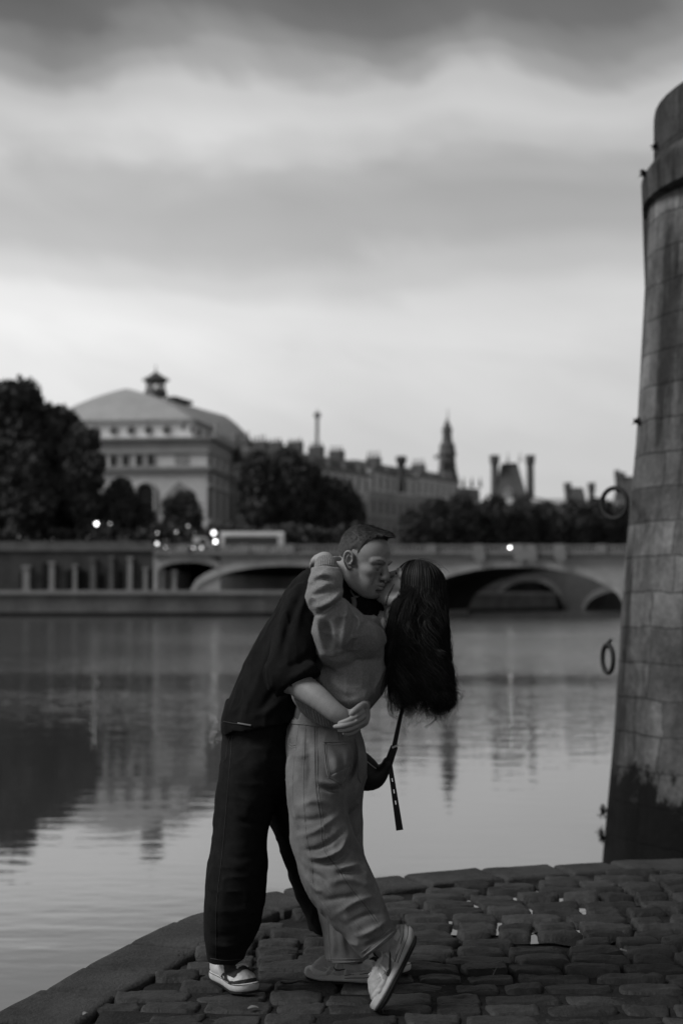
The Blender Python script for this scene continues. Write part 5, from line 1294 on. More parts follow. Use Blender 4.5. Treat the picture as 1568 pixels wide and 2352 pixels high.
# rolled cuff rim and seams
mb = MB(); strip(mb, bs, [(662, 1574), (684, 1570), (706, 1563), (726, 1556)], .003, .004); 
strip(mb, bs, [(514, 1657), (540, 1662), (570, 1664)], .002, .002); mb.build('seam', mat('black_thread', .03, .9, 90, .2), shirt)
# ---- jeans ----
J = Field((-.56, 5.02, .06), (.12, 6.0, 1.08), .0065)
def rows(Fd, rws, k=.01, n=None, u=(1, 0, 0)):
    """rws: row, left, right, Y, half depth (m)"""
    Fd.limb([(lambda a, b: ((a.x + b.x) / 2, Y, (a.z + b.z) / 2, (b.x - a.x) / 2, hd / ((b.x - a.x) / 2)))(W(l, y, Y), W(r, y, Y)) for y, l, r, Y, hd in rws], n=n or 4 * len(rws), u=u, k=k); return Fd
rows(J, [(1640, 514, 682, 5.49, .14), (1700, 513, 690, 5.50, .15), (1760, 509, 700, 5.50, .155)])
rows(J, [(1760, 509, 640, 5.44, .13), (1810, 505, 630, 5.43, .13), (1854, 502, 621, 5.42, .125), (1890, 499, 611, 5.41, .12), (1944, 492, 608.5, 5.40, .12), (2014, 481.5, 604, 5.38, .115), (2055, 478, 600, 5.375, .112), (2100, 473.5, 592, 5.375, .105), (2140, 474, 575, 5.395, .090), (2178, 477.5, 558.5, 5.415, .076), (2218, 482, 554, 5.43, .066)], k=.02)
rows(J, [(1760, 600, 715, 5.58, .13), (1852, 618, 735, 5.60, .12), (1915, 640, 745, 5.61, .115), (1983, 663, 760, 5.63, .11), (2073, 698, 790, 5.68, .10), (2120, 718, 808, 5.71, .095), (2160, 738, 820, 5.74, .09), (2190, 752, 828, 5.76, .085)], k=.02)
J.plane(W(518, 2212, 5.37), (.06, .10, -1)); J.plane(W(790, 2190, 5.76), (0, 0, -1)) if False else None
J.noise(.007, .075, 11, (1, 1, 1.5)).ridged(.007, .06, 12, (1.3, 1, .7)).folds([([(484, 2165), (520, 2175), (556, 2168)], 7, .008), ([(480, 2140), (515, 2150), (560, 2140)], 6, -.006), ([(484, 2195), (520, 2200), (553, 2196)], 6, -.006), ([(600, 1870), (570, 1840), (530, 1800)], 8, .008), ([(610, 1900), (575, 1890), (530, 1880)], 7, -.006), ([(500, 1960), (540, 1985), (600, 1975)], 9, .006), ([(480, 2080), (520, 2095), (585, 2085)], 8, .005)], ymax=5.6)
jVF = relax(J.mesh(), 1); jeans = np_mesh('jeans', [jVF], blackjean_m, man); bj = bvh_of(jVF)
mb = MB(); strip(mb, bj, [(534, 1690), (525, 1800), (512, 1950), (498, 2080), (496, 2200)], .0009, hgt=.0008); strip(mb, bj, [(484, 2201), (518, 2206), (552, 2203)], .0012, n=24, hgt=.0008); strip(mb, bj, [(528, 1690), (522, 1720), (520, 1740), (513, 1752)], .0009, hgt=.0008)
mb.build('seam', mat('dark_thread', .045, .9, 90, .3), jeans)
mb = MB(); strip(mb, bs, [(548, 1661), (562, 1663.5), (577, 1666)], .003, .003, hgt=.003); mb.build('shirt_label', tee_m, shirt)

# ---- shoes ----
def footprint(n=44, ln=.29, wd=.098, toe=1.0):
    out = []
    for k in range(n):
        a = 2 * math.pi * k / n; c, s = math.cos(a), math.sin(a); x = ln / 2 * (1 - math.copysign(abs(c) ** .86, c)); t = x / ln
        w = wd / 2 * np.interp(t, [0, .05, .15, .3, .45, .6, .75, .88, .96, 1], [.25, .60, .72, .72, .74, .88, 1.0, .90, .66, .26])
        out.append((x, math.copysign(w, s) if abs(s) > 1e-6 else 0.0))
    return out
def shoe(root, heel, R, upper_m, panel_m, mid_m, out_m, runner=False, name='shoe', ln=.29, wd=.10, both=True):
    """heel: world point under the heel; R rows: toe direction, left, up"""
    R = np.array(R); heel = np.array(heel, float); wr = lambda P: [tuple(heel + np.array(p) @ R) for p in P]
    fp = np.array(footprint(ln=ln, wd=wd)); c = np.array([ln * .48, 0])
    def ring(z, g, toe_up=0.0, gx=1.0):
        q = c + (fp - c) * np.array([1 + g / (ln * .5), 1 + g / (wd * .5)]); return [(x, y, z + toe_up * max(0, (x / ln - .72) / .28) ** 2 + (.006 * max(0, (.10 - x / ln) / .10) if runner else 0)) for x, y in q]
    mt = .036 if not runner else .034
    H_ = lambda x: (mt + .012 * max(0, (.45 - x / ln) / .45)) if runner else mt
    U = Field((-.02, -.07, .0), (ln + .02, .07, .16), .0016)
    k_ = ln / .29
    U.limb([(.040 * k_, 0, .050, .036, 1.0), (.10 * k_, 0, .056, .036, 1.0), (.16 * k_, 0, .052, .041, .95), (.215 * k_, 0, .042, .045, .72), (.245 * k_, 0, .038, .038, .62)], n=18, u=(0, 1, 0), k=.012)
    U.limb([(.042 * k_, 0, .060, .034, 1.05), (.050 * k_, 0, .100, .034, 1.15), (.055 * k_, 0, .125, .034, 1.2)], u=(0, 1, 0), k=.012)
    U.limb([(.095 * k_, 0, .112, .026), (.14 * k_, 0, .092, .029), (.19 * k_, 0, .066, .032), (.225 * k_, 0, .050, .030)], n=14, k=.012)
    U.ell((.055 * k_, 0, .150), (.036, .026, .055), k=.004, op='cut')
    U.plane((0, 0, .096) if not runner else (.06, 0, .082), (-.35, 0, 1) if not runner else (-.10, 0, 1))
    U.plane((0, 0, mt - .006), (0, 0, -1))
    U.noise(.0012, .012, 4)
    VF = relax(U.mesh(), 1); up = np_mesh(name, [(heel + VF[0] @ R, VF[1])], upper_m, root); b = bvh_of(VF)
    V, Q = VF; ctr = V[Q].mean(1); nr = np.cross(V[Q[:, 2]] - V[Q[:, 0]], V[Q[:, 3]] - V[Q[:, 1]]); nr /= np.linalg.norm(nr, axis=1)[:, None] + 1e-12
    vn = np.zeros_like(V)
    for i in range(4): np.add.at(vn, Q[:, i], nr)
    vn /= np.linalg.norm(vn, axis=1)[:, None] + 1e-12
    def panel(mask, lift, m, nm):
        f = Q[mask]; 
        if len(f) == 0: return None
        ids, inv_ = np.unique(f, return_inverse=True); Vp = V[ids] + vn[ids] * lift; return np_mesh(nm, [(heel + Vp @ R, inv_.reshape(f.shape))], m, up)
    X, Y, Z = ctr[:, 0] / k_, ctr[:, 1], ctr[:, 2]; aY = np.abs(Y)
    # midsole and outsole
    mb = MB()
    lv = [(.008, -.001), (.012, .003), (.020, .0045), (mt - .006, .0045), (mt, .002), (mt + .001, -.004)] if not runner else [(.010, -.002), (.014, .004), (.021, .007), (.0225, .004), (.030, .006), (.0315, .003), (mt + .003, .004), (mt + .008, -.003)]
    rg = [ring(z, g, .008) for z, g in lv]
    if runner: rg = [[(x, y, (.009 + (z - .009) * (1 + .95 * max(0, (.45 - x / ln) / .45) ** .8))) for x, y, z in r_] for r_ in rg]
    if runner: rg = [[(x - .014 * max(0, 1 - x / (.30 * ln)) * q, y * (1 + .16 * max(0, 1 - x / (.42 * ln)) * q), z) for x, y, z in r_] for r_, q in zip(rg, (.5, .9, 1, .85, .9, .75, .6, .2))]
    mb.rings([wr(r_) for r_ in rg]); mo = fixn(mb.build('midsole', mid_m, up, True))
    if runner:
        for q in (3, 5):
            gr = [(x, y * 1.012, z) for x, y, z in rg[q] if x < .44 * ln]; h1 = sorted([p for p in gr if p[1] >= 0], key=lambda p: -p[0]); h2 = sorted([p for p in gr if p[1] < 0], key=lambda p: p[0]); mb = MB(); mb.tube(wr(h1 + h2), .0016, 5); mb.build('sole_groove', out_m, up)
    mb = MB(); tu = .008
    mb.rings([wr(ring(z, g, tu)) for z, g in ((.0, -.006), (.002, .001), (.0085, .002), (.0085, -.010))]); fixn(mb.build('outsole', out_m, up))
    if runner:
        pass
    if not runner:
        mb = MB(); mb.tube(wr([(x, y, z) for x, y, z in ring(mt - .0015, .0050, .008)]) + wr([ring(mt - .0015, .005, .008)[0]]), .0012, 5, cap=False); mb.build('welt_stitch', mat('dark_thread', .045), up)
        guard = (Z < np.interp(X, [.11, .135, .16, .185, .20, .22, .24, .27], [.030, .046, .062, .064, .050, .046, .047, .056])) & (X > .122)
        hole = (np.abs(X - .158) < .009) & (np.abs(Z - .046) < .0045)
        panel(guard & ~hole, .0016, panel_m, 'toe_guard')
        panel((X > .12) & (X < .236) & (aY > .012) & (Z > np.interp(X, [.12, .14, .165, .195, .22, .236], [.090, .082, .064, .060, .059, .058])) & (Z < .2), .0018, panel_m, 'eyestay')
        panel((X > .224) & (X < .238) & (aY < .026) & (Z > .05), .0019, panel_m, 'eyestay')
        panel((X < .016) & (Z > .03) & (Z < .085), .0016, panel_m, 'heel_tab')
        panel((X < .07) & (Z > .082) & (Z < .10), .004, upper_m, 'ankle_padding')
    else:
        panel((Z < np.interp(X, [0, .06, .10, .18, .23, .27], [.060, .052, .046, .044, .052, .060])) & (X < .09), .0014, mat('pale_overlay', .42, .6, 50, .1, .1, 260), 'overlay')
        panel((Z < np.interp(X, [.18, .23, .27], [.044, .052, .060])) & (X > .19), .0014, mat('pale_overlay', .42), 'toe_cap')
        for sy in (-1, 1):
            for pl in ([(.100, .088), (.112, .062), (.118, .040)], [(.150, .078), (.158, .056), (.172, .040)], [(.178, .066), (.188, .050), (.206, .040)], [(.200, .062), (.172, .052), (.150, .044)]):
                rg = []
                for x, z in spline(pl, 10):
                    p, n_, i_, d_ = b.ray_cast(Vector((x * k_, sy * .2, z)), Vector((0, -sy, 0)))
                    if p is not None: rg.append([tuple(p + Vector((-.0036, 0, 0)) + n_ * .0004), tuple(p + n_ * .0022), tuple(p + Vector((.0036, 0, 0)) + n_ * .0004)])
                if len(rg) > 3: mb = MB(); mb.rings([wr(q) for q in rg], cap=False, closed=False); mb.build('overlay', mat('mesh_trim', .46, .6, 50, .1), up, True)
        panel((X < .05) & (Z > .060), .0015, mat('collar_lining', .50, .7, 50, .1), 'heel_counter')
        panel((X > .07) & (X < .17) & (aY > .020) & (Z > .078), .0012, mat('pale_overlay', .42), 'eyestay')
    mb = MB()
    xs = [.150, .168, .185, .201, .216] if not runner else [.112, .128, .144, .160, .175, .19]
    def on(x, y):
        p, n_, i_, d_ = b.ray_cast(Vector((x * k_, y, .3)), Vector((0, 0, -1))); return None if p is None else p + Vector((0, 0, .0032))
    for i, x in enumerate(xs):
        for dx in ((.010,) if i % 2 else (-.006,)):
            pts = [on(x + dx * (y / .024), y) for y in np.linspace(-.024, .024, 9)]; pts = [p for p in pts if p is not None]
            if len(pts) > 3: mb.tube(wr(pts), .0036 if not runner else .0028, 6)
        pts = [on(x - dx * (y / .024) + .004, y) for y in np.linspace(-.022, .022, 9)]; pts = [p + Vector((0, 0, .002)) for p in pts if p is not None]
        if len(pts) > 3 and not runner: mb.tube(wr(pts), .0034, 6)
    if runner:
        for sy in (-1, 1):
            p0 = on(.108, .002 * sy)
            if p0 is not None:
                lp = [Vector(p0) + Vector(q) for q in ((0, 0, .002), (-.008, .018 * sy, .012), (-.002, .038 * sy, .006), (.012, .040 * sy, -.004), (.008, .016 * sy, .004), (0, 0, .003))]
                mb.tube(wr([tuple(q) for q in spline([tuple(l_) for l_ in lp], 18)]), .0024, 6)
    mb.build('shoelace', lace_m, up)
    return up, VF
hl_ = np.array(G(494, 2247, .008)); d_ = np.array([math.cos(math.radians(57)), -math.sin(math.radians(57)), 0.0])
d3 = d_ + np.array([0, 0, .00]); sh, shVF = shoe(man, hl_, rot_rows(d3, (0.0, 0, 1)), shoe_w, shoe_d, sole_w, sole_d, ln=.282, wd=.102)
h2 = np.array([xof(800, 5.80), 5.80, .0]); shoe(man, h2, rot_rows((.75, -.6, 0), (0, 0, 1)), shoe_w, shoe_d, sole_w, sole_d)
# ================================================================== THE WOMAN
knit_m = mat('grey_wool', .235, .95, 140, .26, .6, 300, spec=.12, bdist=.004, scale2=420)
denim_m = mat('washed_denim', .150, .92, 13, .36, .3, 900, spec=.15, bdist=.002, scale2=330)
longhair_m = mat('long_hair', .010, .68, 40, .4, spec=.16)
leather_m = mat('black_leather', .012, .55, 40, .2, .15, 200, spec=.35)
run_m = mat('runner_mesh', .30, .75, 70, .22, .4, 420, spec=.25, bdist=.002)
runmid_m = mat('runner_midsole', .36, .7, 30, .15, .1, 200)
metal_m = mat('bright_metal', .75, .25, 20, .05, spec=.8)
seam_m = mat('denim_seam', .185, .9, 200, .25)
seamd_m = mat('denim_shadow_seam', .10, .9, 200, .25)
wom = thing('person', 'long haired woman in a grey sweater and pale jeans leaning back in the embrace', 'person', tuple(G(785, 2255)))
# ---- head ----
k_w = .93
yw, pw_ = math.radians(10), math.radians(45)
f0 = np.array([-math.cos(yw), math.sin(yw), 0.0]); fw = f0 * math.cos(pw_) + np.array([0, 0, 1.0]) * math.sin(pw_); uw = -f0 * math.sin(pw_) + np.array([0, 0, 1.0]) * math.cos(pw_)
WR = rot_rows(fw, uw); WC = np.array(W(944, 1357, 5.40))
wnb = to_local(W(899, 1430, 5.39), WC, WR) / k_w
wh = head_field(wnb, .045, True); V_, Q_ = wh.mesh(); wheadVF = (WC + (V_ * k_w) @ WR, Q_)
# body under the clothes, ankles, hand behind his neck
Bw = Field((-.30, 4.95, -.0), (.30, 5.75, 1.66), .008)
Bw.limb([pr(752, 1710, 5.37, 48), pr(778, 1620, 5.37, 42), pr(805, 1540, 5.37, 48), pr(834, 1480, 5.375, 40), pr(876, 1454, 5.385, 24), pr(896, 1428, 5.39, 20)], k=.03)
Bw.limb([pr(735, 1760, 5.30, 42), pr(735, 1880, 5.26, 40), pr(765, 2010, 5.20, 38), pr(822, 2100, 5.17, 30), pr(868, 2165, 5.165, 20)], k=.03)
Bw.limb([pr(775, 1770, 5.42, 42), pr(780, 1890, 5.43, 38), pr(784, 2010, 5.44, 32), pr(794, 2120, 5.44, 26), pr(806, 2200, 5.43, 19)], k=.03)
Bw.limb([pr(845, 1462, 5.26, 28), pr(790, 1430, 5.20, 24), pr(752, 1390, 5.15, 24), pr(747, 1340, 5.15, 20), pr(748, 1296, 5.18, 17)], k=.03)
An = Field(W(840, 2260, 4.98), W(935, 2110, 5.36), .003)
An.limb([pr(850, 2130, 5.17, 27), pr(870, 2163, 5.178, 22), pr(884, 2184, 5.198, 18), pr(899, 2204, 5.212, 17)], n=10, k=.01); An.ell(W(884, 2180, 5.168), (.012, .010, .012), k=.012); An.limb([pr(893, 2150, 5.18, 8), pr(906, 2175, 5.185, 8), pr(916, 2192, 5.19, 9)], k=.02)
Hw = Field(W(690, 1350, 5.0), W(800, 1250, 5.52), .0022)
Hw.limb([pr(748, 1300, 5.18, 17), pr(747, 1288, 5.20, 17.5), pr(742, 1284, 5.25, 18, .75), pr(733, 1290, 5.31, 19, .6)], n=12, u=(1, 0, 0), k=.01)
for a in ([(748, 1279, 5.27, 6.0), (754, 1281, 5.33, 5.6), (762, 1288, 5.37, 5), (768, 1297, 5.40, 4.3)], [(738, 1277, 5.28, 6.2), (736, 1280, 5.34, 5.8), (742, 1288, 5.39, 5.2), (752, 1299, 5.41, 4.4)],
          [(728, 1281, 5.29, 6.0), (723, 1288, 5.345, 5.6), (727, 1298, 5.39, 5), (738, 1308, 5.41, 4.3)], [(722, 1289, 5.28, 5.4), (716, 1297, 5.33, 5), (718, 1307, 5.37, 4.5), (727, 1315, 5.39, 3.9)],
          [(758, 1288, 5.20, 7), (766, 1284, 5.24, 6), (774, 1283, 5.29, 5.2), (780, 1284, 5.33, 4.5)]): Hw.limb([pr(*p) for p in a], n=14, k=.004, k0=.010)
Ft = Field(W(780, 2262, 5.2), W(860, 2180, 5.62), .004); Ft.limb([pr(806, 2190, 5.43, 20), pr(812, 2222, 5.43, 20), pr(818, 2236, 5.425, 20)], k=.01)
np_mesh('body', [wheadVF, Bw.mesh(), An.mesh(), Hw.mesh(), Ft.mesh()], skin2_m, wom)
# ---- sweater ----
K = Field((-.18, 5.0, .98), (.24, 5.66, 1.66), .0045)
K.limb([pr(778, 1628, 5.37, 58, 1.0), pr(794, 1592, 5.37, 63, 1.05), pr(807, 1550, 5.37, 78, 1.0), pr(816, 1502, 5.375, 78, 1.0), pr(832, 1478, 5.38, 56, 1.2), pr(854, 1467, 5.385, 38, 1.35), pr(876, 1452, 5.39, 27, 1.2), pr(892, 1432, 5.395, 23, 1.0)], n=30, u=(1, 0, .5), k=.01)
K.limb([pr(852, 1474, 5.30, 36), pr(832, 1466, 5.25, 41), pr(800, 1446, 5.195, 43), pr(769, 1412, 5.165, 37), pr(753, 1388, 5.15, 34), pr(747, 1368, 5.145, 36.5), pr(747, 1344, 5.148, 33), pr(748, 1318, 5.16, 29.5), pr(749, 1300, 5.175, 27)], n=36, k=.012, k0=.03)
K.limb([pr(752, 1425, 5.18, 22), pr(760, 1462, 5.215, 30), pr(775, 1500, 5.26, 34)], n=10, k=.03)
K.ell(W(719, 1377, 5.150), (.019, .03, .022), k=.02)
K.limb([pr(748, 1560, 5.275, 19), pr(768, 1590, 5.262, 19), pr(798, 1603, 5.262, 19), pr(826, 1593, 5.29, 18), pr(846, 1570, 5.33, 18)], n=16, k=.025)
K.limb([pr(790, 1490, 5.47, 34), pr(745, 1512, 5.42, 30), pr(712, 1532, 5.385, 27), pr(694, 1545, 5.375, 25)], n=10, k=.012)
K.seg(np.array(W(749, 1306, 5.17)), np.array(W(750, 1262, 5.21)), .038, .038, op='cut', k=.004) if False else None
K.noise(.005, .055, 21).ridged(.009, .05, 22, (1, 1, 1.3), 3.5)
K.folds([([(708, 1332), (730, 1320), (756, 1319), (782, 1340)], 7, .012), ([(716, 1343), (746, 1329), (778, 1350)], 4.5, -.009), ([(706, 1362), (734, 1350), (757, 1340), (784, 1350)], 7, .009), ([(716, 1370), (744, 1360), (780, 1352)], 4.5, -.006),
         ([(716, 1398), (756, 1384), (792, 1354)], 8, .016), ([(722, 1416), (752, 1400), (776, 1382), (800, 1356)], 5.5, -.014), ([(788, 1380), (795, 1405), (790, 1451), (784, 1510)], 8, .012), ([(776, 1400), (770, 1440), (766, 1500)], 8, .004), ([(748, 1410), (758, 1451), (756, 1500)], 9, -.009),
         ([(729, 1410), (731, 1451), (744, 1496)], 7, .012), ([(812, 1410), (826, 1429), (812, 1462)], 5, .010), ([(803, 1405), (812, 1432), (802, 1480)], 5, -.008), ([(842, 1425), (864, 1451), (866, 1490)], 7, .010), ([(834, 1432), (846, 1458), (842, 1490)], 9, .005), ([(874, 1445), (880, 1475), (885, 1500)], 5, -.008),
         ([(743, 1508), (768, 1512), (805, 1498), (834, 1512)], 2.0, -.003), ([(821, 1430), (813, 1460), (806, 1497)], 2.0, -.003), ([(730, 1562), (765, 1600), (800, 1612), (840, 1598)], 7, .007), ([(756, 1572), (790, 1598), (828, 1598)], 6, -.007), ([(744, 1500), (737, 1536), (728, 1572)], 6, .005),
         ([(760, 1530), (748, 1556), (752, 1580)], 9, -.005), ([(840, 1530), (860, 1560), (850, 1590)], 10, -.004)], ymax=5.40)
K.plane(W(749, 1305, 5.175), (.03, .10, 1))
KV = relax(K.mesh(), 1); sweater = np_mesh('sweater', [KV], knit_m, wom); bk = bvh_of(KV)
rr = random.Random(9); mb = MB(); V0, Q0 = KV
for k in range(16000):                                   # wool fuzz
    q = Q0[rr.randrange(len(Q0))]; p = V0[q].mean(0); n_ = np.cross(V0[q[2]] - V0[q[0]], V0[q[3]] - V0[q[1]]); n_ /= np.linalg.norm(n_) + 1e-12
    if p[1] > 5.45: continue
    d = n_ * .8 + np.array([rr.gauss(0, .6) for _ in range(3)]); d /= np.linalg.norm(d); s_ = np.cross(d, [rr.random(), rr.random(), rr.random()]); s_ /= np.linalg.norm(s_) + 1e-9
    p = p + np.array([rr.gauss(0, .0015) for _ in range(3)]); mb.add([tuple(p - s_ * .00025), tuple(p + s_ * .00025), tuple(p + d * rr.uniform(.003, .007))], [(0, 1, 2)])
mb.build('wool_fuzz', knit_m, sweater)
mb = MB(); strip(mb, bk, [(743, 1507), (768, 1511), (805, 1497), (834, 1511)], .0014, .0); strip(mb, bk, [(821, 1430), (813, 1460), (806, 1497)], .0014, .0); mb.build('seam', knit_m, sweater)
# ribbed cuff
def rib_ring(c0, c1, r0, r1, nrib, name, parent, m, e1=None, flat=1.0, amp=.0018, steps=8):
    c0, c1 = np.array(c0), np.array(c1); ax = c1 - c0; L_ = np.linalg.norm(ax); ax /= L_; e1 = np.array([1., 0, 0]) if e1 is None else np.array(e1); e1 -= ax * e1.dot(ax); e1 /= np.linalg.norm(e1); e2 = np.cross(ax, e1); n_ = nrib * 6; rg = []
    for i in range(steps + 1):
        t = i / steps; r = r0 + (r1 - r0) * t + .003 * math.sin(t * math.pi); ring = []
        for k in range(n_):
            a = 2 * math.pi * k / n_; q = r + amp * math.cos(nrib * a) * (1 if 0 < i < steps else .5); ring.append(tuple(c0 + ax * L_ * t + e1 * q * math.cos(a) + e2 * q * flat * math.sin(a)))
        rg.append(ring)
    inner = [tuple(np.array(p) * 1 + (np.array(c1) - np.array(p)) * .12) for p in rg[-1]]; rg.append(inner); rg.append([tuple(np.array(p) - ax * L_ * .8) for p in inner])
    mb = MB(); mb.rings(rg, cap=False); return fixn(mb.build(name, m, parent, True))
rib_ring(W(748.5, 1311, 5.165), W(748, 1285.5, 5.19), .0425, .0335, 34, 'cuff', sweater, knit_m, amp=.0014)
rib_ring(W(712, 1529, 5.372), W(694, 1546, 5.366), .043, .036, 30, 'cuff', sweater, knit_m)
# ribbed hem round the waist
up_l = np.array([(668, 1588), (676, 1597), (695, 1607), (713, 1618), (735, 1634), (754, 1646), (772, 1660), (792, 1664), (820, 1668)]); lo_l = np.array([(684, 1624), (692, 1638), (704, 1650), (722, 1660), (742, 1668), (760, 1673), (776, 1679), (795, 1687), (820, 1690)])
def hem_pt(a, t):
    cx_, rx = 747.0, 76.0; x = cx_ + rx * math.cos(a); s_ = (1 - math.cos(a)) / 2
    i = (x - (cx_ - rx)) / (2 * rx)
    u_ = np.interp(i, np.linspace(0, 1, len(up_l)), up_l[:, 0]), np.interp(i, np.linspace(0, 1, len(up_l)), up_l[:, 1]); l_ = np.interp(i, np.linspace(0, 1, len(lo_l)), lo_l[:, 0]), np.interp(i, np.linspace(0, 1, len(lo_l)), lo_l[:, 1])
    Yd = 5.375 + .128 * math.sin(a) + .02 * (i - .5)
    return W(u_[0] + (l_[0] - u_[0]) * t, u_[1] + (l_[1] - u_[1]) * t, Yd)
mb = MB(); rg = []; nr_ = 74 * 6
for j in range(9):
    t = j / 8; ring = []
    for k in range(nr_):
        a = 2 * math.pi * k / nr_; p = hem_pt(a, t); o = Vector((math.cos(a), math.sin(a) * 1.0, 0)); ring.append(tuple(p + o * (.0022 * math.cos(74 * a) + .006 * math.sin(t * math.pi) - (.004 if j == 8 else 0))))
    rg.append(ring)
mb.rings(rg, cap=False); fixn(mb.build('ribbed_hem', knit_m, sweater, True))
# dark top showing above the waistband
Us = Field((-.24, 5.15, .98), (.12, 5.60, 1.20), .006); Us.limb([pr(742, 1690, 5.385, 66, 1.0), pr(746, 1650, 5.385, 70, 1.0), pr(760, 1610, 5.38, 66, 1.0)], u=(1, 0, 0)); np_mesh('undershirt', [Us.mesh()], mat('dark_cotton', .06, .9, 50, .1, .1, 300), wom)
# collar of the sweater behind the hair
rib_ring(W(889, 1438, 5.39), W(897, 1410, 5.395), .046, .042, 40, 'collar', sweater, knit_m)
# ---- jeans ----
J1 = Field((-.24, 4.98, .10), (.24, 5.66, 1.12), .0048)
rows(J1, [(1646, 676, 812, 5.385, .108), (1668, 668, 818, 5.385, .114), (1700, 662, 826, 5.385, .128), (1740, 660, 840, 5.385, .145), (1785, 661.5, 836, 5.38, .140), (1812, 664, 824, 5.375, .125)], u=(1, 0, 0))
rows(J1, [(1760, 661, 795, 5.30, .10), (1811, 663.5, 789, 5.285, .105), (1850, 667, 788, 5.27, .108), (1905, 671.5, 797, 5.25, .108), (1944, 678, 809, 5.235, .108)], k=.02)
J1.limb([pr(742, 1930, 5.24, 65.5, 1.0), pr(756, 1972, 5.222, 69, .96), pr(772, 2012, 5.205, 71.5, .92), pr(798, 2056, 5.19, 68, .9), pr(828, 2100, 5.178, 57, .95), pr(852, 2138, 5.170, 49, 1.0), pr(874, 2171, 5.165, 46.5, 1.0), pr(888, 2192, 5.165, 46, 1.0)], n=30, u=(1, 0, .6), k=.012)
J1.noise(.005, .06, 31, (1, 1, 1.3)).ridged(.006, .055, 32, (.8, 1, 1.7)).ridged(.0025, .024, 33, (1., 1, 1.2))
J1.folds([([(712, 1968), (741, 1969), (780, 1953), (799, 1922)], 5.5, 0.0216), ([(716, 1981), (748, 1984), (786, 1970), (806, 1940)], 6, -0.0175), ([(700, 1952), (728, 1950), (764, 1930), (790, 1908)], 6, -0.0135), ([(730, 1804), (758, 1815), (786, 1812)], 5, -0.0135), ([(726, 1790), (760, 1800), (784, 1800)], 6, 0.0095),
          ([(776, 1994), (800, 1990), (826, 1984)], 5, 0.0121), ([(772, 2006), (800, 2004), (836, 2002)], 5, -0.0121), ([(688, 1850), (722, 1838), (758, 1848)], 8, 0.0095), ([(676, 1880), (716, 1884), (764, 1870)], 7, -0.0081), ([(684, 1920), (720, 1910), (752, 1890), (780, 1868)], 7, 0.0121), ([(700, 2010), (722, 2040), (742, 2050)], 6, 0.0108), ([(708, 2000), (740, 2016), (756, 2040)], 6, -0.0108),
          ([(750, 2030), (800, 2020), (850, 2036)], 7, 0.0081), ([(740, 2070), (782, 2062), (830, 2056)], 7, -0.0081), ([(770, 2100), (820, 2070), (862, 2060)], 6, 0.0095), ([(796, 2124), (840, 2102), (878, 2100)], 6, -0.0081), ([(818, 2150), (850, 2140), (888, 2116)], 6, 0.0108), ([(836, 2176), (864, 2160), (896, 2142)], 5, -0.0081),
          ([(752, 1720), (770, 1750), (776, 1790)], 9, 0.0108), ([(794, 1715), (800, 1750), (792, 1790)], 7, 0.0068), ([(815, 1700), (813, 1760), (790, 1812)], 5, -0.0243), ([(690, 1680), (694, 1720), (686, 1780)], 7, 0.0068), ([(705, 1700), (712, 1760), (704, 1820)], 6, -0.0068), ([(664, 1730), (690, 1736), (716, 1728)], 6, 0.0068)], ymax=5.40)
hemc = W(873, 2169, 5.165); J1.plane(hemc, (.62, -.10, -.80))
J1V = relax(J1.mesh(), 1)
J2 = Field((-.12, 5.20, .02), (.14, 5.66, .80), .0055)
rows(J2, [(1745, 716, 838, 5.455, .10), (1800, 722, 834, 5.455, .10), (1885, 726, 831.5, 5.455, .10), (1944, 724, 829, 5.45, .10), (1990, 724, 837, 5.445, .10), (2061, 729, 840, 5.44, .10), (2100, 737, 842, 5.44, .098), (2170, 745, 843.5, 5.435, .092), (2220, 752, 845, 5.43, .09)], n=40)
J2.noise(.005, .06, 35, (1, 1, 1.6)).ridged(.006, .05, 36, (1, 1, 1.2)).folds([([(832, 1900), (810, 1950), (838, 2000)], 7, -.007), ([(760, 2120), (766, 2170), (762, 2205)], 6, .006), ([(800, 2110), (796, 2160), (806, 2200)], 7, -.006), ([(826, 2120), (824, 2170), (830, 2205)], 5, .005)], ymax=5.60)
J2.plane(W(798, 2211, 5.36), (.03, -.0, -1)); J2V = relax(J2.mesh(), 1)
# hollow the hems so the ankle shows inside a dark opening
wj = np_mesh('jeans', [J1V, J2V], denim_m, wom); b1 = bvh_of(J1V); b2 = bvh_of(J2V)
def dbl(bv, pl, off=3.0, m1=.0010):
    P_ = spline(pl, 8 * len(pl)); d_ = np.gradient(P_, axis=0); n_ = np.stack([-d_[:, 1], d_[:, 0]], 1); n_ /= np.linalg.norm(n_, axis=1)[:, None] + 1e-9
    mb = MB(); strip(mb, bv, [tuple(q) for q in (P_ + n_ * off)[::4]], m1, .0008); strip(mb, bv, [tuple(q) for q in (P_ - n_ * off)[::4]], m1, .0008); return mb
side = [(723.6, 1664), (725, 1720), (727.5, 1811), (738, 1885), (746, 1953), (776, 1995), (804, 2038), (839, 2081), (880, 2138)]
dbl(b1, side).build('seam', seam_m, wj)
mb = MB(); strip(mb, b1, side, .0011, .0003, hgt=.0005); mb.build('seam', seamd_m, wj)
mb = MB(); strip(mb, b1, [(702, 1660), (699, 1720), (697, 1768), (697, 1834), (704, 1924), (716, 1983), (718, 2030), (737, 2069), (756, 2094)], .0012, .0006, hgt=.0010); mb.build('seam', seam_m, wj)
mb = MB(); strip(mb, b1, [(687, 1660), (679, 1717), (674, 1760), (671.5, 1827), (678, 1881)], .0010, .0005, hgt=.0008); mb.build('seam', seam_m, wj)
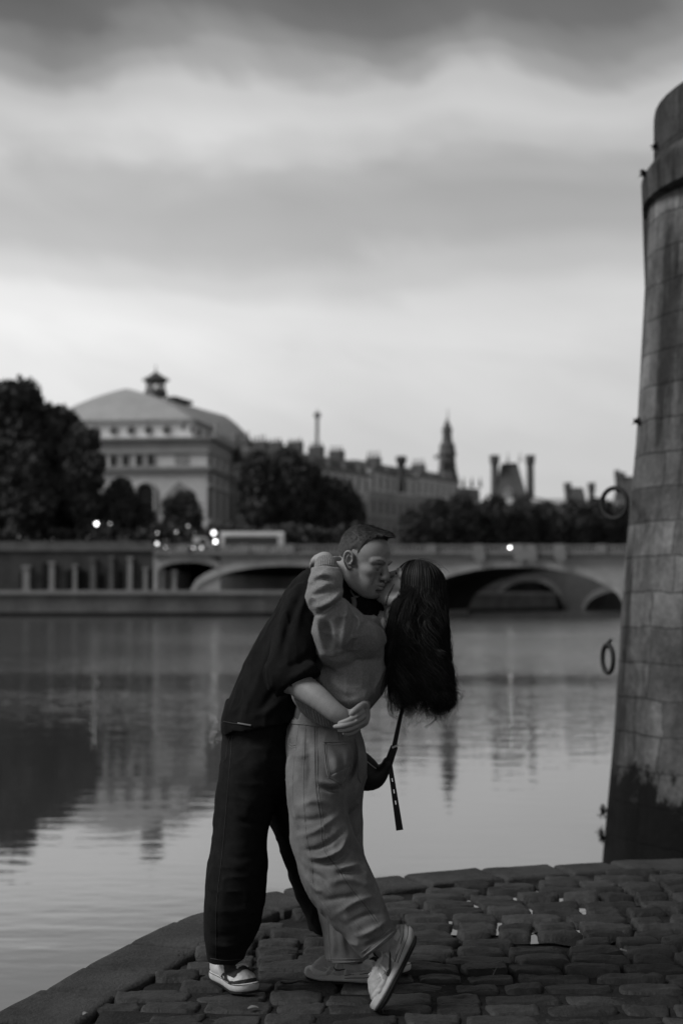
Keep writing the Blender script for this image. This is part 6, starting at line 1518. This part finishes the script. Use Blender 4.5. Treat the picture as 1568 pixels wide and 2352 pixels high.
mb = MB(); strip(mb, b1, [(663, 1700), (664, 1712), (670, 1717), (680, 1716)], .0014, .0006); strip(mb, b1, [(666, 1694), (667, 1707), (672, 1712), (681, 1711)], .0012, .001); mb.build('front_pocket', seam_m, wj)
mb = MB(); strip(mb, b1, [(753, 2042), (786, 2082), (819, 2124), (846, 2160)], .0010, .0005, hgt=.0008); mb.build('seam', seam_m, wj)
mb = MB(); strip(mb, b1, [(830, 2188), (846, 2176), (872, 2155), (898, 2132)], .0010, .0004, n=50); strip(mb, b1, [(836, 2195), (852, 2183), (878, 2162), (904, 2139)], .0022, .0004, n=50); mb.build('hem_stitch', seam_m, wj)
mb = MB(); strip(mb, b2, [(752, 2202), (780, 2203), (812, 2202), (842, 2199)], .0010, .0004, n=50); strip(mb, b2, [(753, 2209.5), (780, 2210), (812, 2209), (842, 2206)], .0018, .0004, n=50); strip(mb, b2, [(753, 2100), (755, 2150), (760, 2208)], .0016, .0006); mb.build('hem_stitch', seam_m, wj)
# waistband
mb = MB(); ws = []
for k in range(25):
    x = 669 + k * 3.4; p, n_ = on_surface(b1, x, 1653 + (x - 669) * .10, .0); q, n2 = on_surface(b1, x, 1662 + (x - 669) * .11, .0)
    if p is None or q is None: continue
    ws.append([tuple(p + n_ * .0005), tuple(p + n_ * .0045), tuple(q + n2 * .0045), tuple(q + n2 * .0005)])
mb.rings(ws, closed=False, cap=False); band_o = fixn(mb.build('waistband', denim_m, wj))
# back pockets
def patch(bv, poly, lift, name, m, parent, nn=14):
    (x0, y0), (x1, y1), (x2, y2), (x3, y3) = poly; g = []
    for j in range(nn + 1):
        row = []
        for i in range(nn + 1):
            a, b = i / nn, j / nn; x = (x0 * (1 - a) + x1 * a) * (1 - b) + (x3 * (1 - a) + x2 * a) * b; y = (y0 * (1 - a) + y1 * a) * (1 - b) + (y3 * (1 - a) + y2 * a) * b
            p, n_ = on_surface(bv, x, y, lift * (1 if 0 < i < nn and 0 < j < nn else .1))
            if p is None: return None
            row.append(tuple(p))
        g.append(row)
    mb = MB(); mb.rings(g, cap=False, closed=False); return fixn(mb.build(name, m, parent, True))
pk = patch(b1, [(742, 1705), (806, 1702), (808, 1757), (749, 1784)], .0032, 'back_pocket', denim_m, wj)
patch(b1, [(749.5, 1785), (808, 1758), (799, 1780), (785, 1804)], .0030, 'pocket_point', denim_m, pk) if pk else None
mb = MB()
for off in (0, 4):
    strip(mb, b1, [(743 + off, 1711), (747 + off, 1750), (752 + off, 1783)], .0008, .0030); strip(mb, b1, [(752 + off, 1783 - off), (768, 1793 - off), (785, 1803 - off * 1.4)], .0008, .0028); strip(mb, b1, [(785, 1803 - off), (798 - off, 1780), (807 - off, 1757)], .0008, .0030); strip(mb, b1, [(743, 1705 + off * 1.6), (775, 1704 + off * 1.6), (806, 1702 + off * 1.6)], .0008, .0030)
mb.build('pocket_stitch', seam_m, pk or wj)
mb = MB(); strip(mb, b1, [(814, 1697), (822, 1737), (821, 1780), (828, 1798)], .0016, .0008); strip(mb, b1, [(775, 1668), (777, 1700)], .0014, .0008); strip(mb, b1, [(783, 1670), (785, 1700)], .0014, .0008); mb.build('seam', seamd_m, wj)
p, n_ = on_surface(b1, 746.5, 1709, .004)
mb = MB(); mb.lathe((0, 0, 0), [(.0035, 0), (.0035, .001), (.001, .0018)], 10); q = n_.to_track_quat('Z', 'Y').to_matrix(); mb.v = [tuple(p + q @ Vector(v)) for v in mb.v]; mb.build('rivet', mat('dark_metal', .05, .4, 20, .1, spec=.6), pk or wj)
# ---- running shoes ----
hp, tp_ = np.array(W(961, 2154, 5.20)), np.array(W(884, 2312, 5.125)); upd = np.array([-.85, .24, .46])
s1, s1V = shoe(wom, hp, rot_rows(tp_ - hp, upd), run_m, shoe_d, runmid_m, sole_d, True, ln=.288, wd=.096)
hp2 = np.array(G(862, 2261, .0)); tp2 = np.array(G(702, 2249, .0))
s2, s2V = shoe(wom, hp2, rot_rows(tp2 - hp2, (0, 0, 1)), run_m, shoe_d, runmid_m, sole_d, True, ln=.272, wd=.096)
def mark(VF, heel, R, pairs, parent):
    wv_ = (np.array(heel) + VF[0] @ np.array(R), VF[1]); bv = bvh_of(wv_); rg = []
    for a, b in pairs:
        row = []
        for t in (0, .5, 1):
            x, y = a[0] + (b[0] - a[0]) * t, a[1] + (b[1] - a[1]) * t; p, n_ = on_surface(bv, x, y, .0022)
            if p is not None: row.append(tuple(p))
        if len(row) == 3: rg.append(row)
    mb = MB()
    if len(rg) > 2: mb.rings(rg, cap=False, closed=False); fixn(mb.build('side_mark', mat('mark_dark', .03, .5, 50, .1), parent))
cv = lambda x, y: (686 + .1875 * x, 2094.7 + .1875 * y)
mark(s1V, hp, rot_rows(tp_ - hp, upd), [(cv(a, b), cv(c, d)) for a, b, c, d in ((1114, 478, 1110, 480), (1127, 520, 1108, 520), (1129, 580, 1104, 570), (1129, 650, 1102, 640), (1127, 710, 1096, 700), (1114, 772, 1084, 732), (1088, 794, 1068, 738), (1064, 772, 1054, 730), (1040, 716, 1042, 712))], s1)
mark(s2V, hp2, rot_rows(tp2 - hp2, (0, 0, 1)), [(cv(a, b), cv(c, d)) for a, b, c, d in ((610, 684, 608, 686), (560, 708, 560, 694), (500, 724, 500, 702), (450, 720, 458, 698), (428, 690, 440, 684), (424, 668, 428, 668))], s2)
# ---- long wavy hair ----
ctr_px = [(1296, 968, 26), (1306, 968, 40), (1320, 962, 46), (1345, 962, 56), (1382, 957, 64), (1445, 958, 68), (1523, 958, 70), (1570, 965, 74), (1610, 966, 73), (1640, 964, 62)]
cyv = np.array([c[0] for c in ctr_px]); ccx = np.array([c[1] for c in ctr_px]); chw = np.array([c[2] for c in ctr_px])
HC = Field((.10, 5.15, 1.0), (.50, 5.62, 1.62), .0055)
HC.ell(WC + np.array((-.008, 0, .045)) @ WR, np.array((.105, .083, .093)) * k_w, WR)
HC.limb([pr(967, 1335, 5.40, 28), pr(964, 1370, 5.39, 32), pr(962, 1420, 5.38, 38), pr(960, 1480, 5.375, 44), pr(962, 1530, 5.37, 42), pr(964, 1565, 5.37, 28), pr(964, 1590, 5.37, 12)], n=24, k=.03)
# keep the face clear
HC.ell(WC + np.array((.098, 0, -.012)) @ WR, np.array((.060, .070, .088)) * k_w, WR, k=.01, op='cut')
HC.noise(.008, .05, 41, (.7, .7, 2.5)).noise(.004, .018, 42, (.6, .6, 3.0))
wh_o = np_mesh('hair', [relax(HC.mesh(), 1)], longhair_m, wom)
rr = random.Random(21); mb = MB()
crown_l = [np.array((.045 - .10 * t, 0, .128 - .03 * t * t)) * k_w for t in np.linspace(0, 1, 8)]
SC_A = np.array((.105, .083, .093)) * k_w; SC_C = np.array((-.008, 0, .045)) * k_w
GL = WR @ np.array([0., 0, -1.]); ND, NH = 14, 26; SS = np.linspace(0, 1, NH)
def descend(q, step):
    """from a root on the scalp (local, about the skull centre) follow the skull downhill, then fall free"""
    out = [q]
    for _ in range(ND - 1):
        n = q / SC_A ** 2; n /= np.linalg.norm(n); d = GL - n * GL.dot(n) if n.dot(GL) < 0 else GL + n * .15
        d = d / (np.linalg.norm(d) + 1e-9); q = q + d * step; r = math.sqrt(((q / SC_A) ** 2).sum())
        if r < 1.03: q = q / r * 1.03
        out.append(q)
    return WC + (np.array(out) + SC_C) @ WR
def strand_path(q, rho, yend, ph, amp, lam, curl, step=.0085):
    D = descend(q, step); e = D[-1]; y0_ = project(e[None, :])[1][0]
    c0_ = W(np.interp(y0_, cyv, ccx), y0_, 5.375); th = math.atan2(e[1] - 5.375, e[0] - c0_.x)
    y = y0_ + (yend - y0_) * SS; hw = np.interp(y, cyv, chw) * rho; cx_ = np.interp(y, cyv, ccx)
    px = cx_ + hw * math.copysign(abs(math.cos(th)) ** .6, math.cos(th)); Yd = 5.375 + hw * 1.62e-3 * .98 * math.sin(th)
    dx, dy = (px - CX) / F, (CY - y) / F; sc_ = Yd / (math.cos(PITCH) - dy * math.sin(PITCH)); T_ = np.stack([dx * sc_, Yd, CAMZ + (math.sin(PITCH) + dy * math.cos(PITCH)) * sc_], 1)
    b = np.clip(SS / .45, 0, 1); b = (b * b * (3 - 2 * b))[:, None]; P = e * (1 - b) + T_ * b; P[:, 2] = np.linspace(e[2], T_[-1, 2], NH)
    w = (amp * np.clip((SS + .05) / .5, 0, 1) ** 1.1 * np.clip(SS * 6, 0, 1))[:, None]; a = 2 * math.pi * SS * (abs(yend - y0_) * .00162) / lam + ph
    tg = np.array([-math.sin(th), math.cos(th), 0.]); rd = np.array([math.cos(th), math.sin(th), 0.])
    P = P + (np.sin(a)[:, None] * tg + .55 * np.cos(a)[:, None] * rd) * w; P[:, 2] += .3 * w[:, 0] * np.cos(a * .7)
    c = np.clip((SS - .78) / .22, 0, 1); P = P + (rd * math.cos(curl * 90) + tg * math.sin(curl * 90)) * (curl * (1 - np.cos(c * 4.2)) * .5)[:, None]; P[:, 2] += abs(curl) * .9 * c * c
    return np.concatenate([D[:-1], P])
def tubes_np(name, paths, r, m, parent):
    A = np.array(paths); t = np.gradient(A, axis=1); t /= np.linalg.norm(t, axis=2)[..., None] + 1e-9; u = np.cross(t, np.array([.31, .9, .2])); u /= np.linalg.norm(u, axis=2)[..., None] + 1e-9; v = np.cross(t, u)
    taper = r * np.interp(np.linspace(0, 1, A.shape[1]), [0, .7, 1], [1, .9, .25])[None, :, None]
    V = np.stack([A + taper * (u * math.cos(k * 2.0944) + v * math.sin(k * 2.0944)) for k in range(3)], 2); S_, n_ = A.shape[:2]; V = V.reshape(-1, 3)
    base = (np.arange(S_)[:, None] * n_ + np.arange(n_ - 1)[None, :]) * 3; Q = np.concatenate([np.stack([base + k, base + (k + 1) % 3, base + 3 + (k + 1) % 3, base + 3 + k], -1).reshape(-1, 4) for k in range(3)])
    return np_mesh(name, [(V, Q)], m, parent)
def scalp(front=False):
    while True:
        q = np.array((rr.gauss(0, 1), rr.gauss(0, 1), rr.gauss(0, 1))); q /= np.linalg.norm(q); q = q * SC_A
        l_ = (q + SC_C) / k_w
        if l_[2] < -.01 or (l_[0] > .072 and l_[2] < .094) or (l_[0] > .03 and l_[2] < .04): continue
        if front and (l_[0] < .0 or l_[1] < .012): continue
        return q
dark_p, light_p = [], []
for c_ in range(640):
    q = scalp(c_ % 4 == 0); rho = rr.uniform(.72, 1.05); yend = rr.choice((rr.uniform(1500, 1630), rr.uniform(1590, 1640), rr.uniform(1615, 1658))); ph = rr.uniform(0, 6.28) * .4 + q[1] * 40; amp = rr.uniform(.011, .027); lam = rr.uniform(.11, .19); curl = rr.uniform(.008, .036) * rr.choice((1, 1, -1)); st = rr.uniform(.0075, .0105)
    big_l = rr.random() < .19
    for k in range(13):
        q2 = q + np.array([rr.gauss(0, .006) for _ in range(3)]); q2 = q2 / math.sqrt(((q2 / SC_A) ** 2).sum()) * 1.02
        (light_p if big_l or rr.random() < .03 else dark_p).append(strand_path(q2, rho + rr.gauss(0, .018), yend + rr.gauss(0, 12), ph + rr.gauss(0, .13), amp * rr.uniform(.88, 1.12), lam * rr.uniform(.98, 1.02), curl + rr.gauss(0, .002), st))
for c_ in range(170):                                    # single stray hairs that loosen the outline
    dark_p.append(strand_path(scalp(), rr.uniform(1.0, 1.13), rr.uniform(1590, 1664), rr.uniform(0, 6.28), rr.uniform(.012, .028), rr.uniform(.12, .22), rr.uniform(.01, .045) * rr.choice((1, -1))))
FG = np.array([(1310, 948, 5.36), (1330, 926, 5.325), (1355, 907, 5.295), (1392, 897, 5.280), (1450, 889, 5.276), (1520, 890, 5.285), (1640, 896, 5.305)])
for c_ in range(90):                                    # locks framing the face on the near side
    u = rr.random() ** 1.2; off = 56 * u; ph = rr.uniform(0, 6.28); am = rr.uniform(5, 11); ye = rr.uniform(1550, 1642)
    while True:
        q = scalp(True)
        if (q + SC_C)[2] / k_w > .06: break
    st = rr.uniform(.0028, .0052)
    for k in range(12):
        q2 = q + np.array([rr.gauss(0, .007) for _ in range(3)]); q2 = q2 / math.sqrt(((q2 / SC_A) ** 2).sum()) * 1.03; D = descend(q2, st); e = D[-1]; y0_ = project(e[None, :])[1][0]; o = off + rr.gauss(0, 2.6)
        y = y0_ + (ye + rr.gauss(0, 7) - y0_) * SS; x = np.interp(y, FG[:, 0], FG[:, 1]) + o; Yd = np.interp(y, FG[:, 0], FG[:, 2]) + .018 * (1 - u) * 0; wv = np.clip(SS * 2 - .4, 0, 1); pz = SS * 9 + ph + rr.gauss(0, .12)
        x = x + am * np.sin(pz) * wv; T_ = np.array([tuple(W(a_, b_, c2)) for a_, b_, c2 in zip(x, y, Yd + .012 * np.cos(pz) * wv)]); bb = np.clip(SS / .30, 0, 1); bb = (bb * bb * (3 - 2 * bb))[:, None]; P = e * (1 - bb) + T_ * bb; P[:, 2] = np.linspace(e[2], T_[-1, 2], NH)
        (light_p if c_ % 14 == 0 else dark_p).append(np.concatenate([D[:-1], P]))
tubes_np('hair_lock', dark_p, .00075, longhair_m, wh_o)
tubes_np('hair_lock', light_p, .00075, mat('hair_sheen', .034, .5, 40, .3, spec=.4), wh_o)  # paler locks: the sheen is put into the hair colour
mb = MB()                                                # fly-away hairs on the crown and loose curls
for k in range(60):
    t = rr.random(); a = W(930 + 75 * t, 1302 - 12 * math.sin(t * 3.1) + 14 * t, 5.36 + .08 * rr.random()); d = Vector((rr.gauss(.1, .4), rr.gauss(0, .2), .9)).normalized(); l_ = rr.uniform(.015, .045); e = Vector((rr.uniform(.2, 1.0), 0, -.3)) * l_
    mb.tube([tuple(q) for q in spline([tuple(a - d * .01), tuple(a + d * l_ * .5), tuple(a + d * l_ * .7 + e * .6), tuple(a + d * l_ * .4 + e * 1.3)], 9)], .00032, 3, cap=False)
for pl, Y in (([(896, 1520), (882, 1560), (876, 1590), (881, 1604), (886, 1598)], 5.24), ([(893, 1550), (886, 1580), (891, 1606), (900, 1612)], 5.25), ([(1020, 1560), (1034, 1585), (1042, 1605), (1036, 1624), (1024, 1630)], 5.34), ([(1018, 1570), (1036, 1592), (1038, 1612), (1028, 1620), (1024, 1612)], 5.33),
              ([(900, 1600), (891, 1618), (894, 1640), (908, 1650)], 5.28), ([(905, 1605), (896, 1622), (900, 1640), (914, 1648)], 5.27), ([(985, 1630), (1000, 1648), (990, 1662), (975, 1672)], 5.30), 
              ([(902, 1350), (890, 1372), (884, 1400), (885, 1430)], 5.28), ([(905, 1342), (892, 1366), (887, 1392)], 5.29)):
    for k in range(5):
        o = np.array([rr.gauss(0, 1.6), rr.gauss(0, 1.6)]); pts = spline([tuple(np.array(q) + o * (.3 + i * .25)) for i, q in enumerate(pl)], 16); mb.tube([tuple(W(x, y, Y + .004 * rr.random())) for x, y in pts], .0005, 3, cap=False)
mb.build('loose_hair', longhair_m, wh_o, True)
# lashes and brow seen at the edge of the face
hb2 = bvh_of((V_, Q_)); mb = MB()
for s in (1,  -1):
    for k in range(60):
        t = rr.random(); o, n_, i_, d_ = hb2.find_nearest(Vector((.0935 - .020 * t ** 1.7 + .01, s * (.014 + .040 * t), .021 + .007 * math.sin(t * 2.4) + rr.gauss(0, .0012)))); d = Vector((-.2, s * .9, .3 - .5 * t)).normalized(); w_ = n_.cross(d).normalized() * .0006; o = o + n_ * .0004
        mb.add([tuple(WC + (np.array(q) * k_w) @ WR) for q in (o - w_, o + w_, o + d * .006 + n_ * .001)], [(0, 1, 2)])
    for k in range(36):
        t = rr.random(); a = Vector((.0895 - .004 * abs(t - .4), s * (.019 + .028 * t), -.006 - .003 * math.sin(t * 3.1))); d = Vector((.8, s * .3, -.35 + rr.gauss(0, .1))).normalized(); w_ = Vector((0, .0006, 0)); mb.add([tuple(WC + (np.array(q) * k_w) @ WR) for q in (a - w_, a + w_, a + d * .010)], [(0, 1, 2)])
mb.build('eyebrow', longhair_m, wh_o)
# ---- bag ----
bag = thing('shoulder_bag', 'small black crescent shoulder bag hanging behind the woman by a long strap', 'bag', tuple(W(860, 1785, 5.50)))
Bg = Field(W(750, 1840, 5.36), W(910, 1700, 5.66), .004)
Bg.limb([pr(790, 1750, 5.52, 40, .8), pr(815, 1765, 5.52, 42, .8), pr(838, 1778, 5.515, 37, .8), pr(858, 1785, 5.505, 26, .9), pr(874, 1775, 5.495, 16, 1.1), pr(886, 1760, 5.485, 10, 1.3), pr(890, 1748, 5.48, 9, 1.3)], n=26, k=.008)
np_mesh('pouch', [Bg.mesh()], leather_m, bag)
mb = MB(); mb.tube([tuple(W(x, y, 5.475)) for x, y in spline([(836, 1744), (846, 1752), (858, 1762), (871, 1770)], 12)], .0022, 6); mb.build('zip', mat('zip_metal', .30, .4, 30, .1, spec=.6), bag)
mb = MB(); c = W(869, 1763, 5.475); mb.lathe((c.x, c.y, c.z - .006), [(.003, -.004), (.008, 0), (.009, .006), (.006, .011), (.001, .013)], 8); mb.build('zip_pull', leather_m, bag)
def ribbon(mb, pl, Y0, Y1, w0, w1, th=.0018, n=22):
    P_ = spline(pl, n); d_ = np.gradient(P_, axis=0); rg = []
    for i, (x, y) in enumerate(P_):
        t = i / (n - 1); Y = Y0 + (Y1 - Y0) * t; w = (w0 + (w1 - w0) * t) / 2; nx, ny = -d_[i, 1], d_[i, 0]; l_ = math.hypot(nx, ny); nx, ny = nx / l_ * w, ny / l_ * w
        a, b = W(x - nx, y - ny, Y), W(x + nx, y + ny, Y + .004); e = Vector((0, th, 0)); rg.append([tuple(a - e), tuple(b - e), tuple(b + e), tuple(a + e)])
    mb.rings(rg)
mb = MB(); ribbon(mb, [(940, 1560), (929, 1610), (919.5, 1645), (912, 1680), (905, 1714)], 5.47, 5.47, 7, 11); mb.build('strap', leather_m, bag)
mb = MB(); ribbon(mb, [(905.5, 1714), (899, 1732), (891, 1756)], 5.468, 5.475, 17, 19, .004); ribbon(mb, [(902, 1722), (896, 1742), (890, 1756)], 5.462, 5.47, 14, 16, .003); mb.build('strap_loop', leather_m, bag)
mb = MB(); ribbon(mb, [(900, 1717.5), (907, 1714.3), (914, 1711)], 5.455, 5.455, 4.0, 4.2, .002, 6); mb.build('buckle', metal_m, bag)
# hanging strap end with punched slots
mb = MB(); L0, L1 = np.array((894.5, 1752.)), np.array((917.5, 1907.)); ax2 = L1 - L0; LL = np.linalg.norm(ax2); ax2 /= LL; nn2 = np.array([-ax2[1], ax2[0]])
slots = [(36, 44, .5), (62, 71, 1), (88, 97, 1)]
def sbox(s0, s1, a0, a1):
    wid = lambda s: 5.2 + 2.9 * s / LL
    q = [L0 + ax2 * s0 + nn2 * wid(s0) * a0, L0 + ax2 * s0 + nn2 * wid(s0) * a1, L0 + ax2 * s1 + nn2 * wid(s1) * a1, L0 + ax2 * s1 + nn2 * wid(s1) * a0]
    F_ = [tuple(W(x, y, 5.468)) for x, y in q]; B__ = [tuple(W(x, y, 5.472)) for x, y in q]; mb.rings([F_, B__])
cur = 0
for a, b, _ in slots: sbox(cur, a, -1, 1); sbox(a, b, -1, -.16); sbox(a, b, .14, 1); cur = b
sbox(cur, LL, -1, 1); mb.build('strap_end', leather_m, bag)

# ---- small things lying on the paving ----
rr = random.Random(77)
mb = MB(); gp = [(1034, 2199), (1046, 2204), (1270, 2190), (1290, 2192), (1352, 2200), (1366, 2199), (640, 2150), (650, 2160), (700, 2310), (1500, 2270), (420, 2196), (250, 2305)]
for x, y in gp:
    for k in range(16):
        p = G(x + rr.gauss(0, 7), y + rr.gauss(0, 2.5), -.012); d = Vector((rr.gauss(0, .5), rr.gauss(0, .5), 1)).normalized(); l_ = rr.uniform(.012, .034); q = Vector((d.z, 0, -d.x)) * .0011
        mb.add([tuple(p - q), tuple(p + q), tuple(p + d * l_ * .6 + q * .7), tuple(p + d * l_ * .6 - q * .7), tuple(p + d * l_ + Vector((rr.gauss(0, .006), rr.gauss(0, .006), -.003)))], [(0, 1, 2, 3), (3, 2, 4)])
go = mb.build('grass', mat('grass_blade', .035, .8, 30, .4)); go['kind'] = 'stuff'; tag(go, 'short grass blades growing in the joints of the cobbles', 'grass')
def leaf(x, y, label, sz=.022, v=.16, ang=.4):
    p = G(x, y, .012); mb = MB(); n = 9; top_, bot_ = [], []
    for i in range(n):
        t = i / (n - 1); w = math.sin(math.pi * t ** .8) * .45 * sz; u = Vector((math.cos(ang), math.sin(ang), 0)); v_ = Vector((-math.sin(ang), math.cos(ang), 0)); c = p + u * (t - .5) * 2 * sz + Vector((0, 0, .006 * math.sin(t * 3.1)))
        top_.append(tuple(c + v_ * w + Vector((0, 0, .003)))); bot_.append(tuple(c - v_ * w))
    mb.rings([top_, [tuple((Vector(a) + Vector(b)) / 2 - Vector((0, 0, .002))) for a, b in zip(top_, bot_)], bot_], cap=False, closed=False)
    tag(mb.build('fallen_leaf', mat('dry_leaf_%d' % int(v * 100), v, .8, 60, .2), smooth=True), label, 'leaf')
leaf(581, 2316, 'small pale dry leaf on the cobbles in front of the man', .020, .17, .3); leaf(196, 2330, 'pale leaf lying on the kerb at lower left', .014, .24, .9)
a, b = G(1424, 2180, .024), G(1440, 2185, .024); mb = MB(); mb.tube([a, (a + b) / 2, b], .0042, 8); o = mb.build('cigarette_end', mat('paper_white', .22, .8, 80, .15)); tag(o, 'pale cigarette end lying on the cobbles at right', 'cigarette end')
mb = MB(); mb.tube([G(1131, 2240, .02), G(1135, 2231, .024), G(1141, 2221, .03)], [.0022, .002, .001], 6); mb.tube([G(1135, 2231, .024), G(1130, 2226, .03)], [.0014, .0008], 5); tag(mb.build('twig', mat('twig_bark', .12, .9, 60, .2)), 'short pale twig on the cobbles right of the lifted shoe', 'twig')
mb = MB(); mb.tube([G(645 + 13 * i, 2256 + 3 * math.sin(i * 1.3), .012) for i in range(6)], [.003, .0028, .0026, .0024, .002, .0014], 6); tag(mb.build('twig', mat('dark_twig', .03, .9, 60, .2)), 'thin dark twig lying in a joint between the man and the shoe of the woman', 'twig')
